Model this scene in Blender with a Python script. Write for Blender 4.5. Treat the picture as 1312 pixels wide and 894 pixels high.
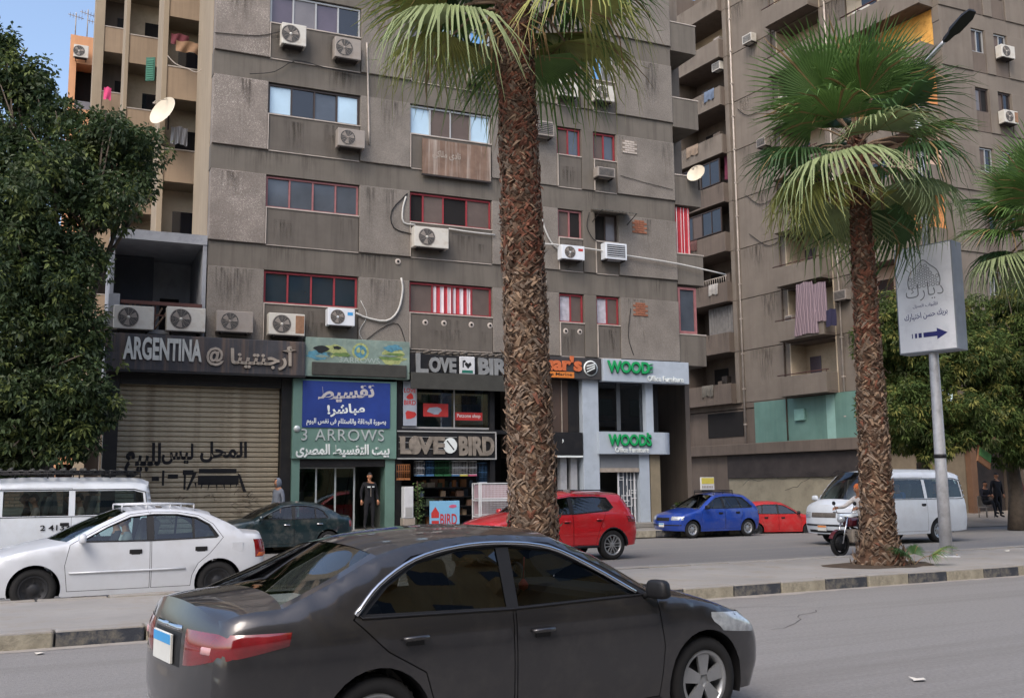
import bpy, bmesh, math, random
import numpy as np
from mathutils import Vector, Matrix, noise
from mathutils.geometry import delaunay_2d_cdt
R = math.radians; PI = math.pi
random.seed(7)
for o in list(bpy.data.objects): bpy.data.objects.remove(o)
SC = bpy.context.scene; COL = SC.collection
# ---------------------------------------------------------------- camera
FPX, PITCH, ROLL, CAMH = 1300.0, R(7.71), R(.5213), 1.70
cd = bpy.data.cameras.new('camera'); cam = bpy.data.objects.new('camera', cd); COL.objects.link(cam)
cd.sensor_width = 36; cd.lens = FPX/1312*36; cd.clip_end = 2000; cd.clip_start = .05
cam.matrix_world = Matrix.Translation((0, 0, CAMH)) @ Matrix.Rotation(PI/2+PITCH, 4, 'X') @ Matrix.Rotation(-ROLL, 4, 'Z')
SC.camera = cam
# ---------------------------------------------------------------- sky, sun, exposure
SUN_EL, SUN_AZ = R(50), R(-158)          # azimuth from +Y (away from camera), clockwise; the sun stands to the left and behind the viewer
wd = bpy.data.worlds.new('World'); SC.world = wd; wd.use_nodes = True
nt = wd.node_tree; bg = nt.nodes['Background']
sky = nt.nodes.new('ShaderNodeTexSky'); sky.sky_type = 'NISHITA'; sky.sun_disc = False
sky.sun_elevation = SUN_EL; sky.sun_rotation = SUN_AZ; sky.air_density = 1.0; sky.dust_density = 3.6; sky.ozone_density = 1.0
nt.links.new(sky.outputs[0], bg.inputs[0]); bg.inputs[1].default_value = .15
sd = bpy.data.lights.new('sun', 'SUN'); sd.energy = .58; sd.angle = R(30); sd.color = (1, .975, .945)
sun = bpy.data.objects.new('sun', sd); COL.objects.link(sun)
sv = Vector((math.sin(SUN_AZ)*math.cos(SUN_EL), math.cos(SUN_AZ)*math.cos(SUN_EL), math.sin(SUN_EL)))
sun.rotation_euler = sv.to_track_quat('Z', 'Y').to_euler(); sun.location = sv*60
vs = SC.view_settings; vs.view_transform = 'Standard'; vs.look = 'None'; vs.gamma = 1; vs.exposure = .98
SC.cycles.max_bounces = 6; SC.cycles.transparent_max_bounces = 12; SC.cycles.use_denoising = True
# ---------------------------------------------------------------- surveying: photo rays onto planes of the place
FY = R(24.2745); FO = Vector((-7.559, 30.410, 0)); RY = R(27.9)
def ray(x, y):
    dx, dy = x-656, 447-y; cr, sr = math.cos(ROLL), math.sin(ROLL)
    a, b = (cr*dx+sr*dy)/FPX, (-sr*dx+cr*dy)/FPX
    return Vector((a, math.cos(PITCH)-math.sin(PITCH)*b, math.sin(PITCH)+math.cos(PITCH)*b))
EYE = Vector((0, 0, CAMH))
def onz(x, y, z=0):
    d = ray(x, y); return EYE+d*((z-CAMH)/d.z)
def atY(x, y, Y):
    d = ray(x, y); return EYE+d*(Y/d.y)
def onplane(x, y, p, n):
    d = ray(x, y); return EYE+d*((p-EYE).dot(n)/d.dot(n))
def fac(x, y, out=0.0):
    n = Vector((math.sin(FY), -math.cos(FY), 0)); p = onplane(x, y, FO+n*out, n)
    q = p-FO; return q.x*math.cos(FY)+q.y*math.sin(FY), p.z
# ---------------------------------------------------------------- helpers
def lin(c):
    f = lambda v: (v/12.92 if v <= .04045 else ((v+.055)/1.055)**2.4)
    return tuple(f(v/255) for v in c)+(1,)
MATS = {}
def mat(name, col, rough=.75, metal=0., var=.12, scale=2.5, bump=0., bscale=30., spec=.4, coat=0., dirt=None, streak=False, emit=0., mix2=None):
    """plain procedural material: two scales of tone variation, optional relief, optional dirt colour in patches or streaks"""
    if name in MATS: return MATS[name]
    m = bpy.data.materials.new(name); m.use_nodes = True; t = m.node_tree; N = t.nodes; L = t.links
    p = N['Principled BSDF']; c = lin(col) if max(col) > 1.001 else tuple(col)+(1,)
    p.inputs['Roughness'].default_value = rough; p.inputs['Metallic'].default_value = metal
    p.inputs['Specular IOR Level'].default_value = spec
    if coat: p.inputs['Coat Weight'].default_value = coat; p.inputs['Coat Roughness'].default_value = .04
    tc = N.new('ShaderNodeTexCoord')
    if var > 0 or dirt:
        n1 = N.new('ShaderNodeTexNoise'); n1.inputs['Scale'].default_value = scale; n1.inputs['Detail'].default_value = 6; n1.inputs['Roughness'].default_value = .62
        L.new(tc.outputs['Object'], n1.inputs['Vector'])
        r = N.new('ShaderNodeMapRange'); r.inputs['From Min'].default_value = .3; r.inputs['From Max'].default_value = .7
        r.inputs['To Min'].default_value = 1-var; r.inputs['To Max'].default_value = 1+var
        L.new(n1.outputs['Fac'], r.inputs['Value'])
        v = N.new('ShaderNodeMix'); v.data_type = 'RGBA'; v.blend_type = 'MULTIPLY'; v.inputs[0].default_value = 1
        v.inputs[6].default_value = c; L.new(r.outputs[0], v.inputs[7]); out = v.outputs[2]
        if dirt:
            dcol, amt, dsc = dirt
            n2 = N.new('ShaderNodeTexNoise'); n2.inputs['Detail'].default_value = 8; n2.inputs['Roughness'].default_value = .7
            n2.inputs['Scale'].default_value = dsc
            if streak:
                mp = N.new('ShaderNodeMapping'); mp.inputs['Scale'].default_value = (.07, 1.3, 1) if streak == 'x' else (2.2, 2.2, .10); L.new(tc.outputs['Object'], mp.inputs['Vector']); L.new(mp.outputs[0], n2.inputs['Vector'])
            else: L.new(tc.outputs['Object'], n2.inputs['Vector'])
            r2 = N.new('ShaderNodeMapRange'); r2.inputs['From Min'].default_value = .48; r2.inputs['From Max'].default_value = .72; r2.inputs['To Max'].default_value = amt
            L.new(n2.outputs['Fac'], r2.inputs['Value'])
            w = N.new('ShaderNodeMix'); w.data_type = 'RGBA'; L.new(r2.outputs[0], w.inputs[0]); L.new(out, w.inputs[6]); w.inputs[7].default_value = lin(dcol); out = w.outputs[2]
        L.new(out, p.inputs['Base Color'])
    else: p.inputs['Base Color'].default_value = c
    if bump:
        nb = N.new('ShaderNodeTexNoise'); nb.inputs['Scale'].default_value = bscale; nb.inputs['Detail'].default_value = 5
        L.new(tc.outputs['Object'], nb.inputs['Vector'])
        b = N.new('ShaderNodeBump'); b.inputs['Strength'].default_value = bump; b.inputs['Distance'].default_value = .02
        L.new(nb.outputs['Fac'], b.inputs['Height']); L.new(b.outputs[0], p.inputs['Normal'])
    if emit: p.inputs['Emission Color'].default_value = c; p.inputs['Emission Strength'].default_value = emit
    MATS[name] = m; return m
def flecked(name, base, fleck, fsc=70, amt=.55, rough=.9):
    """washed-aggregate concrete: pebbles of two tones with relief, flaking to white in patches"""
    if name in MATS: return MATS[name]
    m = bpy.data.materials.new(name); m.use_nodes = True; t = m.node_tree; N = t.nodes; L = t.links; p = N['Principled BSDF']; p.inputs['Roughness'].default_value = rough
    tc = N.new('ShaderNodeTexCoord')
    vo = N.new('ShaderNodeTexVoronoi'); vo.inputs['Scale'].default_value = fsc*.35; L.new(tc.outputs['Object'], vo.inputs['Vector'])
    nz = N.new('ShaderNodeTexNoise'); nz.inputs['Scale'].default_value = .55; nz.inputs['Detail'].default_value = 5; nz.inputs['Roughness'].default_value = .65; L.new(tc.outputs['Object'], nz.inputs['Vector'])
    big = N.new('ShaderNodeTexNoise'); big.inputs['Scale'].default_value = 1.1; big.inputs['Detail'].default_value = 7; L.new(tc.outputs['Object'], big.inputs['Vector'])
    fine = N.new('ShaderNodeTexNoise'); fine.inputs['Scale'].default_value = fsc*.5; fine.inputs['Detail'].default_value = 3; L.new(tc.outputs['Object'], fine.inputs['Vector'])
    add = N.new('ShaderNodeMath'); add.operation = 'MULTIPLY_ADD'; add.inputs[1].default_value = .55; L.new(nz.outputs['Fac'], add.inputs[0]); L.new(fine.outputs['Fac'], add.inputs[2])
    th = N.new('ShaderNodeMapRange'); th.inputs['From Min'].default_value = .88; th.inputs['From Max'].default_value = .98; th.inputs['To Max'].default_value = amt; L.new(add.outputs[0], th.inputs['Value'])
    sp = N.new('ShaderNodeMapRange'); sp.inputs['To Min'].default_value = .86; sp.inputs['To Max'].default_value = 1.13
    hs = N.new('ShaderNodeSeparateColor'); L.new(vo.outputs['Color'], hs.inputs[0]); L.new(hs.outputs[0], sp.inputs['Value'])
    bm_ = N.new('ShaderNodeMapRange'); bm_.inputs['From Min'].default_value = .3; bm_.inputs['From Max'].default_value = .7; bm_.inputs['To Min'].default_value = .82; bm_.inputs['To Max'].default_value = 1.14; L.new(big.outputs['Fac'], bm_.inputs['Value'])
    mu = N.new('ShaderNodeMath'); mu.operation = 'MULTIPLY'; L.new(sp.outputs[0], mu.inputs[0]); L.new(bm_.outputs[0], mu.inputs[1])
    v = N.new('ShaderNodeMix'); v.data_type = 'RGBA'; v.blend_type = 'MULTIPLY'; v.inputs[0].default_value = 1; v.inputs[6].default_value = lin(base); L.new(mu.outputs[0], v.inputs[7])
    w = N.new('ShaderNodeMix'); w.data_type = 'RGBA'; L.new(th.outputs[0], w.inputs[0]); L.new(v.outputs[2], w.inputs[6]); w.inputs[7].default_value = lin(fleck)
    L.new(w.outputs[2], p.inputs['Base Color'])
    b = N.new('ShaderNodeBump'); b.inputs['Strength'].default_value = .35; b.inputs['Distance'].default_value = .015; L.new(vo.outputs['Distance'], b.inputs['Height']); L.new(b.outputs[0], p.inputs['Normal'])
    MATS[name] = m; return m
def glass(name, tint=(.5, .55, .55), refl=.09, rough=.01):
    """window glass one looks through: clear tint plus a mirror share that grows at grazing angles"""
    if name in MATS: return MATS[name]
    m = bpy.data.materials.new(name); m.use_nodes = True; t = m.node_tree; N = t.nodes; L = t.links
    N.remove(N['Principled BSDF']); tr = N.new('ShaderNodeBsdfTransparent'); tr.inputs[0].default_value = tint+(1,)
    gl = N.new('ShaderNodeBsdfGlossy'); gl.inputs['Roughness'].default_value = rough; gl.inputs[0].default_value = (.95, .97, 1, 1)
    fr = N.new('ShaderNodeFresnel'); fr.inputs[0].default_value = 1.5
    ma = N.new('ShaderNodeMath'); ma.operation = 'MULTIPLY_ADD'; ma.inputs[1].default_value = 1.0; ma.inputs[2].default_value = refl; ma.use_clamp = True
    mx = N.new('ShaderNodeMixShader'); L.new(fr.outputs[0], ma.inputs[0]); L.new(ma.outputs[0], mx.inputs[0]); L.new(tr.outputs[0], mx.inputs[1]); L.new(gl.outputs[0], mx.inputs[2])
    L.new(mx.outputs[0], N['Material Output'].inputs[0]); MATS[name] = m; return m
def leafy(m, tr=.3):
    """let some light through a leaf"""
    t = m.node_tree; N = t.nodes; p = N['Principled BSDF']; src = p.inputs['Base Color'].links[0].from_socket; b = N.new('ShaderNodeBsdfTranslucent'); t.links.new(src, b.inputs[0])
    mx = N.new('ShaderNodeMixShader'); mx.inputs[0].default_value = tr; t.links.new(p.outputs[0], mx.inputs[1]); t.links.new(b.outputs[0], mx.inputs[2]); t.links.new(mx.outputs[0], N['Material Output'].inputs[0]); return m
class MB:
    """collects shapes, then links them as ONE mesh object"""
    def __init__(s): s.v = []; s.f = []; s.m = []; s.s = []
    def add(s, vs_, fs, mi=0, sm=False):
        b = len(s.v); s.v += [tuple(v) for v in vs_]; s.f += [tuple(b+i for i in f) for f in fs]; s.m += [mi]*len(fs); s.s += [sm]*len(fs); return s
    def box(s, x0, x1, y0, y1, z0, z1, mi=0, M_=None):
        v = [(x, y, z) for z in (z0, z1) for y in (y0, y1) for x in (x0, x1)]
        if M_ is not None: v = [M_ @ Vector(q) for q in v]
        return s.add(v, [(0, 2, 3, 1), (4, 5, 7, 6), (0, 1, 5, 4), (2, 6, 7, 3), (0, 4, 6, 2), (1, 3, 7, 5)], mi)
    def cbox(s, x0, x1, y0, y1, z0, z1, b=.01, mi=0, M_=None):
        """box with chamfered edges"""
        bm = bmesh.new(); bmesh.ops.create_cube(bm, size=1)
        for v in bm.verts: v.co = Vector((x0+(v.co.x+.5)*(x1-x0), y0+(v.co.y+.5)*(y1-y0), z0+(v.co.z+.5)*(z1-z0)))
        bmesh.ops.bevel(bm, geom=bm.edges[:], offset=b, segments=2, affect='EDGES', profile=.5)
        bm.verts.index_update(); vv = [(M_ @ v.co if M_ is not None else v.co.copy()) for v in bm.verts]; ff = [[v.index for v in f.verts] for f in bm.faces]; bm.free()
        return s.add(vv, ff, mi)
    def tube(s, pts, rad, n=8, mi=0, caps=True, sm=True):
        pts = [Vector(p) for p in pts]; k = len(pts); rad = rad if isinstance(rad, (list, tuple)) else [rad]*k
        vs_ = []; up = None
        for i, p in enumerate(pts):
            d = (pts[min(i+1, k-1)]-pts[max(i-1, 0)]); d = d.normalized() if d.length > 1e-9 else Vector((0, 0, 1))
            if up is None: up = Vector((0, 0, 1)) if abs(d.z) < .9 else Vector((1, 0, 0))
            a = d.cross(up); a = a.normalized() if a.length > 1e-6 else d.orthogonal().normalized(); b = a.cross(d); up = b
            vs_ += [p+(a*math.cos(2*PI*j/n)+b*math.sin(2*PI*j/n))*rad[i] for j in range(n)]
        fs = [(i*n+j, i*n+(j+1) % n, (i+1)*n+(j+1) % n, (i+1)*n+j) for i in range(k-1) for j in range(n)]
        if caps: fs += [tuple(range(n))[::-1], tuple((k-1)*n+j for j in range(n))]
        return s.add(vs_, fs, mi, sm)
    def lathe(s, prof, n=24, axis='z', c=(0, 0, 0), mi=0, sm=True, M_=None):
        c = Vector(c); vs_ = []
        for r, h in prof:
            for j in range(n):
                a, b = r*math.cos(2*PI*j/n), r*math.sin(2*PI*j/n)
                q = c+Vector({'z': (a, b, h), 'y': (a, h, b), 'x': (h, a, b)}[axis]); vs_.append(M_ @ q if M_ is not None else q)
        k = len(prof); fs = [(i*n+j, i*n+(j+1) % n, (i+1)*n+(j+1) % n, (i+1)*n+j) for i in range(k-1) for j in range(n)]
        return s.add(vs_, fs, mi, sm)
    def prism(s, poly, d0, d1, plane='xz', mi=0, M_=None):
        """polygon in a plane, given thickness along the third axis"""
        n = len(poly); f = {'xz': lambda a, b, d: (a, d, b), 'xy': lambda a, b, d: (a, b, d), 'yz': lambda a, b, d: (d, a, b)}[plane]
        v = [Vector(f(a, b, d)) for d in (d0, d1) for a, b in poly]
        if M_ is not None: v = [M_ @ q for q in v]
        return s.add(v, [tuple(range(n)), tuple(range(2*n-1, n-1, -1))]+[(i, n+i, n+(i+1) % n, (i+1) % n) for i in range(n)], mi)
    def quad(s, a, b, c, d, mi=0): return s.add([a, b, c, d], [(0, 1, 2, 3)], mi)
    def mesh(s, name, mats):
        me = bpy.data.meshes.new(name); me.from_pydata(s.v, [], s.f)
        for m in (mats if isinstance(mats, (list, tuple)) else [mats]): me.materials.append(m)
        me.polygons.foreach_set('material_index', s.m); me.polygons.foreach_set('use_smooth', s.s); me.update(); return me
    def build(s, name, mats, parent=None, loc=None, rz=None, fix=False):
        me = s.mesh(name, mats)
        if fix:
            bm = bmesh.new(); bm.from_mesh(me); bmesh.ops.remove_doubles(bm, verts=bm.verts[:], dist=1e-5); bmesh.ops.recalc_face_normals(bm, faces=bm.faces[:]); bm.to_mesh(me); bm.free()
        return put(name, me, parent, loc, rz)
def put(name, me, parent=None, loc=None, rz=None):
    o = bpy.data.objects.new(name, me); COL.objects.link(o)
    if parent: o.parent = parent
    if loc is not None: o.location = loc
    if rz is not None: o.rotation_euler = (0, 0, rz)
    return o
def tag(o, label=None, cat=None, group=None, kind=None):
    for k, v in (('label', label), ('category', cat), ('group', group), ('kind', kind)):
        if v: o[k] = v
    return o
def thing(name, label, cat, loc=(0, 0, 0), rz=0., group=None):
    o = bpy.data.objects.new(name, None); COL.objects.link(o); o.location = loc; o.rotation_euler = (0, 0, rz); o.empty_display_size = .2
    return tag(o, label, cat, group)
def kids(o): return [c for c in o.children]
def copy_tree(o, parent=None):
    c = o.copy(); COL.objects.link(c); c.parent = parent
    for ch in kids(o): copy_tree(ch, c)
    return c
AR = {'ا': (0xFE8D, 0xFE8E, 0, 0), 'أ': (0xFE83, 0xFE84, 0, 0), 'ب': 0xFE8F, 'ت': 0xFE95, 'ة': (0xFE93, 0xFE94, 0, 0), 'ج': 0xFE9D, 'ح': 0xFEA1, 'خ': 0xFEA5, 'د': (0xFEA9, 0xFEAA, 0, 0),
      'ر': (0xFEAD, 0xFEAE, 0, 0), 'ز': (0xFEAF, 0xFEB0, 0, 0), 'س': 0xFEB1, 'ش': 0xFEB5, 'ص': 0xFEB9, 'ط': 0xFEC1, 'ع': 0xFEC9, 'ف': 0xFED1, 'ق': 0xFED5, 'ك': 0xFED9, 'ل': 0xFEDD, 'م': 0xFEE1, 'ن': 0xFEE5,
      'ه': 0xFEE9, 'و': (0xFEED, 0xFEEE, 0, 0), 'ى': (0xFEEF, 0xFEF0, 0, 0), 'ي': 0xFEF1}
AR = {k: (v if isinstance(v, tuple) else (v, v+1, v+2, v+3)) for k, v in AR.items()}
def arabic(s):
    out = []
    for i, c in enumerate(s):
        if c not in AR: out.append(c); continue
        f = AR[c]; p = s[i-1] if i else ''; n = s[i+1] if i+1 < len(s) else ''
        jp = p in AR and AR[p][2] != 0; jn = n in AR and f[2] != 0
        out.append(chr(f[3 if jp and jn else 1 if jp else 2 if jn else 0]))
    return ''.join(reversed(out))
def text_mesh(s, width=None, height=None, depth=.02, weight=0., space=1., shear=0., res=3):
    """mesh of a line of lettering in the xz plane, its lower left corner at the origin, front at y = 0 facing -y"""
    c = bpy.data.curves.new('lettering', 'FONT'); c.body = s; c.size = 1; c.extrude = .02; c.offset = weight; c.resolution_u = res; c.space_character = space; c.shear = shear
    o = bpy.data.objects.new('lettering', c); COL.objects.link(o); dg = bpy.context.evaluated_depsgraph_get()
    me = bpy.data.meshes.new_from_object(o.evaluated_get(dg)); bpy.data.objects.remove(o); bpy.data.curves.remove(c)
    co = np.empty(len(me.vertices)*3, 'f'); me.vertices.foreach_get('co', co); co = co.reshape(-1, 3)
    lo, hi = co.min(0), co.max(0); w, h = hi[0]-lo[0], hi[1]-lo[1]
    if width and height: sx, sz = width/w, height/h
    elif width: sx = sz = width/w
    else: sx = sz = height/h
    q = np.stack([(co[:, 0]-lo[0])*sx, -(co[:, 2]+.02)/.04*depth+depth, (co[:, 1]-lo[1])*sz], 1)
    q[:, 1] = depth*(1-(co[:, 2]+.02)/.04)-depth
    me.vertices.foreach_set('co', q.astype('f').ravel()); me.update(); return me, w*sx, h*sz
def lettering(s, m, parent, x, y, z, width=None, height=None, depth=.02, weight=0., name='lettering', space=1., tilt=0., shear=0.):
    me, w, h = text_mesh(s, width, height, depth, weight, space, shear); me.materials.clear(); me.materials.append(m)
    for p in me.polygons: p.material_index = 0
    o = put(name, me, parent, (x, y, z)); o.rotation_euler = (0, -tilt, 0); return o
# ================================================================= ground, roads, median, pavements
M_asph = mat('asphalt', (.216, .207, .198), .88, var=.15, scale=26, bump=.5, bscale=70, dirt=((104, 99, 95), .55, .85), streak='x')
M_asph2 = mat('asphalt_far', (.172, .166, .160), .9, var=.12, scale=18, bump=.3, bscale=60, dirt=((142, 134, 124), .5, .6), streak='x')
M_med = mat('median_paving', (.27, .258, .242), .92, var=.18, scale=.8, bump=.3, bscale=60, dirt=((120, 108, 92), .7, 1.6))
M_kt = mat('kerb_tan', (150, 144, 128), .85, var=.25, scale=5, bump=.4, bscale=35, dirt=((95, 90, 80), .7, 6))
M_kb = mat('kerb_black', (58, 62, 70), .8, var=.3, scale=5, bump=.4, bscale=35, dirt=((135, 128, 112), .75, 5))
M_pave = mat('pavement_slab', (.22, .21, .19), .9, var=.2, scale=1.2, bump=.3, bscale=40, dirt=((85, 78, 70), .6, 2))
M_earth = mat('dusty_earth', (.24, .205, .165), .95, var=.2, scale=.5, bump=.5, bscale=12)
def sheet(name, x0, x1, y0, y1, z, m, rz, origin=(0, 0, 0), nx=1, ny=1):
    mb = MB(); mb.add([(x0, y0, z), (x1, y0, z), (x1, y1, z), (x0, y1, z)], [(0, 1, 2, 3)])
    return tag(mb.build(name, m, None, origin, rz), kind='structure')
sheet('ground', -900, 900, -900, 900, -.02, M_earth, 0)
sheet('near_road', -140, 160, -14, 12.45, 0, M_asph, RY)
sheet('far_road', -140, 160, 12.46, 60, 0, M_asph2, RY)
# median: dusty top between two rows of kerb stones
md = MB(); md.box(-140, 160, 12.72, 15.98, -.05, .165); tag(md.build('median', M_med, None, (0, 0, 0), RY), kind='structure')
def kerb_mesh(L):
    mb = MB(); mb.cbox(.006, L-.006, -.13, .13, -.05, .19, .022)
    for i, f in enumerate(mb.f):
        if min(mb.v[j][2] for j in f) > .16: mb.m[i] = 1
    return mb
km = [kerb_mesh(.94).mesh('kerb_stone', [M_kt, M_med]), kerb_mesh(.94).mesh('kerb_stone', [M_kb, M_med])]
for q, nm, lab in ((12.58, 'kerb', 'painted kerb'), (16.1, 'kerb', 'painted kerb')):
    kb = bpy.data.objects.new('kerb', None); COL.objects.link(kb); kb.rotation_euler = (0, 0, RY); tag(kb, kind='structure')
    for i in range(-9, 40):
        s = put('kerb_stone', km[(i // 1) % 2 if i % 7 else 0], kb, (-.05+i*.95, q+random.uniform(-.012, .012), random.uniform(-.012, .006)))
        s.rotation_euler = (random.uniform(-.02, .02), random.uniform(-.006, .006), random.uniform(-.012, .012))
    rest = MB(); rest.box(-140, -8.65, q-.12, q+.12, -.05, .18); rest.box(37.2, 160, q-.12, q+.12, -.05, .18)
    rest.build('kerb_run', M_kt, kb)
# soil circles at the palm feet and a little litter on the road
M_soil = mat('dark_soil', (70, 58, 46), .95, var=.3, scale=6, bump=.6, bscale=20)
for (a, q, r) in ((15.37, 14.14, 1.25), (7.95, 14.12, 1.1), (21.5, 14.3, 1.0)):
    mb = MB(); n = 20; pts = [(a+r*math.cos(2*PI*i/n)*random.uniform(.85, 1.15), q+r*.62*math.sin(2*PI*i/n)*random.uniform(.85, 1.1), .169) for i in range(n)]
    mb.add(pts+[(a, q, .20)], [(i, (i+1) % n, n) for i in range(n)]); tag(mb.build('planting_soil', M_soil, None, (0, 0, 0), RY), kind='structure')
# pavement before the shops, with its kerb and one step up to the shop floors
FB = lambda u, y, z: (FO.x+math.cos(FY)*u-math.sin(FY)*y, FO.y+math.sin(FY)*u+math.cos(FY)*y, z)
pv = MB(); pv.box(-40, 16.2, -2.0, -.02, -.05, .26); tag(pv.build('pavement', M_pave, None, tuple(FO), FY), kind='structure')
pk = bpy.data.objects.new('kerb', None); COL.objects.link(pk); pk.location = FO; pk.rotation_euler = (0, 0, FY); tag(pk, kind='structure')
for i in range(-8, 17): put('kerb_stone', km[i % 2], pk, (i*.95, -2.14, .075))
st = MB(); st.cbox(.8, 14.6, -.62, -.012, .262, .43, .02); tag(st.build('shop_step', M_pave, None, tuple(FO), FY), kind='structure')
dr = MB()
v = []; nx, ny = 26, 5
for j in range(ny):
    for i in range(nx):
        e = min(j/(ny-1), 1)
        v.append((33+i*1.6, 26.5+j*1.2, .02+.38*math.sin(e*PI*.5)**1.5*(1 if i else 0)+random.uniform(-.03, .05)*(j > 0)))
dr.add(v, [(j*nx+i, j*nx+i+1, (j+1)*nx+i+1, (j+1)*nx+i) for j in range(ny-1) for i in range(nx-1)], 0, True)
tag(dr.build('dirt_verge', M_earth, None, (0, 0, 0), RY), kind='structure')
M_paper = mat('litter_paper', (205, 200, 190), .8)
for k, (x, y) in enumerate(((50, 838), (820, 868+4), (1175, 872), (1290, 706))):
    p = onz(x, y, 0 if k != 3 else .19); mb = MB(); n = 7
    mb.add([(math.cos(i*2*PI/n)*random.uniform(.03, .09), math.sin(i*2*PI/n)*random.uniform(.03, .08), random.uniform(.004, .03)) for i in range(n)]+[(0, 0, .025)], [(i, (i+1) % n, n) for i in range(n)])
    tag(mb.build('paper_scrap', M_paper, None, (p.x, p.y, p.z), random.random()*6), ('crumpled pale paper scrap in the gutter at the far left kerb', 'pale paper scrap on the near road below the grey car', 'flattened paper scrap on the near road at right', 'pale paper scrap on the median beyond the lamp pole')[k], 'litter', 'litter on the road')

# dust drifted along the kerb, old cracks and patched strips in the asphalt
M_dust = mat('kerb_dust', (.30, .275, .245), .95, var=.2, scale=3, bump=.3, bscale=60); M_crk = mat('road_crack', (.085, .08, .076), .95, var=.2, scale=8); M_ptc = None
NR = bpy.data.objects['near_road']; rn = random.Random(12); mb = MB(); n = 240; vs_ = []
for i in range(n+1):
    x = -12+52*i/n; w = .16+.22*abs(noise.noise(Vector((x*.5, 3, 0))))+.12*noise.noise(Vector((x*2.5, 7, 0))); vs_ += [(x, 12.452, .006), (x, 12.452-max(.05, w), .004)]
mb.add(vs_, [(2*i, 2*i+1, 2*i+3, 2*i+2) for i in range(n)]); tag(mb.build('dust_strip', M_dust, NR))
for k in range(5):
    p = Vector((rn.uniform(-2, 20), rn.uniform(5, 11.8), .0045)); a = rn.uniform(-.5, .5); L = []
    for j in range(rn.randint(9, 18)): L.append(p.copy()); a += rn.uniform(-.5, .5); p = p+Vector((math.cos(a)*.22, math.sin(a)*.22, 0))
    mb = MB(); vs_ = []
    for j, q in enumerate(L): w = .009*rn.uniform(.4, 1.3); vs_ += [q+Vector((0, w, 0)), q-Vector((0, w, 0))]
    mb.add(vs_, [(2*j, 2*j+1, 2*j+3, 2*j+2) for j in range(len(L)-1)]); mb.build('crack', M_crk, NR)
# ================================================================= the grey apartment block with shops
M_belt = mat('concrete_belt', (105, 99, 91), .92, var=.14, scale=.9, bump=.2, bscale=50, dirt=((80, 74, 68), .8, 1.3), streak=True)
M_span = mat('concrete_spandrel', (98, 92, 85), .92, var=.14, scale=1.1, bump=.2, bscale=60, dirt=((76, 71, 66), .6, 1.7), streak=True)
M_agg = flecked('washed_aggregate', (122, 115, 107), (176, 170, 162), 110, .25)
M_agg2 = flecked('washed_aggregate_flaking', (128, 119, 111), (208, 200, 190), 95, .6)
M_tan = mat('tan_render', (152, 138, 118), .9, var=.1, scale=.8, bump=.15, bscale=40, dirt=((122, 106, 86), .5, 1.2), streak=True)
M_lip = mat('panel_lip', (176, 166, 156), .9, var=.2, scale=3)
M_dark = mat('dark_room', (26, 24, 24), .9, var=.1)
M_alu = mat('aluminium_frame', (172, 172, 170), .45, metal=.3, var=.08)
M_red = mat('red_window_frame', (138, 48, 54), .6, var=.15, scale=8)
M_pink = mat('faded_red_frame', (146, 96, 96), .65, var=.15, scale=8)
M_brn = mat('brown_frame', (62, 52, 48), .5, var=.1)
PANES = {
 'd': mat('pane_dark', (34, 36, 42), .06, spec=.8, var=.25, scale=.7), 't': mat('pane_teal', (38, 50, 60), .05, spec=.9, var=.2, scale=.6),
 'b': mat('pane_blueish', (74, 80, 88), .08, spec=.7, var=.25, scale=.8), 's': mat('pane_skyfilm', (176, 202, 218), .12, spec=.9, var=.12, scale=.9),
 'm': mat('pane_screen', (92, 80, 74), .6, var=.12, scale=3), 'g': mat('pane_greyed', (112, 108, 110), .25, spec=.6, var=.15, scale=1.2),
 'k': M_dark, 'w': mat('pane_whitecurtain', (172, 170, 178), .7, var=.25, scale=6), 'p': mat('pane_purple', (88, 80, 92), .2, spec=.6, var=.2, scale=.8),
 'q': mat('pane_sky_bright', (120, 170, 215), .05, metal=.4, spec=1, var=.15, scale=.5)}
M_strw = mat('curtain_white', (214, 204, 208), .8, var=.1); M_strr = mat('curtain_red', (176, 56, 66), .8, var=.15, scale=6)
M_end = mat('concrete_end_wall', (120, 110, 100), .92, var=.12, scale=.9, dirt=((90, 82, 74), .6, 1.4), streak=True)
B1 = thing('apartment_building', 'grey-brown concrete apartment block with shops below, behind the big palm', 'building', tuple(FO), FY)
T = lambda f: 14.34+3*(f-5)
UL, UR = -1.68, 14.96
COLS = [(0, 2.95), (4.655, 7.572), (10.093, 11.058), (11.559, 12.494)]
LO, MIDB = 5.9, 2.227
def bx(name, m, u0, u1, y0, y1, z0, z1, par=B1, ch=0):
    mb = MB(); (mb.cbox(u0, u1, y0, y1, z0, z1, ch) if ch else mb.box(u0, u1, y0, y1, z0, z1)); return mb.build(name, m, par)
# floor belts, plain and continuous
for f in range(3, 8):
    zt = T(f)-MIDB
    zb = T(f-1) if f > 3 else LO-.02
    if zt-zb > .05: bx('floor_belt', M_belt, UL, UR, .0, .4, zb+.004, zt-.004)
bx('parapet_wall', M_belt, UL, UR, 0, .4, T(7)+.004, T(7)+1.6)
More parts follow.
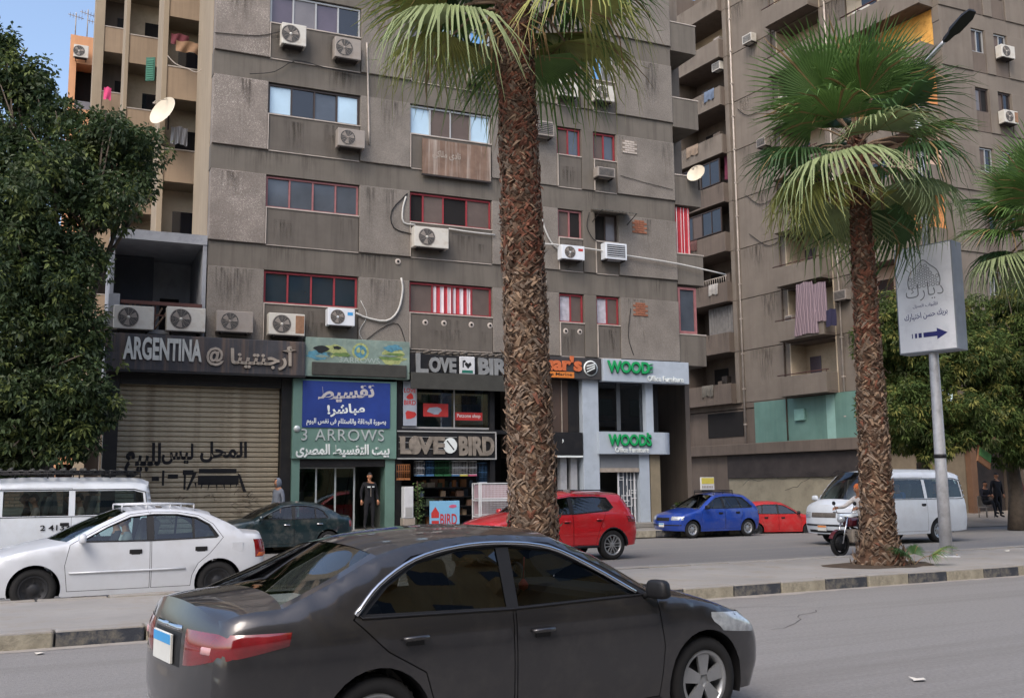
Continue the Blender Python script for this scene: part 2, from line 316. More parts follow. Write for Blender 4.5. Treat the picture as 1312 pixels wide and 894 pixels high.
# between the windows of every floor: aggregate panels; under them: spandrels
bays = [(UL, 0), (2.95, 4.655), (7.572, 8.78), (8.80, 10.093), (11.058, 11.559), (12.494, UR)]
for f in range(3, 8):
    z0, z1 = T(f)-MIDB, T(f)
    for k, (a, b) in enumerate(bays):
        m = M_agg2 if (k == 0 and f >= 4) else M_agg if k not in (4,) else M_belt
        e = .075 if k in (0, 1, 5) else .05
        p = bx('wall_panel', m, a+.012, b-.012, -e, .4, z0+.012, z1-.014, ch=.014)
    for k, (a, b) in enumerate(COLS):
        bx('spandrel_panel', M_span, a+.006, b-.006, -.028, .4, z0+.012, z1-1.062, ch=.008)
        bx('panel_sill', M_lip, a-.005, b+.005, -.055, .12, z1-1.064, z1-1.03)
        bx('panel_edge', M_lip, a-.004, a+.022, -.082, .1, z0+.02, z1-1.07); bx('panel_edge', M_lip, a+.03, b-.004, -.04, .1, z0-.012, z0+.010)
bx('side_wall', M_tan, UL, UL+.35, .405, 4.2, 0, T(7)+1.6)
bx('rear_wall', M_end, UL+.36, UR+1.4, 9.2, 9.5, 0, T(7)+1.6); bx('roof_slab', M_belt, UL+.01, UR-.01, .41, 9.19, T(7)+.9, T(7)+1.2); bx('rear_wall', M_end, -4.3, UL+.35, 3.62, 3.9, 0, 8.9)
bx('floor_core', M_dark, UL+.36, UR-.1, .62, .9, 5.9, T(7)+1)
def window(u0, u1, z0, z1, panes, fm, par=B1, y=.10, fw=.055, gap=True, splits=None, name='window'):
    """frame mesh with its mullions; panes are children, alternate ones slid a little behind"""
    n = len(panes); mb = MB(); fw_ = fw
    mb.box(u0, u1, y-.03, y+.05, z1-fw_, z1); mb.box(u0, u1, y-.03, y+.05, z0, z0+fw_)
    mb.box(u0, u0+fw_, y-.029, y+.05, z0+fw_, z1-fw_); mb.box(u1-fw_, u1, y-.029, y+.05, z0+fw_, z1-fw_)
    ed = splits or [i/n for i in range(n+1)]; W_ = u1-u0
    for i in range(1, n): mb.box(u0+ed[i]*W_-.025, u0+ed[i]*W_+.025, y-.02, y+.04, z0+fw_, z1-fw_)
    w = mb.build(name, fm, par)
    for i, k in enumerate(panes):
        a, b = u0+ed[i]*W_+.02, u0+ed[i+1]*W_-.02; yy = y+(.012 if i % 2 else .028)
        if k == 'c':   # striped curtain hanging in the opening
            c = MB(); ns = 5; x = a
            for s in range(ns*3):
                x0_, x1_ = a+(b-a)*s/(ns*3), a+(b-a)*(s+1)/(ns*3); d0, d1 = .02*math.sin(s*1.9), .02*math.sin((s+1)*1.9)
                c.quad((x0_, yy+.02+d0, z0+fw_), (x1_, yy+.02+d1, z0+fw_), (x1_, yy+.02+d1, z1-fw_), (x0_, yy+.02+d0, z1-fw_), (s // 3) % 2)
            c.build('curtain', [M_strw, M_strr], w); continue
        if k == 'o': continue
        p = MB(); t = random.uniform(-.012, .012); t2 = random.uniform(-.006, .006)
        p.add([(a, yy+t, z0+.03), (b, yy-t, z0+.03), (b, yy-t+t2, z1-.03), (a, yy+t+t2, z1-.03)], [(0, 1, 2, 3)])
        p.build('pane', PANES[k], w)
    return w
WIN = {  # (column, floor): panes, frame
 (0, 6): ('pgpd', M_alu), (0, 5): ('sdbs', M_brn), (0, 4): ('bbbb', M_pink), (0, 3): ('tttt', M_red), (0, 7): ('dbdb', M_alu),
 (1, 6): ('gsbq', M_alu), (1, 5): ('smms', M_alu), (1, 4): ('kmkm', M_red), (1, 3): ('mccm', M_red), (1, 7): ('gdgd', M_alu),
 (2, 6): ('qg', M_pink), (2, 5): ('mb', M_red), (2, 4): ('mk', M_pink), (2, 3): ('wm', M_red), (2, 7): ('gd', M_alu),
 (3, 6): ('qg', M_alu), (3, 5): ('mb', M_red), (3, 4): ('kg', M_brn), (3, 3): ('wm', M_red), (3, 7): ('dg', M_alu)}
for (c, f), (pn, fm) in WIN.items():
    sp = [0, .165, .41, .70, 1] if (c, f) == (1, 4) else [0, .28, .52, .76, 1] if (c, f) == (1, 3) else None
    window(COLS[c][0]+.012, COLS[c][1]-.012, T(f)-1.03, T(f)-.03, pn, fm, splits=sp)
# bare brick where old air-conditioner holes were walled up
M_brick = mat('red_brick', (142, 92, 70), .9, var=.25, scale=9, bump=.3); M_mort = mat('mortar', (128, 118, 108), .95)
for f, u, dz in ((3, 13.0, -.15), (4, 13.05, -.12), (5, 12.72, -.18)):
    bk = MB(); bk.box(u, u+.62, -.088, -.04, T(f)+dz-.5, T(f)+dz); o = bk.build('brick_patch', M_mort, B1)
    for r_ in range(6):
        for c_ in range(3):
            u0 = u+.01+c_*.205+(.1 if r_ % 2 else 0)
            if u0+.19 > u+.63: continue
            q = MB(); q.box(u0, u0+.19, -.105, -.086, T(f)+dz-.49+r_*.081, T(f)+dz-.49+r_*.081+.066); q.build('brick', M_brick if f != 5 else M_lip, o)
# balconies stacked at the right-hand end
M_white = mat('white_paint', (196, 198, 200), .7, var=.08, scale=1.5, dirt=((140, 140, 140), .4, 2))
RB = UR+1.16
bx('end_wall', M_end, UR-.3, UR-.02, .42, 9, 5.9, T(7)+1.6)
bx('end_wall', M_end, RB+.1, RB+.3, 1.6, 9, .0, T(7)+1.6)
bx('balcony_back', M_end, UR, RB+.1, 1.5, 1.7, 5.9, T(7)+1.6)
for f in range(3, 8):
    z0 = T(f)-MIDB-.12
    pb = bx('balcony', M_belt, UR+.01, RB, -.03, .09, z0, z0+1.13, ch=.01)
    bx('parapet_cap', M_lip, UR+.012, RB+.02, -.05, .11, z0+1.132, z0+1.17, pb)
    bx('balcony_side', M_belt, RB-.12, RB, .092, 1.49, z0, z0+1.13, pb)
    bx('balcony_slab', M_belt, UR+.012, RB-.125, .093, 1.5, z0, z0+.14, pb)
    if f == 4:
        c = MB(); n = 30
        for s in range(n):
            a, b = UR+.08+.62*s/n, UR+.08+.62*(s+1)/n; d0, d1 = .035*math.sin(s*1.7), .035*math.sin((s+1)*1.7)
            c.add([(a, .12+d0, z0+1.2), (b, .12+d1, z0+1.2), (b, .12+d1, z0+2.95), (a, .12+d0, z0+2.95)], [(0, 1, 2, 3)], s % 5 == 2)
        tag(c.build('curtain', [M_strr, M_strw], None, tuple(FO), FY), 'long red curtain hanging in the corner balcony of the grey block', 'curtain')
        continue
    if f == 3:
        window(UR+.06, UR+.86, z0+1.2, z0+2.92, 'b', M_pink, pb, y=.1, fw=.09); continue
    w = window(UR+.1, RB-.2, z0+.2, z0+2.3, 'kg' if f != 6 else 'sw', M_brn, pb, y=1.42)
# low flat-roofed annex left of the block, its upper room open to the street
AX0, AX1 = -4.36, -1.70
M_annex = mat('annex_plaster', (150, 152, 156), .85, var=.12, scale=1.2, dirt=((95, 96, 100), .6, 1.5))
bx('annex_roof', M_annex, AX0, AX1-.005, -.06, 3.6, 8.93, 9.22)
bx('annex_wall', M_annex, AX0+.12, AX1-.01, 2.9, 3.1, 6.3, 8.92)
bx('annex_wall', M_annex, AX0, AX0+.1, .0, 3.1, 5.1, 8.92)
bx('annex_jamb', M_annex, AX1-.12, AX1-.006, -.04, 2.89, 5.1, 8.92)
bx('annex_floor', M_annex, AX0+.11, AX1-.125, .1, 2.88, 6.2, 6.32)
bx('annex_partition', mat('annex_dim_wall', (70, 72, 78), .9, var=.15), AX0+.11, AX0+1.35, 2.2, 2.35, 6.33, 8.91)  # shade of the room's left part put into the partition's darker colour
bx('doorway', M_dark, AX0+1.62, AX0+2.2, 2.86, 2.89, 6.33, 7.75)
bx('annex_post', M_annex, AX0-.02, AX0+.28, -.13, .09, 6.3, 7.28, ch=.01)
M_rail = mat('brown_rail', (78, 48, 42), .6, var=.15)
rl = MB(); rl.box(AX0+.3, AX1-.1, -.1, .0, 7.02, 7.12); rl.box(AX0+.3, AX1-.1, -.08, -.02, 6.7, 6.74)
for i in range(6): rl.box(AX0+.4+i*.42, AX0+.43+i*.42, -.07, -.03, 6.3, 7.02)
rl.build('balcony_rail', M_rail, B1)
for k in range(7):
    mb = MB(); a = Vector((AX0+.3+random.random()*1.2, .4+random.random(), 6.4)); b = a+Vector((random.uniform(-.3, 1.0), random.uniform(-.2, .6), random.uniform(.5, .95)))
    mb.tube([a, b], random.uniform(.02, .05), 5)
    tag(mb.build('scrap_plank', mat('old_wood', (104, 88, 74), .9, var=.3, scale=6), None, tuple(FO), FY), 'old plank leaning among the clutter in the open annex room', 'plank', 'clutter in the annex room')
# ================================================================= shop fronts on the ground and mezzanine floors
FL = .43
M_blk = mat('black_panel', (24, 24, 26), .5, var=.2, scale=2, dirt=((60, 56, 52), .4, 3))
M_sgrey = mat('argentina_fascia', (62, 62, 66), .75, var=.3, scale=1.4, dirt=((128, 104, 84), .7, 1.6), streak=True)
M_chrome = mat('steel_letter', (205, 205, 200), .35, metal=.6, var=.15, scale=4)
M_dull = mat('dull_letter', (158, 148, 136), .6, metal=.2, var=.2, scale=5)
M_shut = mat('shutter_steel', (166, 155, 134), .65, metal=.1, var=.22, scale=1.1, dirt=((96, 80, 62), .75, 2.0))
M_spray = mat('black_spray', (22, 22, 26), .8, var=.3, scale=8)
M_grn = mat('green_cladding', (98, 128, 118), .6, var=.08, scale=1, dirt=((70, 92, 86), .4, 2))
M_blue = mat('blue_banner', (30, 54, 124), .6, var=.25, scale=.8)
M_bgrey = mat('banner_lettering', (176, 172, 172), .7, var=.1); M_wlet = mat('white_lettering', (214, 220, 218), .6, var=.05)
M_aw = mat('dark_awning', (62, 62, 58), .85, var=.15, scale=2, dirt=((40, 40, 40), .5, 3))
def fthing(name, label, cat, group=None, u=0, y=0, z=0):
    p = FB(u, y, z); return thing(name, label, cat, p, FY, group)
def lb(par, name, m, u0, u1, y0, y1, z0, z1, ch=0):
    mb = MB(); (mb.cbox(u0, u1, y0, y1, z0, z1, ch) if ch else mb.box(u0, u1, y0, y1, z0, z1)); return mb.build(name, m, par)
# --- closed shop with roller shutter
bx('shop_wall', M_blk, -4.36, -3.98, .0, .4, 0, 5.09); bx('shop_wall', M_blk, .62, .93, -.02, .4, .27, 5.09)
sh = bx('roller_shutter', M_shut, -3.97, .61, .30, .34, .27, 5.05)
sm = MB(); prof = [(0, .0), (.016, .035), (.034, .05), (.112, .05), (.13, .035), (.146, 0.)]
for i in range(len(prof)-1):
    (z0, y0), (z1, y1) = prof[i], prof[i+1]; sm.quad((-3.96, .295-y0, z0), (.60, .295-y0, z0), (.60, .295-y1, z1), (-3.96, .295-y1, z1))
sm = sm.mesh('shutter_slat', M_shut)
for i in range(32): put('shutter_slat', sm, sh, (0, random.uniform(-.004, .004), .28+i*.147))
bx('shutter_box', M_blk, -3.97, .61, .02, .29, 4.72, 5.07)
gr = fthing('graffiti_lettering', 'black sprayed Arabic lettering across the old roller shutter', 'graffiti')
y_s = .238
lettering(arabic('المحل'), M_spray, gr, -1.68, y_s, 2.48, 1.35, .62, .003, .03)
lettering(arabic('ليس'), M_spray, gr, -2.75, y_s, 2.42, .88, .62, .003, .035)
lettering(arabic('للبيع'), M_spray, gr, -3.75, y_s, 2.05, .98, 1.0, .003, .035)
mb = MB()
for (u0, u1, z0, z1) in ((-1.7, -.62, 2.17, 2.3), (-1.72, -.55, 1.83, 2.1), (-2.15, -1.85, 2.12, 2.26), (-2.56, -2.28, 2.02, 2.14), (-2.12, -2.06, 1.7, 2.15), (-2.72, -2.66, 1.82, 2.25), (-3.0, -2.8, 1.95, 2.08)):
    mb.box(u0, u1, y_s-.003, y_s, z0, z1)
for k in range(7): mb.prism([(-1.82+k*.2, 1.9), (-1.76+k*.2, 1.9), (-1.80+k*.2+random.uniform(-.05, .08), 1.62+random.uniform(-.05, .1))], y_s-.003, y_s)
mb.prism([(-1.85, 2.2), (-1.75, 2.2), (-1.98, 1.68), (-2.04, 1.68)], y_s-.003, y_s); mb.prism([(-.6, 2.2), (-.5, 2.1), (-.32, 1.62), (-.42, 1.62)], y_s-.003, y_s)
mb.build('painted_out_word', M_spray, gr)
sc_ = MB()
for k in range(26):
    u = random.uniform(-2.6, .3); z = random.uniform(.7, 1.55); p = [Vector((u, y_s-.006, z))]
    for j in range(4): p.append(p[-1]+Vector((random.uniform(-.12, .2), 0, random.uniform(-.12, .12))))
    sc_.tube(p, .006, 4)
sc_.build('scribble', mat('faint_scrawl', (64, 48, 40), .9), gr)
# --- ARGENTINA fascia
ag = fthing('shop_sign', 'weathered dark fascia with steel letters ARGENTINA over the closed shutter', 'shop sign', 'shop signs', u=-4.42, y=-.45, z=5.06)
lb(ag, 'fascia', M_sgrey, 0, 5.64, 0, .43, 0, 1.04, .02)
lb(ag, 'fascia_edge', M_blk, -.01, 5.65, -.02, .42, -.05, -.002)
al = 'ARGENTINA'; a0, z0 = fac(157, 462, .45); a1, _ = fac(258, 462, .45)
me_w = (a1-a0)
lettering('ARGENTINA', M_chrome, ag, a0+4.42, -.004, .17+.12, me_w, .66, .05, .035, 'steel_letters')
u1, zz = fac(264, 463, .45); lettering('@', M_dull, ag, u1+4.42, -.004, .2, .5, .55, .05, .03, 'at_sign')
u1, zz = fac(295, 468, .45); u2, _ = fac(379, 468, .45); lettering(arabic('أرجنتينا'), M_dull, ag, u1+4.42, -.004, .14, u2-u1, .74, .05, .03, 'arabic_letters')
mb = MB(); mb.cbox(-.12, .18, -.12, .1, .62, .95, .04); mb.build('broken_floodlight', M_sgrey, ag)
# --- green sign board above the arrows shop
g1 = fthing('shop_sign', 'faded green sign board with globe emblem above the blue banner', 'shop sign', 'shop signs', u=1.24, y=-.34, z=5.08)
M_fad = mat('faded_board', (116, 134, 126), .7, var=.25, scale=2, dirt=((150, 165, 150), .7, 3))
lb(g1, 'board', M_fad, 0, 3.33, 0, .3, 0, 1.2, .01); lb(g1, 'rolled_awning', M_aw, .2, 3.22, -.05, -.003, .04, .44, .02)
M_yel = mat('print_yellowgreen', (150, 158, 104), .75, var=.4, scale=9); CG_ = mat('print_leaf', (96, 122, 70), .7, var=.3, scale=6); M_cy = mat('print_cyan', (78, 128, 146), .75, var=.4, scale=9); M_bl = mat('print_black', (30, 34, 36), .8)
def blob(mb, cx, cz, rx, rz, y, mi=0, n=18, j=.12, d=.004):
    mb.prism([(cx+rx*math.cos(2*PI*i/n)*random.uniform(1-j, 1+j), cz+rz*math.sin(2*PI*i/n)*random.uniform(1-j, 1+j)) for i in range(n)], y-d, y, mi=mi)
mb = MB(); blob(mb, 1.72, .82, .27, .27, -.002, 0, 22, .05); mb.build('globe_ring', M_yel, g1)
mb = MB(); blob(mb, 1.72, .82, .2, .2, -.008, 0, 22, .03); mb.build('globe', M_cy, g1)
mb = MB(); blob(mb, 1.66, .86, .07, .09, -.013, 0, 9, .3); blob(mb, 1.79, .80, .05, .08, -.013, 0, 9, .3); mb.build('continents', M_yel, g1)
for (nm, m_, *bb) in (('printed_fruit', M_yel, .95, .8, .36, .2, -.002), ('printed_fruit', M_yel, 2.75, .70, .42, .22, -.002), ('printed_leaf', CG_, 1.12, .7, .3, .06, -.007), ('printed_leaf', CG_, 2.7, .64, .34, .05, -.007), ('printed_leaf', CG_, 2.86, .78, .3, .04, -.012), ('printed_leaf', M_fad, 2.6, .72, .3, .03, -.012), ('printed_leaf', M_bl, .98, .9, .12, .05, -.007), ('printed_water', M_cy, .42, .66, .38, .14, -.002), ('printed_water', M_cy, 2.8, .98, .3, .11, -.007), ('printed_foam', M_fad, .5, .62, .2, .04, -.007)):
    mb = MB(); blob(mb, *bb, 0, 18, .32); mb.build(nm, m_, g1)
mb = MB(); blob(mb, .5, .86, .24, .12, -.008, 0, 12, .3); mb.build('printed_figure', M_bl, g1)
lettering('3ARROWS', mat('worn_lettering', (150, 164, 158), .8), g1, 1.05, -.004, .46, 1.3, .17, .006, .01, 'worn_lettering')
# --- 3 ARROWS shop
for (u0, u1) in ((.94, 1.18), (3.86, 4.17)): bx('shop_pier', M_grn, u0, u1, -.12, .4, .27, 2.6)
bx('shop_wall', M_blk, .94, 4.42, .2, .4, 2.72, 5.89); bx('shop_wall', M_blk, 4.44, 10.9, .3, .4, 5.32, 5.89); bx('shop_wall', M_blk, 10.9, 14.9, .3, .4, 5.42, 5.89); bx('shop_wall', M_blk, -4.3, .6, .36, .5, .3, 5.9)
g2 = fthing('shop_sign', 'sage green panel with white letters 3 ARROWS above the doorway', 'shop sign', 'shop signs', u=.92, y=-.22, z=2.585)
lb(g2, 'panel', M_grn, 0, 3.27, 0, .2, 0, 2.42, .012)
M_sil = mat('silver_letter', (188, 196, 196), .4, metal=.3, var=.1)
u1, z1 = fac(386, 560, .24); u2, _ = fac(492, 560, .24); lettering('3', M_sil, g2, u1-.92, -.004, .55, None, .35, .03, -.004, 'silver_numeral'); lettering('ARROWS', M_sil, g2, u1-.92+.42, -.004, .55, u2-u1-.42, .35, .03, -.004, 'silver_letters', 1.1)
u1, _ = fac(379, 585, .24); u2, _ = fac(499, 585, .24); lettering(arabic('بيت التقسيط المصرى'), M_wlet, g2, u1-.92, -.004, .03, u2-u1, .42, .03, .03, 'arabic_letters')
mb = MB(); mb.lathe([(0, -.03), (.1, -.03), (.1, 0)], 16, 'y', (.13, 0, .9)); mb.build('round_lamp', M_sil, g2)
g3 = fthing('advertising_banner', 'blue banner with large grey Arabic lettering hung over the green panel', 'banner', None, u=1.2, y=-.25, z=3.53)
lb(g3, 'cloth', M_blue, 0, 2.76, 0, .022, 0, 1.42)
lettering(arabic('تقسيط'), M_bgrey, g3, .48, -.003, .74, 1.8, .5, .003, .035, 'arabic_headline', tilt=R(4))
lettering(arabic('مباشر!'), M_wlet, g3, .78, -.003, .32, 1.18, .38, .003, .03, 'arabic_headline', tilt=R(4))
lettering(arabic('بصورة البطاقة والاستلام فى نفس اليوم'), M_wlet, g3, .13, -.003, .05, 2.5, .24, .003, .02, 'arabic_small_print')
# interior of the arrows shop
M_wall_in = mat('shop_inner_wall', (118, 124, 116), .8, var=.1); M_floor_in = mat('shop_floor_tile', (120, 116, 110), .4, var=.1)
bx('shop_floor', M_floor_in, .94, 4.15, -.1, 3.6, FL-.1, FL+.005); bx('shop_back_wall', M_wall_in, .94, 4.15, 3.5, 3.6, FL, 2.9); bx('shop_side_wall', M_wall_in, .94, 1.0, .41, 3.5, FL, 2.9); bx('shop_side_wall', M_wall_in, 4.05, 4.15, .41, 3.5, FL, 2.9)
bx('shop_ceiling', M_wall_in, 1.2, 3.85, -.1, 3.5, 2.6, 2.7); bx('shop_lintel', M_blk, 1.19, 3.85, -.1, .2, 2.35, 2.59)
sl = bx('glazed_screen', M_sil, 1.2, 3.0, .25, .3, 2.3, 2.34)
for u in (1.2, 1.75, 2.35, 2.95): mb = MB(); mb.box(u, u+.05, .25, .3, FL, 2.3); mb.build('screen_post', M_sil, sl)
for u in (1.25, 1.8, 2.4): mb = MB(); mb.box(u, u+.54, .27, .28, FL, 2.3); mb.build('pane', glass('shop_glass', (.55, .68, .62), .06), sl)
for k, (u0, u1) in enumerate(((1.9, 2.3), (2.45, 2.2), (2.6, 2.9))): mb = MB(); mb.tube([(u0, .4, FL), (u1, .4, 2.3)], .02, 5); mb.build('diagonal_strip', M_blk, sl)
tv = fthing('television', 'dark flat screen on the inner wall of the arrows shop', 'screen', None, u=1.25, y=2.2, z=1.6)
lb(tv, 'screen', PANES['d'], 0, .95, 0, .06, 0, .62); lb(tv, 'bracket', M_blk, .4, .55, .06, 1.2, .25, .35)
# --- LOVE BIRD shop: upper fascia, awning, show window, lower fascia
M_lov = mat('love_letters', (134, 136, 136), .6, metal=.2, var=.25, scale=3)
g4 = fthing('shop_sign', 'dark fascia with bulky grey letters LOVE BIRD above the awning', 'shop sign', 'shop signs', u=4.6, y=-.3, z=5.3)
lb(g4, 'fascia', M_blk, 0, 4.2, 0, .28, 0, .62, .01)
lettering('L', M_lov, g4, .18, -.004, .02, .42, .62, .06, .03, 'letters'); lettering('OVE', M_lov, g4, .62, -.004, .04, .93, .5, .06, .05, 'letters')
bd = lb(g4, 'white_badge', M_white, 1.66, 2.2, -.07, -.003, .02, .6, .03)
M_teal = mat('badge_teal', (34, 108, 92), .6)
mb = MB(); mb.box(1.74, 2.12, -.075, -.0705, .06, .15); mb.build('badge_word', M_teal, bd)
mb = MB(); mb.prism([(1.95, .2), (2.08, .34), (2.03, .42), (1.96, .36), (1.88, .42), (1.83, .34)], -.075, -.0705); mb.box(1.76, 1.80, -.075, -.0705, .24, .46); blob(mb, 1.83, .44, .04, .04, -.071); mb.build('badge_bird', M_blk, bd)
lettering('BIRD', M_lov, g4, 2.32, -.004, .03, 1.5, .55, .06, .05, 'letters')
rb = MB()
for i in range(16): rb.tube([(4.6+i*.25, -.1+random.uniform(-.06, .02), 5.98), (4.85+i*.25, -.1+random.uniform(-.06, .02), 6.02+random.uniform(-.04, .05))], .05, 5)
rb.build('rubble_ledge', M_span, B1)
aw = fthing('shop_awning', 'dark rolled awning below the upper LOVE BIRD letters', 'awning', None, u=4.55, y=-.55, z=4.78)
lb(aw, 'valance', M_aw, 0, 4.2, 0, .05, 0, .52, .012); mb = MB(); mb.quad((0, .02, .5), (4.2, .02, .5), (4.2, .52, .56), (0, .52, .56)); mb.build('cover', M_aw, aw)
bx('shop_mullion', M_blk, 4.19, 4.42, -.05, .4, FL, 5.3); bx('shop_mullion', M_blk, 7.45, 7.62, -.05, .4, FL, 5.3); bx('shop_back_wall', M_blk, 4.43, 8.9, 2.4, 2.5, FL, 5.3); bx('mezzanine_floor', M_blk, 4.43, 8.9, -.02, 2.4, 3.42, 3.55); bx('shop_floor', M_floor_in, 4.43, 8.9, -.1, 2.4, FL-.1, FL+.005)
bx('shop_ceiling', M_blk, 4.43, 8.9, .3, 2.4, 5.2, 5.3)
M_shelf_bits = [mat('goods_%d' % i, c, .7, var=.25, scale=7) for i, c in enumerate(((120, 104, 84), (84, 96, 110), (150, 140, 128), (96, 74, 60), (70, 84, 70), (142, 96, 60)))]
GN = ('tan', 'slate blue', 'pale grey', 'brown', 'dark green', 'orange-brown')
sw = bx('show_window', M_alu, 4.43, 7.44, .02, .07, 3.56, 3.62); mb = MB(); mb.box(4.43, 7.44, .04, .05, 3.62, 5.2); mb.build('pane', glass('show_glass', (.72, .78, .82), .10), sw)
mb = MB(); mb.box(4.9, 4.94, .02, .07, 3.62, 5.2); mb.box(6.2, 6.24, .02, .07, 3.62, 5.2); mb.build('glazing_bar', M_alu, sw)
M_post = mat('poster_paper', (150, 158, 170), .6, var=.15, scale=2); M_pred = mat('poster_red', (176, 52, 50), .6, var=.15, scale=4); M_pwin = mat('show_backing', (118, 130, 142), .7, var=.25, scale=1.2)
lb_ = bx('show_backing', M_pwin, 4.43, 7.44, .5, .54, 3.56, 5.2)
for k in range(34):
    u = random.uniform(5.0, 7.0); mb = MB(); z = random.choice((4.0, 4.4, 4.75)); w_ = random.uniform(.12, .3); h_ = random.uniform(.15, .34); mb.box(u, u+w_, .2, .34, z, z+h_)
    ci = random.randrange(6); tag(mb.build('goods_box', M_shelf_bits[ci], None, tuple(FO), FY), '%s packet on the %s row behind the LOVE BIRD show window' % (GN[ci], {4.0: 'lower', 4.4: 'middle', 4.75: 'upper'}[z]), 'packet', 'packets in the show window')
ps = fthing('window_poster', 'tall poster with red LOVE BIRD lettering at the show window edge', 'poster', None, u=4.45, y=-.07, z=3.64)
lb(ps, 'paper', M_post, 0, .45, 0, .012, 0, 1.42); lettering('LOVE', M_pred, ps, .03, -.002, 1.05, .39, .15, .002, .02); lettering('BIRD', M_pred, ps, .03, -.002, .66, .39, .15, .002, .02)
for bb in ((.23, .93, .13, .1), (.22, .36, .18, .13)): mb = MB(); blob(mb, *bb, -.001, 0, 9, .3); mb.build('printed_bird', M_pred, ps)
ps = fthing('window_poster', 'red strip poster with pale lettering low in the show window', 'poster', None, u=6.25, y=-.0, z=3.85)
lb(ps, 'paper', M_pred, 0, .95, 0, .01, 0, .26); lettering('Petzone shop', M_wlet, ps, .06, -.002, .06, .82, .15, .002, .01)
ps = fthing('window_poster', 'orange-red poster beside the strip poster in the show window', 'poster', None, u=5.15, y=-.0, z=3.95)
lb(ps, 'paper', M_pred, 0, .85, 0, .01, 0, .42); mb = MB(); blob(mb, .4, .2, .24, .13, -.001, 0, 11, .3); mb.build('printed_bird', M_post, ps)
g5 = fthing('shop_sign', 'black lower fascia with patchy LOVE BIRD letters and a white disc', 'shop sign', 'shop signs', u=4.24, y=-.16, z=2.6)
lb(g5, 'fascia', M_blk, 0, 3.36, 0, .14, 0, .86, .008)
fr = MB(); fr.box(-.02, 3.38, -.03, -.003, .84, .88); fr.box(-.02, 3.38, -.03, -.003, -.02, .02); fr.box(3.34, 3.38, -.03, -.003, .021, .839)
for z in (.3, .5, .68): fr.box(.04, 2.0, -.02, -.003, z, z+.015)
fr.build('steel_frame', M_alu, g5)
M_pat = mat('patchy_letters', (126, 118, 108), .7, var=.35, scale=5)
lettering('L VE', M_pat, g5, .08, -.004, .14, 1.5, .56, .05, .05, 'letters'); mb = MB(); blob(mb, .58, .42, .21, .3, -.004, 0, 18, .04, .05); mb.build('letter', M_pat, g5)
mb = MB(); blob(mb, 1.76, .42, .23, .25, -.004, 0, 22, .03, .04); mb.build('white_disc', M_wlet, g5); mb = MB(); mb.prism([(1.63, .56), (1.66, .59), (1.90, .3), (1.87, .27)], -.048, -.045); mb.build('disc_bar', M_blk, g5)
lettering('BIRD', M_pat, g5, 2.06, -.004, .1, 1.24, .62, .05, .05, 'letters')
# bird cages and goods at the door
def cage(label, u, y, z, w, h, d, m, dense=6, group='bird cages of the pet shop', base=None):
    c = fthing('bird_cage', label, 'cage', group, u=u, y=y, z=z)
    mb = MB()
    for z_ in (0, h*.5, h): mb.box(0, w, 0, .012, z_, z_+.015); mb.box(0, w, d-.012, d, z_, z_+.015); mb.box(0, .012, .012, d-.012, z_, z_+.015); mb.box(w-.012, w, .012, d-.012, z_, z_+.015)
    mb.build('cage_frame', m, c); mb = MB(); n = max(3, int(w/.05))
    for i in range(n+1):
        x = w*i/n
        for y_ in (0, d): mb.tube([(x, y_, 0), (x, y_, h)], .004, 4)
    for i in range(1, int(h/.08)):
        mb.tube([(0, 0, i*.08), (w, 0, i*.08)], .003, 4)
    mb.build('wires', m, c); mb = MB(); mb.box(-.005, w+.005, -.005, d+.005, -.05, -.002); mb.build('tray', base or m, c); return c
CW = mat('cage_white', (206, 208, 210), .5); CB = mat('cage_blue', (70, 110, 150), .5); CG = mat('cage_green', (44, 96, 62), .5); CO = mat('cage_wood', (150, 96, 56), .7, var=.2); CP = mat('cage_pink', (190, 90, 120), .6); CY = mat('cage_yellow', (200, 186, 84), .6)
for k, (u, m, b, lab) in enumerate(((4.95, CW, CB, 'white wire cage with blue tray, first hung under the lower LOVE BIRD fascia'), (5.28, CB, CB, 'blue wire cage hung beside the first white cage'), (5.58, CG, CG, 'green cage hung under the fascia, nearer the doorway'),
        (5.87, CG, CG, 'green cage hung under the fascia, nearer the palm'), (6.16, CW, CB, 'narrow white cage hung between green and yellow cages'), (6.44, CW, CY, 'white cage with yellow tray hung under the fascia'), (6.76, CW, CP, 'white cage with pink tray hung under the fascia'), (7.12, CB, CW, 'tall pale cage hung at the palm end of the fascia'))):
    cage(lab, u, .05, 2.1 if k < 7 else 1.85, .25, .42 if k < 7 else .62, .25, m, base=b)
for k, u in enumerate((4.22, 4.42)): cage('small wooden cage %s hung at the pier beside the arrows shop' % ('nearer the shop door', 'nearer the goods shelves')[k], u, -.36, 1.98, .17, .42, .2, CO, base=CO)
big = fthing('cage_rack', 'large pink-grey wire cage rack standing on the pavement beside the palm', 'cage', None, u=6.55, y=-1.25, z=.26)
mb = MB()
for x in (0, .06, 1.3):
    for y in (0, .55): mb.box(x, x+.03, y, y+.03, 0, 1.55)
for z in (0, .5, 1.0, 1.53):
    for y in (0, .55): mb.box(.03, 1.3, y+.002, y+.028, z, z+.03)
    mb.box(.002, .028, .03, .55, z, z+.03); mb.box(1.302, 1.328, .03, .55, z, z+.03)
mb.build('rack_frame', CW, big)
mb = MB()
for i in range(27): mb.tube([(.05+i*.048, .004, .02), (.05+i*.048, .004, 1.5)], .003, 4)
for i in range(24): mb.tube([(.03, .004, .05+i*.062), (1.3, .004, .05+i*.062)], .003, 4)
mb.build('wire_mesh', CW, big); mb = MB(); mb.box(.05, 1.3, .5, .52, .03, 1.5); mb.build('sheet_back', mat('cage_sheet', (150, 128, 132), .8, var=.15), big)
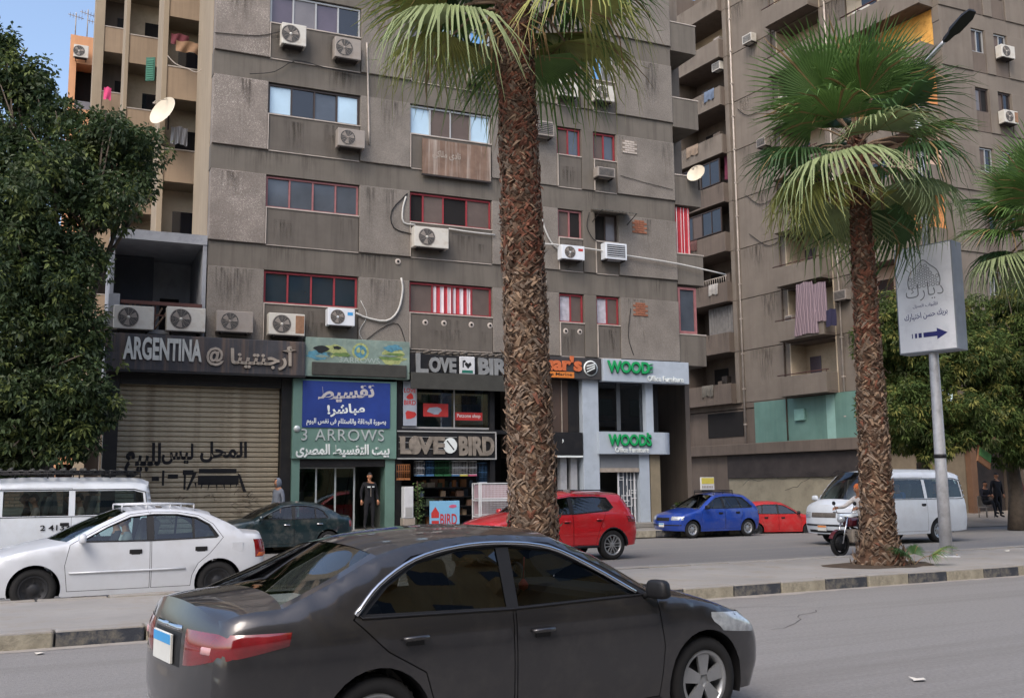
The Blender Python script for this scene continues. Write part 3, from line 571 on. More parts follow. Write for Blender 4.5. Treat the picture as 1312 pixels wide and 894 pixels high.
for z in (.1, .56, 1.06): mb = MB(); mb.box(.06, 1.28, .04, .5, z, z+.02); mb.build('shelf', CW, big)
for k in range(70):
    u = random.uniform(4.95, 7.2); z = random.choice((.5, .8, 1.1, 1.4, 1.7)); y = random.uniform(.5, 1.6); w_ = random.uniform(.1, .3); h_ = random.uniform(.12, .27); mb = MB(); mb.box(u, u+w_, y, y+.15, z, z+h_)
    ci = random.randrange(6); tag(mb.build('goods_box', M_shelf_bits[ci], None, tuple(FO), FY), '%s packet on the %s shelf inside the LOVE BIRD doorway' % (GN[ci], {.5: 'lowest', .8: 'second', 1.1: 'third', 1.4: 'fourth', 1.7: 'topmost'}[z]), 'packet', 'packets on the pet shop shelves')
for z in (.5, .8, 1.1, 1.4, 1.7): bx('shop_shelf', M_blk, 4.9, 7.4, .45, 1.8, z-.03, z-.005)
bp = fthing('poster_board', 'light blue board lettered BIRD with red birdhouse, leaning at the pet shop', 'poster', None, u=5.02, y=-1.0, z=.262)
M_lbl = mat('poster_lightblue', (120, 172, 206), .6, var=.06)
lb(bp, 'board', M_lbl, 0, .98, 0, .03, 0, 1.02); lettering('BIRD', M_pred, bp, .34, -.003, .28, .55, .34, .003, .02)
mb = MB(); mb.prism([(.05, .5), (.3, .5), (.3, .66), (.18, .84), (.05, .66)], -.004, -.001); mb.box(.06, .3, -.004, -.001, .22, .42); mb.build('printed_birdhouse', M_pred, bp); mb = MB(); blob(mb, .75, .85, .12, .05, -.001, 0, 9, .3); mb.build('printed_bird', CP, bp)
for k, (u, z, w_, h_, m, lab) in enumerate(((4.28, .9, .3, .95, M_white, 'white upright water dispenser beside the arrows shop pier'), (4.25, .262, .4, .5, M_dull, 'grey crate under the white dispenser'))):
    c = fthing('dispenser' if k == 0 else 'crate', lab, 'dispenser' if k == 0 else 'crate', None, u=u, y=-.75+.02*k, z=z if k else .765)
    lb(c, 'body', m, 0, w_, 0, .3, 0, h_, .02); lb(c, 'front_panel', M_blk if k else M_alu, .04, w_-.04, -.012, -.002, .05, h_*.35); lb(c, 'top', M_alu, .0, w_, .02, .28, h_+.001, h_+.02)
gp = fthing('hanging_vine', 'green creeper hanging beside the pet shop doorway', 'plant', None, u=4.68, y=-.5, z=.3)
mb = MB()
for k in range(420):
    c = Vector((random.gauss(.12, .09), random.uniform(-.1, .1), random.uniform(0, 1.55))); d = Vector((random.uniform(-1, 1), random.uniform(-1, 1), random.uniform(-1, .3))).normalized()*.05; e = d.orthogonal().normalized()*.02
    mb.add([c-e, c+d*.5, c+e, c-d*.5], [(0, 1, 2, 3)])
mb.build('foliage', mat('vine_leaf', (88, 112, 60), .7, var=.3, scale=9), gp); mb = MB(); mb.tube([(.1, 0, 0), (.13, 0, .8), (.1, 0, 1.6)], .012, 5); mb.build('stem', M_rail, gp)
# --- shop with orange letters
M_org = mat('orange_letter', (196, 104, 62), .55, var=.1, scale=4); M_dg = mat('charcoal_fascia', (58, 56, 56), .6, var=.1)
g6 = fthing('shop_sign', 'charcoal fascia with orange apostrophe letters beside the green furniture sign', 'shop sign', 'shop signs', u=8.86, y=-.3, z=5.32)
lb(g6, 'fascia', M_dg, 0, 2.68, 0, .28, 0, .74, .01); lettering("duar's", M_org, g6, .0, -.004, .25, 1.9, .52, .05, .04, 'orange_letters')
s_ = lb(g6, 'orange_strip', mat('orange_panel', (206, 122, 52), .6, var=.08), .35, 1.6, -.03, -.003, .02, .22); lettering('Jose Marine', M_blk, s_, .42, -.032, .05, 1.1, .14, .002, .01)
mb = MB(); mb.lathe([(.0, -.03), (.27, -.03), (.27, -.003)], 26, 'y', (2.25, 0, .38)); rd = mb.build('round_badge', M_wlet, g6); mb = MB(); mb.lathe([(0, -.035), (.23, -.035), (.23, -.031)], 26, 'y', (2.25, 0, .38)); mb.build('badge_disc', M_dg, rd)
mb = MB()
for k in range(3): mb.prism([(2.08, .26+k*.1), (2.1, .23+k*.1), (2.42, .38+k*.07), (2.4, .42+k*.07)], -.040, -.036)
mb.build('badge_stripe', M_wlet, rd)
M_brp = mat('brown_panel', (72, 58, 50), .6, var=.2, scale=1.5)
bx('mezzanine_panel', M_brp, 8.95, 10.42, .1, .2, 3.52, 5.3); bx('mezzanine_panel', M_blk, 10.44, 10.86, .12, .2, 3.52, 5.3); bx('panel_strip', M_dull, 10.16, 10.19, .07, .1, 3.52, 5.3)
g7 = fthing('shop_sign', 'plain black fascia with one white apostrophe between palm and furniture shop', 'shop sign', 'shop signs', u=8.5, y=-.16, z=2.72)
lb(g7, 'fascia', M_blk, 0, 2.34, 0, .2, 0, .78, .01); lb(g7, 'white_strip', M_wlet, 0, 2.34, -.01, .19, -.06, -.003); lettering("’", M_wlet, g7, 1.55, -.003, .42, .05, .13, .003, .02)
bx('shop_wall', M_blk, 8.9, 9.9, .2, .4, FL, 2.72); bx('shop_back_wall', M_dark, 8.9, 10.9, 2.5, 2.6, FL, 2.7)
for u in (10.1, 10.5): bx('marble_pier', M_annex, u, u+.24, .1, .35, FL, 2.7)
# --- furniture shop
M_pale = mat('pale_blue_cladding', (166, 176, 186), .5, var=.06, scale=.7, dirt=((120, 128, 136), .35, 1.5))
bx('shop_pier', M_pale, 10.88, 11.5, -.12, .4, FL-.1, 5.34, ch=.01); bx('shop_pier', M_pale, 13.42, 13.72, -.1, .3, 3.54, 5.3); bx('shop_pier', M_pale, 13.1, 13.5, -.1, .4, FL-.1, 2.8); bx('shop_pier', mat('stone_pier', (128, 118, 98), .8, var=.15, scale=3), 13.55, 13.95, -.08, .4, FL-.15, 2.8)
W1 = fthing('shop_sign', 'tilted pale upper sign with green WOODS lettering, above the glazed mezzanine', 'shop sign', 'shop signs', u=11.56, y=-.42, z=5.27)
lb(W1, 'panel', M_pale, 0, 3.5, 0, .4, 0, .78, .012)
M_wg = mat('woods_green', (26, 148, 84), .45, var=.08); M_wgd = mat('woods_green_edge', (14, 86, 52), .6)
def woods(par, x, z, w, h, s):
    lettering(s, M_wgd, par, x+.03, -.003, z-.02, w, h, .05, .03, 'letter_shadow'); return lettering(s, M_wg, par, x, -.055, z, w, h, .03, .03, 'green_letters')
woods(W1, .12, .3, 1.7, .42, 'WOOD'); mb = MB()
for k in range(4): mb.prism([(1.7, .34+k*.09), (1.72, .31+k*.09), (1.98, .37+k*.09+random.uniform(-.03, .03)), (1.95, .40+k*.09)], -.05, -.003)
mb.build('broken_letter', M_wg, W1); lettering('Office Furniture', M_wlet, W1, 1.75, -.004, .05, 1.5, .2, .03, .015, 'white_letters')
W2 = fthing('shop_sign', 'pale lower sign with rounded end and green WOODS lettering over the entrance', 'shop sign', 'shop signs', u=11.42, y=-.28, z=2.78)
mb = MB(); pl = [(0, .26), (0, 0), (2.55, 0)]+[(2.55+.5*math.sin(a), .5-.5*math.cos(a)) for a in [PI/2*i/8 for i in range(1, 9)]]+[(3.05, 1.3), (2.8, 1.3), (2.8, .26)]
mb.prism(pl, 0, .76, 'xy'); mb.build('panel', M_pale, W2)
woods(W2, .32, .28, 1.72, .4, "WOODS"); lettering('’', M_wg, W2, 1.85, -.05, .62, .08, .12, .04, .02); lettering('Office Furniture', M_wlet, W2, .6, -.004, .05, 1.35, .19, .03, .015, 'white_letters')
mz = bx('mezzanine_window', M_blk, 11.51, 13.41, .1, .16, 3.55, 3.6); mb = MB(); mb.box(11.51, 13.41, .12, .13, 3.6, 5.28); mb.build('pane', glass('mezz_glass', (.5, .52, .54), .05), mz)
mb = MB(); mb.box(12.35, 12.5, .1, .15, 3.6, 5.28); mb.build('glazing_bar', mat('bar_grey', (74, 78, 82), .6), mz)
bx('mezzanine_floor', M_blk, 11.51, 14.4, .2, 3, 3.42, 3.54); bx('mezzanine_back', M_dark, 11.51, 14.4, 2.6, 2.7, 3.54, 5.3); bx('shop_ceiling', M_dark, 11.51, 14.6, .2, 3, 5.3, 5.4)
bx('corner_glass_frame', M_pale, 14.2, 14.32, .9, 1.0, 3.54, 5.3); bx('side_sill', M_pale, 13.74, 14.45, .1, 1.9, 3.44, 3.52)
for k, (u, y) in enumerate(((11.8, .7), (12.2, 1.1), (12.7, .8), (13.05, 1.2))):
    ch = fthing('office_chair', ('black office chair at the left corner of the mezzanine window', 'black office chair behind the left mezzanine pane', 'black office chair behind the right mezzanine pane', 'black office chair at the right corner of the mezzanine window')[k], 'chair', 'office chairs in the mezzanine', u=u, y=y, z=3.545)
    lb(ch, 'seat', M_blk, -.24, .24, -.24, .24, .42, .5, .03); lb(ch, 'backrest', M_blk, -.22, .22, .2, .27, .55, 1.1, .03); mb = MB(); mb.tube([(0, 0, .08), (0, 0, .42)], .03, 6)
    for a in range(5): mb.tube([(0, 0, .08), (.28*math.cos(a*1.257), .28*math.sin(a*1.257), .03)], .02, 5)
    mb.build('base', M_dull, ch)
bx('entrance_lintel', mat('grey_lintel', (112, 116, 120), .6, var=.08), 11.51, 13.09, -.06, .3, 2.2, 2.77); bx('shutter_lip', M_dull, 11.52, 13.08, -.1, -.062, 2.16, 2.3)
bx('shop_back_wall', M_wall_in, 11.4, 14, 3, 3.1, FL, 2.7); bx('shop_floor', M_floor_in, 11.4, 14, -.1, 3, FL-.1, FL+.005); bx('shop_side_wall', M_dark, 11.4, 11.5, .41, 3, FL, 2.7)
gt = bx('entrance_gate', M_white, 12.28, 12.33, .02, .06, FL, 2.15); bx('gate_stile', M_white, 12.93, 12.98, .02, .06, FL, 2.15, gt)
mb = MB()
for k in range(40):
    u = 12.33+random.randrange(6)*.1; z = FL+.1+random.randrange(18)*.09
    if random.random() < .5: mb.box(u, u+.2, .03, .05, z, z+.025)
    else: mb.box(u, u+.025, .031, .051, z, z+.22)
for u in (12.5, 12.65, 12.8): mb.box(u, u+.02, .029, .049, FL, 2.15)
mb.build('gate_lattice', M_white, gt); mb = MB(); mb.box(12.33, 12.93, .09, .1, FL, 2.15); mb.build('gate_glass', PANES['b'], gt)
# side-street flank under the corner balconies
bx('flank_wall', M_blk, 13.96, 14.3, .5, 9, 0, 5.3)
# ================================================================= vehicles
def paint(name, col, rough=.28, metal=.25, coat=.8, dust=.25):
    return mat(name, col, rough, metal, var=.05, scale=1.5, spec=.5, coat=coat, dirt=((150, 142, 132), dust, 2.5))
M_tyre = mat('tyre_rubber', (30, 30, 31), .85, var=.15, scale=9); M_rim = mat('alloy_rim', (168, 170, 172), .35, metal=.7, var=.1, scale=5); M_rimd = mat('steel_rim_dark', (52, 53, 56), .5, metal=.5, var=.2, scale=6)
M_trim = mat('black_trim', (26, 26, 28), .55, var=.1); M_in = mat('car_interior', (66, 64, 62), .85, var=.1); M_seat = mat('seat_cloth', (104, 100, 96), .9, var=.15, scale=5); M_chr = mat('chrome', (214, 216, 220), .12, metal=1., var=0)
M_lens = mat('lamp_lens_clear', (190, 196, 200), .12, metal=.35, spec=.9, var=.3, scale=14); M_lred = mat('lamp_lens_red', (118, 14, 22), .1, spec=.9, coat=1, var=.25, scale=9); M_lorg = mat('lamp_lens_orange', (206, 96, 34), .15, spec=.8, var=.15)
M_plw = mat('plate_white', (206, 206, 200), .5); M_plb = mat('plate_blue', (66, 150, 206), .5); M_plo = mat('plate_orange', (214, 130, 62), .5)
G_car = glass('car_glass', (.58, .62, .61), .02); G_dark = glass('car_glass_tinted', (.24, .26, .26), .05); G_clear = glass('van_glass', (.62, .76, .76), .03)
def crom(pts, sub):
    if len(pts) < 3 or sub < 2:
        return [tuple(np.array(pts[i])+(np.array(pts[i+1])-np.array(pts[i]))*k/sub) for i in range(len(pts)-1) for k in range(sub)]+[tuple(pts[-1])]
    P = [np.array(p, float) for p in pts]; P = [2*P[0]-P[1]]+P+[2*P[-1]-P[-2]]; out = []
    for i in range(1, len(P)-2):
        for k in range(sub):
            t = k/sub; a, b, c, d = P[i-1:i+3]
            out.append(tuple(.5*((2*b)+(c-a)*t+(2*a-5*b+4*c-d)*t*t+(3*b-a-3*c+d)*t**3)))
    return out+[tuple(P[-2])]
def pip(P, poly):
    """which of the points lie inside the polygon"""
    x, y = P[:, 0], P[:, 1]; ins = np.zeros(len(P), bool); n = len(poly)
    for i in range(n):
        (x0, y0), (x1, y1) = poly[i], poly[(i+1) % n]
        if y0 == y1: continue
        c = ((y0 > y) != (y1 > y)) & (x < (x1-x0)*(y-y0)/(y1-y0)+x0); ins ^= c
    return ins
def area(p): return sum(p[i][0]*p[(i+1) % len(p)][1]-p[(i+1) % len(p)][0]*p[i][1] for i in range(len(p)))/2
def shrink(poly, d):
    if area(poly) < 0: poly = poly[::-1]
    n = len(poly); out = []
    for i in range(n):
        a, b, c = (Vector(poly[(i-1) % n]), Vector(poly[i]), Vector(poly[(i+1) % n]))
        e1, e2 = (b-a).normalized(), (c-b).normalized(); n1, n2 = Vector((-e1.y, e1.x)), Vector((-e2.y, e2.x)); m = n1+n2
        m = m/max(m.length_squared, .3)*2; out.append(tuple(b+m*d))
    return out
def dens(poly, s):
    """polygon or line with extra points so that no edge is longer than s"""
    out = []
    for i in range(len(poly)):
        a, b = np.array(poly[i]), np.array(poly[(i+1) % len(poly)]); k = max(1, int(np.linalg.norm(b-a)/s))
        out += [tuple(a+(b-a)*j/k) for j in range(k)]
    return out
def cdt(polys, g, keep, extra=()):
    """triangulate the plane round the polygons' edges on a grid of spacing g inside polygon keep"""
    vs_, es = [], []
    for p in polys:
        b = len(vs_); vs_ += [Vector(q) for q in p]; es += [(b+i, b+(i+1) % len(p)) for i in range(len(p))]
    B = np.array([tuple(v) for v in vs_]); K = np.array(keep)
    xs = np.arange(K[:, 0].min(), K[:, 0].max(), g); zs = np.arange(K[:, 1].min(), K[:, 1].max(), g)
    G = np.array([(x+(.5*g if j % 2 else 0), z) for j, z in enumerate(zs) for x in xs]); G = G[pip(G, keep)]
    if len(extra):
        X_ = np.array(extra); X_ = X_[pip(X_, keep)]; dx_ = np.sqrt(((X_[:, None, :]-B[None])**2).sum(2)).min(1); X_ = X_[dx_ > .008]; B2_ = np.vstack([B, X_]); vs_ += [Vector(tuple(q)) for q in X_]
    else: B2_ = B
    d = np.sqrt(((G[:, None, :]-B2_[None])**2).sum(2)).min(1); G = G[d > g*.45]
    vs_ += [Vector(tuple(q)) for q in G]
    r = delaunay_2d_cdt(vs_, es, [], 0, 1e-5); V = np.array([tuple(v) for v in r[0]]); F = np.array([f for f in r[2] if len(f) == 3])
    a, b, c = V[F[:, 0]], V[F[:, 1]], V[F[:, 2]]; A = ((b[:, 0]-a[:, 0])*(c[:, 1]-a[:, 1])-(c[:, 0]-a[:, 0])*(b[:, 1]-a[:, 1]))/2
    F[A < 0] = F[A < 0][:, ::-1]; F = F[np.abs(A) > 2e-6]
    return V, F, V[F].mean(1)
class Car:
    def __init__(s, name, label, sp, loc, head, group):
        s.sp = sp; s.o = thing(name, label, sp.get('cat', 'car'), loc, head, group); s.o.scale = (sp.get('scale', 1),)*3
        E, C = sp['edge'], sp['center']; sg = sp['seg']; s.segs = {}; s.SE = []; sub = sp.get('sub', 5)
        for nm, (a, b) in sg.items():
            e, c = crom(E[a:b+1], sub), crom(C[a:b+1], sub); s.segs[nm] = (e, c); s.SE += (e if not s.SE else e[1:])
        xs = [p for k in ('hood', 'windscreen', 'roof', 'rear_window', 'trunk') if k in s.segs for p in s.segs[k][0]]
        xs = sorted(xs); s.tx = np.array([p[0] for p in xs]); s.tz = np.array([p[1] for p in xs])
        f_ = lambda k: (lambda q: (np.array([p[1] for p in q]), np.array([p[0] for p in q])))(sorted(s.segs[k][0], key=lambda p: p[1]))
        s.er, s.ef = f_('rear'), f_('front')
    def top(s, x): return np.interp(x, s.tx, s.tz)
    def W(s, x, z):
        sp = s.sp; x = np.asarray(x, float); z = np.asarray(z, float); w0, zb, k = sp['w'], sp['belt'], sp['tum']; zm = sp.get('zm', .58)
        lo = np.clip((zm-z)/zm, 0, 1); w = w0-sp.get('tuck', .07)*lo**2
        mid = np.clip((z-zm)/(zb-zm), 0, 1); w = w-.025*mid**2
        up = np.clip(z-zb, 0, 9); w = w-k*up-sp.get('tum2', .0)*up**2
        for ln, am, wd_ in sp.get('lines', ()): w = w+am*np.exp(-((z-ln)/wd_)**2)
        xf, xr = sp['x1'], sp['x0']; f0, r0 = xf-sp.get('fl', .9), xr+sp.get('rl', .8)
        w = w*(1-sp.get('fa', .22)*np.clip((x-f0)/(xf-f0), 0, 1.2)**sp.get('fp', 2.4))*(1-sp.get('ra', .18)*np.clip((r0-x)/(r0-xr), 0, 1.2)**sp.get('rp', 2.4))
        r = sp.get('round', .06); d = np.clip(s.top(x)-z, 0, r); w = w-.75*(r-np.sqrt(np.maximum(r*r-(r-d)**2, 0)))
        re = sp.get('endr', .12)
        for (zz, xx), sg in ((s.er, 1), (s.ef, -1)):
            d = np.clip((x-np.interp(z, zz, xx))*sg, 0, re); w = w-np.where(z < zz[-1]+.04, 1, 0)*.7*(re-np.sqrt(np.maximum(re*re-(re-d)**2, 0)))
        return w
    def wrap(s, nm, mat_, name=None, off=0, sub=None, par=None, t0=-1., t1=1., n=18, i0=0, i1=None, p=2.3, inset=0.):
        e, c = s.segs[nm]; e, c = e[i0:i1], c[i0:i1]; mb = MB(); vs_ = []
        tt = [t0+(t1-t0)*j/n for j in range(n+1)]
        for (xe, ze), (xc, zc) in zip(e, c):
            w = float(s.W(xe, ze))-inset
            for t in tt:
                f = 1-abs(t)**p; vs_.append((xe+(xc-xe)*f, t*w, ze+(zc-ze)*f+off))
        m = n+1; mb.add(vs_, [(i*m+j, i*m+j+1, (i+1)*m+j+1, (i+1)*m+j) for i in range(len(e)-1) for j in range(n)], 0, True)
        return mb.build(name or nm, mat_, par or s.o)
    def side(s, V, F, sel, sgn, off=0.):
        idx = np.unique(F[sel]); mp = -np.ones(len(V), int); mp[idx] = np.arange(len(idx)); x, z = V[idx, 0], V[idx, 1]; y = (s.W(x, z)+off)*sgn
        f = mp[F[sel]]; f = f[:, ::-1] if sgn < 0 else f
        return [(float(a), float(b), float(c)) for a, b, c in zip(x, y, z)], [tuple(int(q) for q in t) for t in f[:, ::-1]]
    def prof(s, front, z):
        """edge x and centre x of the nose or tail at height z"""
        e, c = s.segs['front' if front else 'rear']; e = sorted(e, key=lambda p: p[1]); c = sorted(c, key=lambda p: p[1])
        return np.interp(z, [p[1] for p in e], [p[0] for p in e]), np.interp(z, [p[1] for p in c], [p[0] for p in c])
    def girth(s, front, z, q, off, sgn):
        """point on the body's skin at height z: q<0 metres back along the side from the corner, 0..1 across the nose to its middle"""
        xe, xc = s.prof(front, z)
        if q <= 0:
            x = xe+(q if front else -q); return (x, sgn*(float(s.W(x, z))+off), z)
        t = 1-q; f = 1-t**2.3; return (xe+(xc-xe)*f+(off if front else -off), sgn*(t*float(s.W(xe, z))+off*.3), z)
    def patch(s, name, m, front, sgn, q0, q1, zlo, zhi, off=.008, n=10, mz=4, par=None):
        """a lens, grille or plate lying on the nose or tail; zlo and zhi may be functions of position"""
        fl = zlo if callable(zlo) else (lambda k: zlo); fh = zhi if callable(zhi) else (lambda k: zhi); mb = MB(); vs_ = []
        for i in range(n+1):
            k = i/n; q = q0+(q1-q0)*k
            for j in range(mz+1):
                z = fl(k)+(fh(k)-fl(k))*j/mz; e = off if (0 < j < mz and 0 < i < n) else off*.15; vs_.append(s.girth(front, z, q, e, sgn))
        m_ = mz+1; fs = [(i*m_+j, i*m_+j+1, (i+1)*m_+j+1, (i+1)*m_+j) for i in range(n) for j in range(mz)]
        if (sgn > 0) == front: fs = [f[::-1] for f in fs]
        mb.add(vs_, fs, 0, True); return mb.build(name, m, par or s.o)
def wheel_meshes(r, w, style, rr):
    t = MB(); t.lathe([(rr, -w*.42), (rr+.01, -w*.5), (r-.045, -w*.5), (r-.012, -w*.42), (r, -w*.28), (r, w*.28), (r-.012, w*.42), (r-.045, w*.5), (rr+.01, w*.5), (rr, w*.42)], 32, 'y')
    for k in range(40):
        a = 2*PI*k/40; M_ = Matrix.Rotation(a, 4, 'Y'); t.box(-.008, .008, -w*.3, w*.3, r-.003, r+.004, 0, M_)
    rim = MB(); rim.lathe([(rr+.002, -w*.44), (rr-.012, -w*.47), (rr-.03, -w*.40), (rr-.035, w*.3)], 32, 'y')
    if style == 'steel':
        rim.lathe([(.0, -w*.34), (.05, -w*.34), (.07, -w*.26), (.11, -w*.22), (rr-.05, -w*.34), (rr-.02, -w*.40)], 28, 'y')
        for k in range(8): a = 2*PI*k/8; rim.lathe([(0, 0), (.02, 0)], 8, 'y', (math.cos(a)*(rr-.075), -w*.335, math.sin(a)*(rr-.075)), 1)
    else:
        ns = 5 if style == 'alloy' else 6; rim.lathe([(0, -w*.36), (.055, -w*.36), (.065, -w*.28)], 16, 'y')
        for k in range(ns):
            M_ = Matrix.Rotation(2*PI*k/ns, 4, 'Y'); a0, a1 = (.032, .06) if style == 'alloy' else (.02, .032)
            if style == 'alloy': rim.prism([(-a0, .04), (a0, .04), (a1, rr-.025), (-a1, rr-.025)], -w*.40, -w*.30, M_=M_)
            else:
                for sg in (-1, 1): rim.prism([(-.01, .04), (.012, .04), (sg*.07+.016, rr-.025), (sg*.07-.016, rr-.025)], -w*.40, -w*.30, M_=M_)
    hub = MB(); hub.lathe([(0, -w*.1), (rr-.06, -w*.1), (rr-.06, w*.2), (0, w*.2)], 20, 'y')
    return t, rim, hub
def make_car(name, label, sp, loc, head, group=None):
    c = Car(name, label, sp, loc, head, group); P = sp['paint']; o = c.o; g = sp.get('grid', .10)
    r, xf, xr, R_ = sp['tyre'], sp['ax'][0], sp['ax'][1], sp['tyre']+sp.get('archgap', .045); zs = sp.get('sill', .2)
    def arch(cx):
        a0 = math.asin(max(-1, min(1, (zs-r)/R_))); return [(cx+R_*math.cos(a), r+R_*math.sin(a)) for a in [PI-a0+(2*a0-PI)*k/18 for k in range(19)]]
    low = [(xr-R_-.01, zs+.02)]+arch(xr)+[(xr+R_+.02, zs-.01), (xf-R_-.02, zs-.01)]+arch(xf)+[(xf+R_+.01, zs+.02)]
    poly = dens(c.SE, g)[:-1] if False else list(c.SE)+low
    out = dens(poly, g); dlo = dens(sp['dlo'], g); doors = [dens(d, g*1.2) for d in sp['doors']]; inn = [dens(shrink(d, .007), g*1.2) for d in sp['doors']]
    ex = [(x+sg*k, z) for (zz, xx), sg in ((c.er, 1), (c.ef, -1)) for z, x in zip(np.linspace(zz[0], zz[-1], 16), np.interp(np.linspace(zz[0], zz[-1], 16), zz, xx)) for k in (.012, .035, .07, .11)]
    ex += [(x, z-k) for x, z in zip(c.tx[::2], c.tz[::2]) for k in (.012, .032)]
    V, F, Cn = cdt([out, dlo]+doors+inn, g, out, ex); ino = pip(Cn, out) & ~pip(Cn, dlo); bod = ino.copy(); dsel = []
    for d, i in zip(doors, inn): bod &= ~pip(Cn, d); dsel.append(ino & pip(Cn, i))
    mb = MB()
    for sg in (1, -1): mb.add(*c.side(V, F, ino, sg, -.03), 0, True)
    for cx in (xf, xr):
        for sg in (1, -1):
            a = arch(cx); w = float(c.W(cx, r)); q = [(x, sg*(w-.02), z) for x, z in a]+[(x, sg*(w-.36), z) for x, z in a]; n = len(a); mb.add(q, [(i, i+1, n+i+1, n+i) for i in range(n-1)], 0, True)
    mb.box(c.sp['x0']+.25, c.sp['x1']-.3, -sp['w']+.36, sp['w']-.36, zs-.02, zs+.12); mb.box(xr+R_+.03, xf-R_-.03, -sp['w']+.1, sp['w']-.1, zs-.015, zs+.06)
    mb.build('underbody', M_trim, o)
    for k, sel in enumerate(dsel):
        fi = np.where(sel)[0]; par = {}
        def fd(a):
            while par.setdefault(a, a) != a: par[a] = par[par[a]]; a = par[a]
            return a
        for t in F[fi]: par[fd(int(t[0]))] = fd(int(t[1])); par[fd(int(t[1]))] = fd(int(t[2]))
        rt = np.array([fd(int(t[0])) for t in F[fi]]); big_ = max(set(rt.tolist()), key=lambda q: (rt == q).sum()); lost = fi[rt != big_]; sel = sel.copy(); sel[lost] = False; dsel[k] = sel; bod[lost] = True
    mb = MB()
    for sg in (1, -1): mb.add(*c.side(V, F, bod, sg), 0, True)
    mb.build('body_side', P, o)
    for k, sel in enumerate(dsel):
        for sg in (1, -1):
            mb = MB(); mb.add(*c.side(V, F, sel, sg), 0, True); d = mb.build('door', P, o)
            if k < len(sp['handles']):
                hx, hz = sp['handles'][k]; w = float(c.W(hx, hz)); hb = MB(); hm = sp.get('handle_mat', P)
                if sp.get('handle', 'bar') == 'bar':
                    hb.tube([(hx-.09, sg*(w+.006), hz), (hx-.075, sg*(w+.035), hz), (hx+.07, sg*(w+.036), hz+.003), (hx+.09, sg*(w+.006), hz)], [.01, .015, .014, .01], 8)
                else: hb.cbox(hx-.085, hx+.085, sg*w-.006, sg*w+.014, hz-.03, hz+.03, .008)
                hb.build('handle', hm, d)
                rc = MB(); rc.cbox(hx-.06, hx+.06, sg*(w)-.012, sg*(w)+.003, hz-.045, hz-.005, .004); rc.build('handle_recess', M_trim, d)
    for nm in ('front', 'hood', 'roof', 'trunk', 'rear'):
        if nm in c.segs: c.wrap(nm, sp.get('seg_mat', {}).get(nm, P), {'front': 'front_bumper', 'rear': 'rear_bumper', 'trunk': 'trunk_lid'}.get(nm, nm))
    gl = sp.get('glass', G_car)
    for nm in ('windscreen', 'rear_window'):
        if nm not in c.segs: continue
        e, _ = c.segs[nm]; n = len(e)
        c.wrap(nm, gl, nm, off=-.004, t0=-.90, t1=.90, i0=0, i1=n)
        for a, b in ((-1., -.90), (.90, 1.)): c.wrap(nm, P, 'pillar', t0=a, t1=b, n=3)
    # side panes, pillars between them
    pz = MB()
    for k, pane in enumerate(sp['panes']):
        pd = dens(pane, g*1.5); V2, F2, C2 = cdt([pd], g*1.5, pd); sel = pip(C2, pd)
        for sg in (1, -1):
            mb = MB(); mb.add(*c.side(V2, F2, sel, sg, -.016), 0, True); mb.build('window', sp.get('glass_rear', gl) if k > 0 else gl, o)
    dd = dens(sp['dlo'], g*1.5); pp = [dens(p, g*1.5) for p in sp['panes']]; V2, F2, C2 = cdt([dd]+pp, g*1.5, dd); sel = pip(C2, dd)
    for p in pp: sel &= ~pip(C2, p)
    for sg in (1, -1):
        mb = MB(); mb.add(*c.side(V2, F2, sel, sg, -.008), 0, True); mb.build('window_pillar', sp.get('pillar_mat', M_trim), o)
        mb = MB(); q = [Vector((x, sg*(float(c.W(x, z))+.002), z)) for x, z in dens(sp['dlo'], .07)]; tr = sp.get('trim', M_trim)
        mb.tube(q+[q[0]], sp.get('trim_r', .008), 6, caps=False); mb.build('window_trim', M_trim, o)
        if sp.get('chrome'):
            mb = MB(); q = [Vector((x, sg*(float(c.W(x, z))+.006), z)) for x, z in crom(sp['chrome'], 4)]; mb.tube(q, .016, 6); mb.build('chrome_strip', M_chr, o)
        mx, mz = sp['mirror']; w = float(c.W(mx, mz)); mb = MB(); M_ = Matrix.Translation((mx, sg*(w+.13), mz+.06))
        pr = [(0, -.09), (.05, -.075), (.075, -.02), (.08, .05), (.06, .085), (0, .09)]; bm_ = bmesh.new(); bmesh.ops.create_uvsphere(bm_, u_segments=14, v_segments=8, radius=1)
        sq = lambda v: math.copysign(abs(v)**.55, v); vv = [M_ @ Vector((sq(v.co.x)*.055*(1.15 if v.co.x > 0 else .6), sq(v.co.y)*.10*(1-.12*sq(v.co.z)), sq(v.co.z)*.066)) for v in bm_.verts]; bm_.verts.index_update(); ff = [[v.index for v in f.verts] for f in bm_.faces]; bm_.free(); mb.add(vv, ff, 0, True)
        mb.tube([(mx, sg*(w-.02), mz), (mx, sg*(w+.07), mz+.03)], .025, 6); mb.build('side_mirror', sp.get('mirror_mat', P), o)
    # wheels
    tm, rm, hm = wheel_meshes(r, sp.get('tw', .2), sp.get('rim', 'steel'), sp.get('rr', r-.1)); tme, rme, hme = tm.mesh('tyre', M_tyre), rm.mesh('rim', [sp.get('rim_mat', M_rim), M_trim]), hm.mesh('wheel', M_trim)
    for cx in (xf, xr):
        for sg in (1, -1):
            y = sg*(float(c.W(cx, r))-sp.get('tw', .2)*.5-.012); wv = put('wheel', hme, o, (cx, y, r), PI if sg > 0 else 0)
            put('tyre', tme, wv); put('rim', rme, wv)
    # cabin
    fz = zs+.12; sx = sp['seats']; hb_ = sp.get('seat_h', .3)
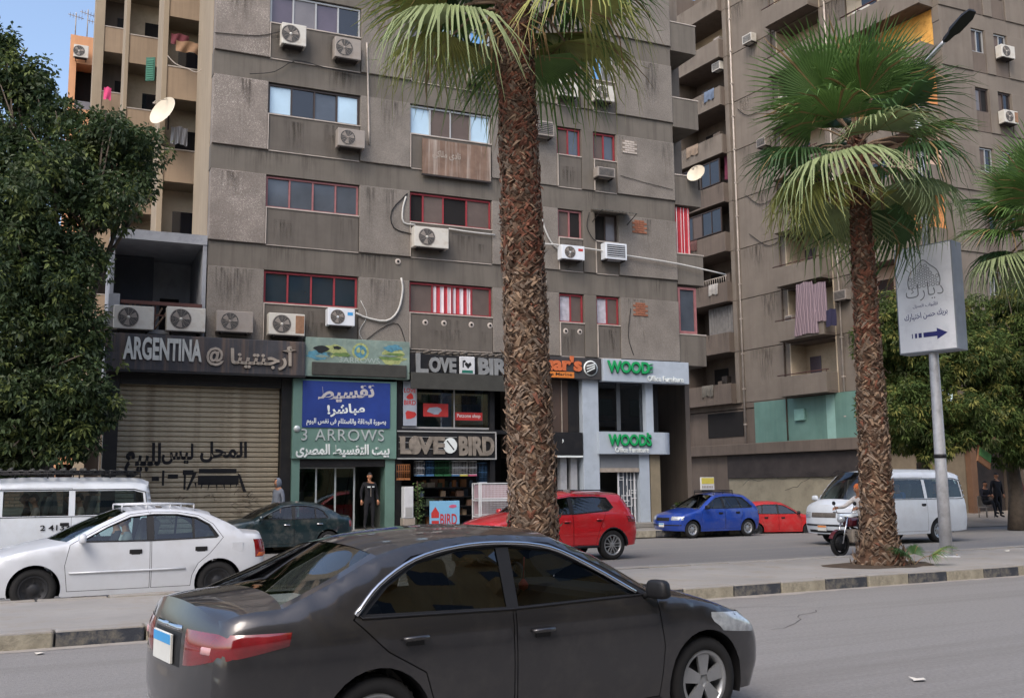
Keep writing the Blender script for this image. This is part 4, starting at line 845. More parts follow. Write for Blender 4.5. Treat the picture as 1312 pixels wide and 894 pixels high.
    for ri, (x, ys) in enumerate(sx):
        for y in ys:
            bk = sp.get('rear_back', .38) if ri == len(sx)-1 and len(sx) > 1 else .58; hd = not (ri == len(sx)-1 and len(sx) > 1)
            mb = MB(); M_ = Matrix.Translation((x, y, fz+hb_*.2)); mb.cbox(-.25, .25, -.24, .24, .12, .30, .05, 0, M_)
            M2 = M_ @ Matrix.Translation((-.24, 0, .26)) @ Matrix.Rotation(R(-14), 4, 'Y'); mb.cbox(-.07, .07, -.23, .23, 0, bk, .05, 0, M2)
            if hd: mb.cbox(-.05, .05, -.13, .13, .62, .78, .04, 0, M2); mb.tube([M2 @ Vector((0, 0, .55)), M2 @ Vector((0, 0, .66))], .015, 5)
            mb.build('seat', M_seat, o)
    dx, dz = sp['dash']; mb = MB(); mb.cbox(dx-.28, dx+.18, -sp['w']+.2, sp['w']-.2, dz-.35, dz, .06); mb.build('dashboard', M_in, o)
    mb = MB(); q = [Matrix.Translation((dx-.42, sp['w']*.42, dz-.02)) @ Matrix.Rotation(R(-65), 4, 'Y') @ Vector((.18*math.cos(a), .18*math.sin(a), 0)) for a in [2*PI*k/20 for k in range(21)]]; mb.tube(q, .015, 6, caps=False); mb.tube([q[0], q[10]], .012, 5); mb.tube([q[5], (dx-.2, sp['w']*.42, dz-.12)], .02, 5); mb.build('steering_wheel', M_trim, o)
    c.P = P; return c
def plate(c, front, q0=.72, z0=.55, z1=.72, top=None, sgn=1, name='licence_plate', txt=None):
    for sg in (1, -1):
        pass
    xe, xc = c.prof(front, (z0+z1)/2); d = 1 if front else -1; mb = MB(); hw = (z1-z0)*1.1
    M_ = Matrix.Translation((xc+d*.016, 0, 0)); mb.cbox(-.008, .008, -hw, hw, z0, z1, .003, 0, M_); p = mb.build(name, M_plw, c.o)
    mb = MB(); mb.box(-.0095, .0095, -hw+.006, hw-.006, z1-(z1-z0)*.36, z1-.006, 0, M_); mb.build('plate_band', top or M_plb, p)
    return p
GC = 'cars on the street'
# --- dark grey saloon passing in front
P_grey = paint('grey_metallic', (60, 59, 61), .3, .55, 1., .08)
SEG = {'front': (0, 4), 'hood': (4, 8), 'windscreen': (8, 10), 'roof': (10, 14), 'rear_window': (14, 16), 'trunk': (16, 18), 'rear': (18, 22)}
grey = dict(paint=P_grey, x1=2.265, x0=-2.265, w=.888, belt=.93, tum=.34, tum2=.14, zm=.62, grid=.07, sub=6, sill=.2, scale=.985, fl=.95, fa=.2, rl=.75, ra=.17,
 lines=((.90, .010, .05), (.40, .006, .05)),
 edge=[(1.96, .22), (2.03, .40), (2.03, .56), (1.96, .68), (1.86, .745), (1.62, .82), (1.35, .885), (1.1, .93), (.93, .965), (.55, 1.19), (.15, 1.375), (-.25, 1.405), (-.62, 1.40), (-.95, 1.365), (-1.18, 1.31), (-1.5, 1.17), (-1.82, 1.045), (-2.02, 1.03), (-2.14, .99), (-2.17, .85), (-2.19, .68), (-2.18, .46), (-2.08, .24)],
 center=[(2.17, .22), (2.26, .38), (2.25, .54), (2.19, .68), (2.10, .76), (1.78, .86), (1.5, .935), (1.28, .985), (1.20, 1.0), (.72, 1.25), (.22, 1.43), (-.25, 1.462), (-.62, 1.455), (-.97, 1.42), (-1.22, 1.37), (-1.5, 1.22), (-1.74, 1.105), (-2.0, 1.085), (-2.2, 1.07), (-2.25, .9), (-2.26, .70), (-2.27, .46), (-2.15, .24)],
 seg=SEG, ax=(1.385, -1.265), tyre=.315, rr=.215, tw=.21, rim='alloy', archgap=.05,
 dlo=[(.80, .965), (.42, 1.16), (.10, 1.30), (-.25, 1.345), (-.62, 1.335), (-.95, 1.27), (-1.2, 1.14), (-1.38, .985), (-1.36, .965), (-.3, .945)],
 panes=[[(.76, .975), (.41, 1.15), (.09, 1.285), (-.23, 1.325), (-.25, .958)], [(-.34, .96), (-.33, 1.325), (-.62, 1.315), (-.93, 1.255), (-1.16, 1.13), (-1.33, .985)]],
 doors=[[(.93, .26), (.98, .6), (.93, .94), (.50, 1.175), (.10, 1.345), (-.28, 1.372), (-.29, .26)], [(-.305, .26), (-.295, 1.372), (-.62, 1.362), (-.97, 1.30), (-1.25, 1.14), (-1.42, .96), (-1.2, .76), (-.95, .62), (-.88, .4), (-.86, .26)]],
 chrome=[(.74, .985), (.42, 1.165), (.10, 1.31), (-.25, 1.355), (-.62, 1.345), (-.95, 1.28), (-1.22, 1.145), (-1.40, .985)],
 handles=[(-.08, .80), (-1.02, .83)], mirror=(.82, .95), mirror_mat=M_trim, glass=G_car, glass_rear=G_dark, seats=[(.1, (.38, -.38)), (-.85, (.4, -.4))], dash=(.9, .98), seg_mat={})
GH = R(33.8); gC = make_car('car', 'dark grey saloon car passing close by in the foreground, heading right', grey, (-.235, 7.47, 0), GH, GC)
for sg in (1, -1):
    h = gC.patch('headlight', M_lens, True, sg, -.42, .42, lambda k: .60+.06*(1-k)*(1-k), lambda k: .745-.05*max(0, k-.5)+(.055*(1-k) if k < .5 else .0275*(2-2*k)), .010, 14)
    t = gC.patch('tail_light', M_lred, False, sg, -.36, .52, lambda k: .72+.13*(1-k)**1.5, lambda k: .925, .014, 14)
    gC.patch('lamp_stripe', mat('lamp_lens_pale', (196, 150, 150), .15, spec=.8), False, sg, .02, .2, .80, .86, .020, 6, par=t)
    gC.patch('fog_lamp', M_trim, True, sg, .12, .4, .3, .4, .006, 6)
    gC.patch('reflector', M_chr if False else mat('bumper_pad', (170, 168, 166), .3, metal=.5), False, sg, .0, .55, .36, .42, .010, 8)
    gC.patch('trunk_garnish', M_chr, False, sg, .62, 1., .905, .935, .016, 6)
gC.patch('grille', M_trim, True, 1, .55, 1, .60, .70, .012, 8); gC.patch('grille', M_trim, True, -1, .55, 1, .60, .70, .012, 8)
for sg in (1, -1): gC.patch('bumper_intake', M_trim, True, sg, .35, 1, .26, .42, .006, 8); gC.patch('plate_recess', M_trim, False, sg, .6, 1, .70, .895, .004, 6); gC.patch('rear_valance', M_trim, False, sg, -.1, 1, .25, .34, .006, 8)
plate(gC, False, z0=.71, z1=.88)
sil = MB()
for sg in (1, -1): sil.tube([(-.85, sg*(float(gC.W(-.85, .24))+.004), .235), (.95, sg*(float(gC.W(.95, .24))+.004), .235)], .018, 6)
sil.build('sill_trim', M_trim, gC.o)
mb = MB(); mb.cbox(-1.95, -1.45, -.45, -.05, .98, 1.06, .03); tag(mb.build('shelf_cloth', M_white, gC.o))
mb = MB(); mb.tube([(.38, 0, 1.2), (.37, 0, 1.02)], .006, 4); mb.lathe([(0, .95), (.035, .97), (.04, 1.0), (.01, 1.04)], 8, 'z', (.37, 0, 0)); mb.build('mirror_pendant', M_pred, gC.o)
# --- white saloon beyond the median
P_white = paint('white_paint_car', (196, 200, 206), .35, 0, .6, .18)
acc = dict(paint=P_white, x1=2.12, x0=-1.94, w=.835, belt=.90, tum=.36, tum2=.2, zm=.58, grid=.10, sill=.19, fl=.9, fa=.2, rl=.6, ra=.14, lines=((.84, .006, .04), (.5, .010, .025)), scale=1.05,
 edge=[(1.85, .2), (1.92, .38), (1.92, .54), (1.84, .66), (1.74, .715), (1.5, .785), (1.25, .835), (1.0, .875), (.82, .905), (.45, 1.11), (.08, 1.30), (-.28, 1.335), (-.6, 1.325), (-.9, 1.28), (-1.08, 1.235), (-1.38, 1.09), (-1.56, .965), (-1.72, .955), (-1.82, .93), (-1.86, .78), (-1.87, .6), (-1.85, .4), (-1.78, .22)],
 center=[(2.04, .2), (2.11, .36), (2.10, .52), (2.05, .64), (1.98, .72), (1.65, .82), (1.4, .885), (1.17, .93), (1.08, .945), (.62, 1.18), (.15, 1.36), (-.28, 1.392), (-.6, 1.385), (-.92, 1.34), (-1.12, 1.29), (-1.36, 1.15), (-1.52, 1.02), (-1.70, 1.005), (-1.88, .985), (-1.92, .82), (-1.93, .6), (-1.93, .4), (-1.85, .22)],
 seg=SEG, ax=(1.27, -1.17), tyre=.29, rr=.19, tw=.18, rim='steel', rim_mat=M_rimd,
 dlo=[(.70, .915), (.36, 1.10), (.05, 1.235), (-.28, 1.27), (-.6, 1.262), (-.87, 1.21), (-1.05, 1.11), (-1.17, .945), (-1.14, .925), (-.2, .905)],
 panes=[[(.66, .925), (.35, 1.09), (.04, 1.222), (-.17, 1.25), (-.17, .918)], [(-.27, .918), (-.27, 1.252), (-.6, 1.245), (-.80, 1.212), (-.80, .925)], [(-.835, .928), (-.835, 1.205), (-1.03, 1.10), (-1.12, .945)]],
 doors=[[(.86, .25), (.90, .6), (.84, .88), (.42, 1.11), (.05, 1.278), (-.21, 1.308), (-.22, .25)], [(-.235, .25), (-.225, 1.308), (-.6, 1.30), (-.9, 1.245), (-1.1, 1.12), (-1.24, .92), (-1.05, .7), (-.88, .56), (-.80, .4), (-.78, .25)]],
 handles=[(-.02, .76), (-.92, .77)], handle='flush', handle_mat=M_trim, mirror=(.68, .90), glass=G_clear, seats=[(.05, (.36, -.36)), (-.8, (.38, -.38))], dash=(.82, .92))
LH = RY+PI
pF = onz(41, 784); cw = make_car('car', 'white saloon car with roof rack driving left just beyond the median', acc, (pF.x+1.33*math.cos(RY)-.80*math.sin(RY)*-1*-1, pF.y+1.33*math.sin(RY)+.80*math.cos(RY), 0), LH, GC)
def lights(c, hz=(.58, .69), tz=(.68, .86), hq=(-.12, .42), tq=(-.1, .32), tail=M_lred, plates=True, pz=(.36, .48), tpz=(.66, .80), grille=(.55, .66)):
    for sg in (1, -1):
        c.patch('headlight', M_lens, True, sg, hq[0], hq[1], hz[0], hz[1], .012, 10); c.patch('tail_light', tail, False, sg, tq[0], tq[1], tz[0], tz[1], .014, 8)
        c.patch('grille', M_trim, True, sg, .5, 1, grille[0], grille[1], .010, 6); c.patch('bumper_strip', M_trim, True, sg, -.15, 1, .40, .44, .010, 10); c.patch('bumper_strip', M_trim, False, sg, -.15, 1, .44, .48, .010, 10)
    if plates: plate(c, True, z0=pz[0], z1=pz[1]); plate(c, False, z0=tpz[0], z1=tpz[1])
mb = MB()
for sg in (1, -1): mb.tube([(x, sg*(float(cw.W(x, .50))+.002), .50) for x in (-.70, -.4, 0, .4, .84)], .014, 5)
mb.build('side_moulding', P_white, cw.o); mb = MB(); mb.cbox(-1.52, -1.36, float(cw.W(-1.44, .78))-.01, float(cw.W(-1.44, .78))+.004, .71, .85, .003); mb.build('fuel_flap', P_white, cw.o)
lights(cw, hz=(.55, .67), tz=(.62, .88), tq=(-.16, .2))
for sg in (1, -1): cw.patch('indicator', M_lorg, False, sg, -.15, .12, .63, .70, .018, 5)
def rack(c, x0, x1, w, z, m, bars=4, rails=True, r=.016, par='roof_rack'):
    mb = MB()
    for s_ in (1, -1):
        for zz in ((0, .05) if r > .015 else (0,)): mb.tube([(x0, s_*w, z+zz), ((x0+x1)/2, s_*w, z+zz+.01), (x1, s_*w, z+zz)], r, 6)
        for i in range(bars): x = x0+(x1-x0)*i/(bars-1); mb.tube([(x, s_*w, z-.09), (x, s_*w, z+(.05 if r > .015 else 0))], r*.8, 5)
    for i in range(bars*2): x = x0+(x1-x0)*i/(bars*2-1); mb.tube([(x, -w, z), (x, w, z)], r*.8, 5)
    return mb.build(par, m, c.o)
rack(cw, -.85, .15, .52, 1.405, P_white, r=.014)
# --- dark green saloon parked at the shops
P_dg = paint('dark_green_metallic', (26, 48, 54), .3, .4, .9, .35)
oct_ = dict(acc); oct_.update(paint=P_dg, scale=.98, rim_mat=M_rim, handle='bar', handle_mat=M_chr, glass=G_car, round=.08)
pD = onz(462, 700); pD = Vector((-4.25, 28.05, 0))
cD = make_car('car', 'dark teal saloon car parked by the roller shutter, dusty windscreen', oct_, (pD.x-1.95*math.cos(FY)-.8*math.sin(FY), pD.y-1.95*math.sin(FY)+.8*math.cos(FY), 0), FY+PI, GC); lights(cD)
# --- red compact SUV
P_red = paint('red_paint', (186, 26, 34), .3, .1, 1., .10)
SEGH = {'front': (0, 4), 'hood': (4, 8), 'windscreen': (8, 10), 'roof': (10, 14), 'rear_window': (14, 16), 'rear': (16, 21)}
suv = dict(paint=P_red, x1=2.1, x0=-2.1, w=.90, belt=1.02, tum=.34, tum2=.15, zm=.68, grid=.10, sill=.3, fl=.9, fa=.18, rl=.55, ra=.14, lines=((.92, .012, .05), (.78, -.008, .05)), round=.08,
 edge=[(1.82, .3), (1.9, .48), (1.9, .68), (1.82, .82), (1.74, .88), (1.5, .94), (1.25, .985), (1.0, 1.02), (.84, 1.05), (.52, 1.27), (.2, 1.46), (-.2, 1.52), (-.7, 1.52), (-1.25, 1.50), (-1.66, 1.47), (-1.80, 1.24), (-1.90, 1.04), (-1.99, .98), (-2.03, .8), (-2.05, .6), (-1.98, .34)],
 center=[(2.02, .3), (2.09, .46), (2.09, .66), (2.03, .82), (1.96, .90), (1.65, 1.0), (1.4, 1.06), (1.2, 1.10), (1.1, 1.12), (.7, 1.36), (.3, 1.53), (-.2, 1.585), (-.7, 1.59), (-1.3, 1.57), (-1.74, 1.54), (-1.88, 1.3), (-1.99, 1.08), (-2.06, 1.0), (-2.08, .8), (-2.1, .6), (-2.04, .34)],
 seg=SEGH, ax=(1.3, -1.3), tyre=.34, rr=.235, tw=.21, rim='twin', rim_mat=M_rim, archgap=.05,
 dlo=[(.74, 1.06), (.42, 1.26), (.15, 1.40), (-.25, 1.45), (-.9, 1.45), (-1.22, 1.425), (-1.36, 1.20), (-1.2, 1.12), (-.3, 1.06)],
 panes=[[(.7, 1.07), (.41, 1.25), (.14, 1.385), (-.16, 1.43), (-.17, 1.075)], [(-.27, 1.08), (-.26, 1.43), (-.9, 1.43), (-1.19, 1.41), (-1.31, 1.21), (-1.18, 1.135)]],
 doors=[[(.86, .36), (.9, .7), (.84, 1.03), (.45, 1.28), (.15, 1.43), (-.21, 1.48), (-.22, .36)], [(-.235, .36), (-.225, 1.48), (-.9, 1.478), (-1.05, 1.47), (-1.12, 1.05), (-.95, .74), (-.86, .5), (-.84, .36)]],
 handles=[(-.05, .9), (-.92, .93)], handle_mat=P_red, mirror=(.7, 1.05), mirror_mat=P_red, glass=G_dark, seats=[(.05, (.38, -.38)), (-.8, (.4, -.4))], dash=(.85, 1.08), seat_h=.9)
def place(sp, x, y, z, ang, ref):
    """car origin such that local point ref stands at world x,y"""
    k = sp.get('scale', 1); c_, s_ = math.cos(ang), math.sin(ang); return (x-k*(c_*ref[0]-s_*ref[1]), y-k*(s_*ref[0]+c_*ref[1]), z)
pS = onz(787, 717); cS = make_car('car', 'red compact SUV half hidden by the big palm trunk', suv, place(suv, pS.x, pS.y, 0, LH, (-1.3, .9)), LH, GC); lights(cS, (.68, .82), (.86, 1.0), pz=(.42, .54), tpz=(.80, .92), grille=(.7, .8), tq=(-.3, .3))
mb = MB()
for sg in (1, -1):
    for cx in (1.3, -1.3): mb.tube([(cx+.395*math.cos(a), sg*(float(cS.W(cx+.395*math.cos(a), .34))-.0), .34+.395*math.sin(a)) for a in [PI*k/14 for k in range(15)]], .022, 6)
    mb.tube([(-.9, sg*(float(cS.W(-.9, .32))), .32), (.9, sg*(float(cS.W(.9, .32))), .32)], .035, 6)
mb.build('wheel_arch_trim', M_trim, cS.o)
mb = MB(); mb.cbox(-1.2, -.35, -.68, -.6, 1.585, 1.61, .01); mb.cbox(-1.2, -.35, .6, .68, 1.585, 1.61, .01); mb.build('roof_rail', M_trim, cS.o)
# --- small blue hatchback
P_blue = paint('blue_paint', (24, 62, 152), .3, .15, .9, .2)
hat = dict(paint=P_blue, x1=1.8, x0=-1.78, w=.80, belt=.92, tum=.36, tum2=.2, zm=.6, grid=.11, sill=.22, fl=.6, fa=.12, rl=.45, ra=.12, lines=((.84, .006, .04), (.55, .012, .03)), round=.05,
 edge=[(1.58, .24), (1.63, .42), (1.62, .58), (1.58, .68), (1.5, .73), (1.3, .79), (1.1, .84), (.9, .885), (.75, .92), (.42, 1.14), (.1, 1.33), (-.25, 1.385), (-.6, 1.385), (-.95, 1.36), (-1.2, 1.32), (-1.46, 1.1), (-1.62, .92), (-1.68, .82), (-1.70, .65), (-1.70, .45), (-1.62, .26)],
 center=[(1.74, .24), (1.80, .42), (1.79, .56), (1.76, .68), (1.70, .745), (1.45, .83), (1.2, .895), (1.0, .94), (.93, .955), (.55, 1.2), (.17, 1.39), (-.25, 1.445), (-.6, 1.45), (-.98, 1.43), (-1.28, 1.39), (-1.54, 1.16), (-1.70, .96), (-1.75, .84), (-1.77, .65), (-1.77, .45), (-1.68, .26)],
 seg=SEGH, ax=(1.14, -1.15), tyre=.28, rr=.18, tw=.165, rim='steel', rim_mat=M_rim,
 dlo=[(.64, .935), (.34, 1.13), (.07, 1.275), (-.25, 1.315), (-.7, 1.315), (-1.03, 1.28), (-1.36, .97), (-1.3, .945), (-.3, .93)],
 panes=[[(.60, .945), (.33, 1.12), (.06, 1.262), (-.14, 1.29), (-.14, .945)], [(-.22, .945), (-.22, 1.297), (-.78, 1.295), (-.86, .955)], [(-.90, .96), (-.83, 1.285), (-1.0, 1.265), (-1.29, .975)]],
 doors=[[(.76, .28), (.80, .6), (.72, .89), (.38, 1.13), (.06, 1.315), (-.175, 1.35), (-.18, .28)], [(-.195, .28), (-.19, 1.35), (-.75, 1.352), (-.84, 1.2), (-.90, .9), (-.92, .72), (-.82, .5), (-.78, .28)]],
 handles=[(0, .78), (-.72, .79)], handle='flush', handle_mat=M_trim, mirror=(.62, .92), mirror_mat=M_trim, glass=G_car, seats=[(.02, (.34, -.34)), (-.72, (.36, -.36))], dash=(.74, .95))
pb_ = onz(889, 689.5); cB = make_car('car', 'small blue hatchback parked at the side street corner, sign on its roof', hat, place(hat, pb_.x, pb_.y, 0, LH, (1.14, .8)), LH, GC); lights(cB, (.58, .70), (.7, .84), hq=(-.1, .4))
rack(cB, -.75, .05, .5, 1.46, M_trim, 3)
sg_ = thing('roof_sign', 'small yellow and white sign board on the blue hatchback roof', 'sign', cB.o.location+Vector((.1, .1, 1.47)), RY+.05)
lb(sg_, 'board', M_plw, -.28, .30, -.03, .03, .06, .48, .01); lb(sg_, 'yellow_field', CY, -.26, .28, -.036, -.0305, .26, .46); lb(sg_, 'foot', M_trim, -.2, .22, -.04, .04, .0, .058)
mb = MB(); [mb.box(-.24+i*.07, -.2+i*.07, -.036, -.0305, .12, .2) for i in range(7)]; mb.build('worn_print', M_dull, sg_)
# --- red hatchback, low, between blue car and van
rd_ = dict(hat); rd_.update(paint=paint('faded_red_paint', (176, 34, 36), .4, 0, .5, .2), rim_mat=M_rimd, scale=.85, glass=G_dark)
pr_ = atY(982, 640, 36.5); cR = make_car('car', 'low red hatchback between the blue car and the white minibus', rd_, (pr_.x+.3, pr_.y, -.12), RY-R(20), GC); lights(cR)
# --- white minibuses
SEGV = {'front': (0, 4), 'hood': (4, 6), 'windscreen': (6, 8), 'roof': (8, 12), 'rear_window': (12, 14), 'rear': (14, 18)}
P_van = paint('van_white', (200, 206, 212), .4, 0, .5, .2)
van = dict(cat='minibus', paint=P_van, x1=2.35, x0=-2.35, w=.85, belt=1.1, tum=.14, tum2=.06, zm=.75, grid=.13, sill=.26, fl=.5, fa=.09, rl=.25, ra=.06, lines=((.98, .010, .04), (.62, .008, .03)), round=.10,
 edge=[(2.12, .3), (2.16, .5), (2.16, .72), (2.13, .92), (2.07, 1.04), (1.92, 1.10), (1.72, 1.16), (1.42, 1.52), (1.12, 1.80), (.3, 1.88), (-.8, 1.89), (-1.9, 1.87), (-2.18, 1.80), (-2.24, 1.48), (-2.28, 1.14), (-2.30, .85), (-2.31, .6), (-2.28, .32)],
 center=[(2.3, .3), (2.35, .5), (2.34, .72), (2.31, .92), (2.26, 1.06), (2.12, 1.14), (1.97, 1.20), (1.60, 1.60), (1.22, 1.91), (.3, 1.975), (-.8, 1.98), (-1.95, 1.965), (-2.25, 1.89), (-2.31, 1.5), (-2.34, 1.14), (-2.35, .85), (-2.35, .6), (-2.32, .32)],
 seg=SEGV, ax=(1.28, -1.12), tyre=.32, rr=.20, tw=.19, rim='steel', rim_mat=M_rim, pillar_mat=P_van,
 dlo=[(1.64, 1.17), (1.36, 1.48), (1.10, 1.70), (.5, 1.72), (-1.9, 1.72), (-2.12, 1.66), (-2.17, 1.2), (-2.1, 1.17)],
 panes=[[(1.58, 1.19), (1.34, 1.46), (1.08, 1.675), (.72, 1.69), (.72, 1.19)], [(.60, 1.19), (.60, 1.69), (-.62, 1.69), (-.62, 1.19)], [(-.74, 1.19), (-.74, 1.69), (-1.88, 1.69), (-2.07, 1.64), (-2.11, 1.21)]],
 doors=[[(1.60, .9), (1.64, 1.13), (1.36, 1.5), (1.1, 1.74), (.66, 1.75), (.66, .32), (.85, .32), (.95, .62)], [(.64, .32), (.64, 1.75), (-.68, 1.75), (-.68, .32)]],
 handles=[(.8, 1.02), (-.55, 1.02)], handle='flush', handle_mat=M_trim, mirror=(1.62, 1.16), mirror_mat=P_van, glass=G_clear, seats=[(1.0, (.42, -.42)), (.1, (.45, 0, -.45)), (-.75, (.45, 0, -.45)), (-1.6, (.45, 0, -.45))], dash=(1.75, 1.12), seat_h=1.9)
van['scale'] = 1.06; pv_ = onz(1218, 694); cV = make_car('minibus', 'white minibus with orange plate behind the lamp pole', van, place(van, pv_.x-.35, pv_.y-.2, 0, RY+PI, (-1.12, .85)), RY+PI, 'white minibuses')
def van_front(c, plate_band):
    for sg in (1, -1):
        c.patch('headlight', M_lens, True, sg, -.02, .36, .70, .86, .014, 8); c.patch('tail_light', M_lred, False, sg, -.04, .14, .62, 1.0, .012, 6)
        c.patch('grille', mat('grille_grey', (96, 90, 84), .5, var=.3, scale=20), True, sg, .42, 1, .72, .85, .012, 8); c.patch('bumper_strip', M_trim, True, sg, -.2, 1, .50, .55, .014, 10); c.patch('bumper_intake', M_trim, True, sg, .2, 1, .33, .40, .006, 8)
    plate(c, True, z0=.38, z1=.52, top=plate_band); plate(c, False, z0=.7, z1=.84, top=plate_band)
    mb = MB(); mb.cbox(1.9, 2.24, -.1, .25, 1.32, 1.5, .01); 
van_front(cV, M_plo)
pv2 = onz(203, 700); q2 = atY(200, 640, 21.9); van2 = dict(van); van2['scale'] = 1.0; cL = make_car('minibus', 'white minibus with loaded roof rack, passing behind the white saloon', van2, place(van2, q2.x, q2.y, 0, LH, (-2.33, .8)), LH, 'white minibuses'); van_front(cL, M_plo)
rack(cL, -2.0, 1.0, .72, 2.04, M_trim, 6, r=.018)
mb = MB()
for k in range(16): x = -1.95+k*.2; mb.tube([(x, -.7, 2.06), (x+.05, -.2, 2.10+random.random()*.06), (x, .3, 2.08+random.random()*.08), (x+.06, .7, 2.06)], .03, 5)
mb.build('tarpaulin', M_aw, cL.o); lettering('2 4133', M_trim, cL.o, .0, 0, 0, .55, .11, .002, .02).matrix_local = Matrix.Translation((-.1, float(cL.W(-.1, .98))+.012, .90)) @ Matrix.Rotation(PI, 4, 'Z')
# ================================================================= the second block across the side street
C2 = Vector((20.1, 45.0, 0)); SA = R(120)
M_b2 = mat('b2_concrete', (118, 109, 99), .92, var=.14, scale=.7, bump=.15, bscale=40, dirt=((96, 86, 78), .55, 1.1), streak=True)
M_b2d = mat('b2_concrete_dark', (104, 93, 84), .92, var=.14, scale=.8, dirt=((78, 70, 64), .6, 1.3), streak=True)
M_cream = mat('cream_plaster', (196, 180, 156), .9, var=.1, scale=1.2, dirt=((150, 132, 108), .5, 1.5))
M_orange = mat('orange_plaster', (214, 146, 92), .9, var=.1, scale=1, dirt=((190, 120, 70), .5, 2)); M_yellow = mat('yellow_spotted_plaster', (222, 166, 84), .9, var=.1, scale=1, dirt=((176, 118, 52), .9, 4.5)); M_rose = mat('rose_plaster', (206, 178, 158), .9, var=.08)
M_acb_ = mat('dark_clutter', (56, 50, 46), .8, var=.2)
B2 = thing('apartment_building', 'tall tan-grey apartment block with orange balcony walls across the side street', 'building', tuple(C2), 0)
sn = Vector((math.cos(SA+PI/2), math.sin(SA+PI/2), 0)); sd_ = Vector((math.cos(SA), math.sin(SA), 0))
def sid(x, y, out=0.):
    p = onplane(x, y, C2+sn*out, sn); q = p-C2; return q.dot(sd_), p.z
def bs(name, m, s0, s1, o0, o1, z0, z1, par=None, ch=0):
    """box on the side-street face: s back from the corner, o outward"""
    mb = MB(); a = mb.cbox if ch else mb.box; (mb.cbox(s0, s1, o0, o1, z0, z1, ch) if ch else mb.box(s0, s1, o0, o1, z0, z1))
    o = mb.build(name, m, par or B2)
    if par is None: o.rotation_euler = (0, 0, SA)
    return o
ZK = [6.25+2.94*k for k in range(9)]
SL0, SL1 = 14.2, 18.9           # column of loggias at the back
MB0, MB1 = sid(1052, 60)[0], sid(994, 60)[0]   # column of small projecting balconies
CB0, CB1 = .1, 5.4              # big corner balconies with painted walls
rnd = random.Random(3)
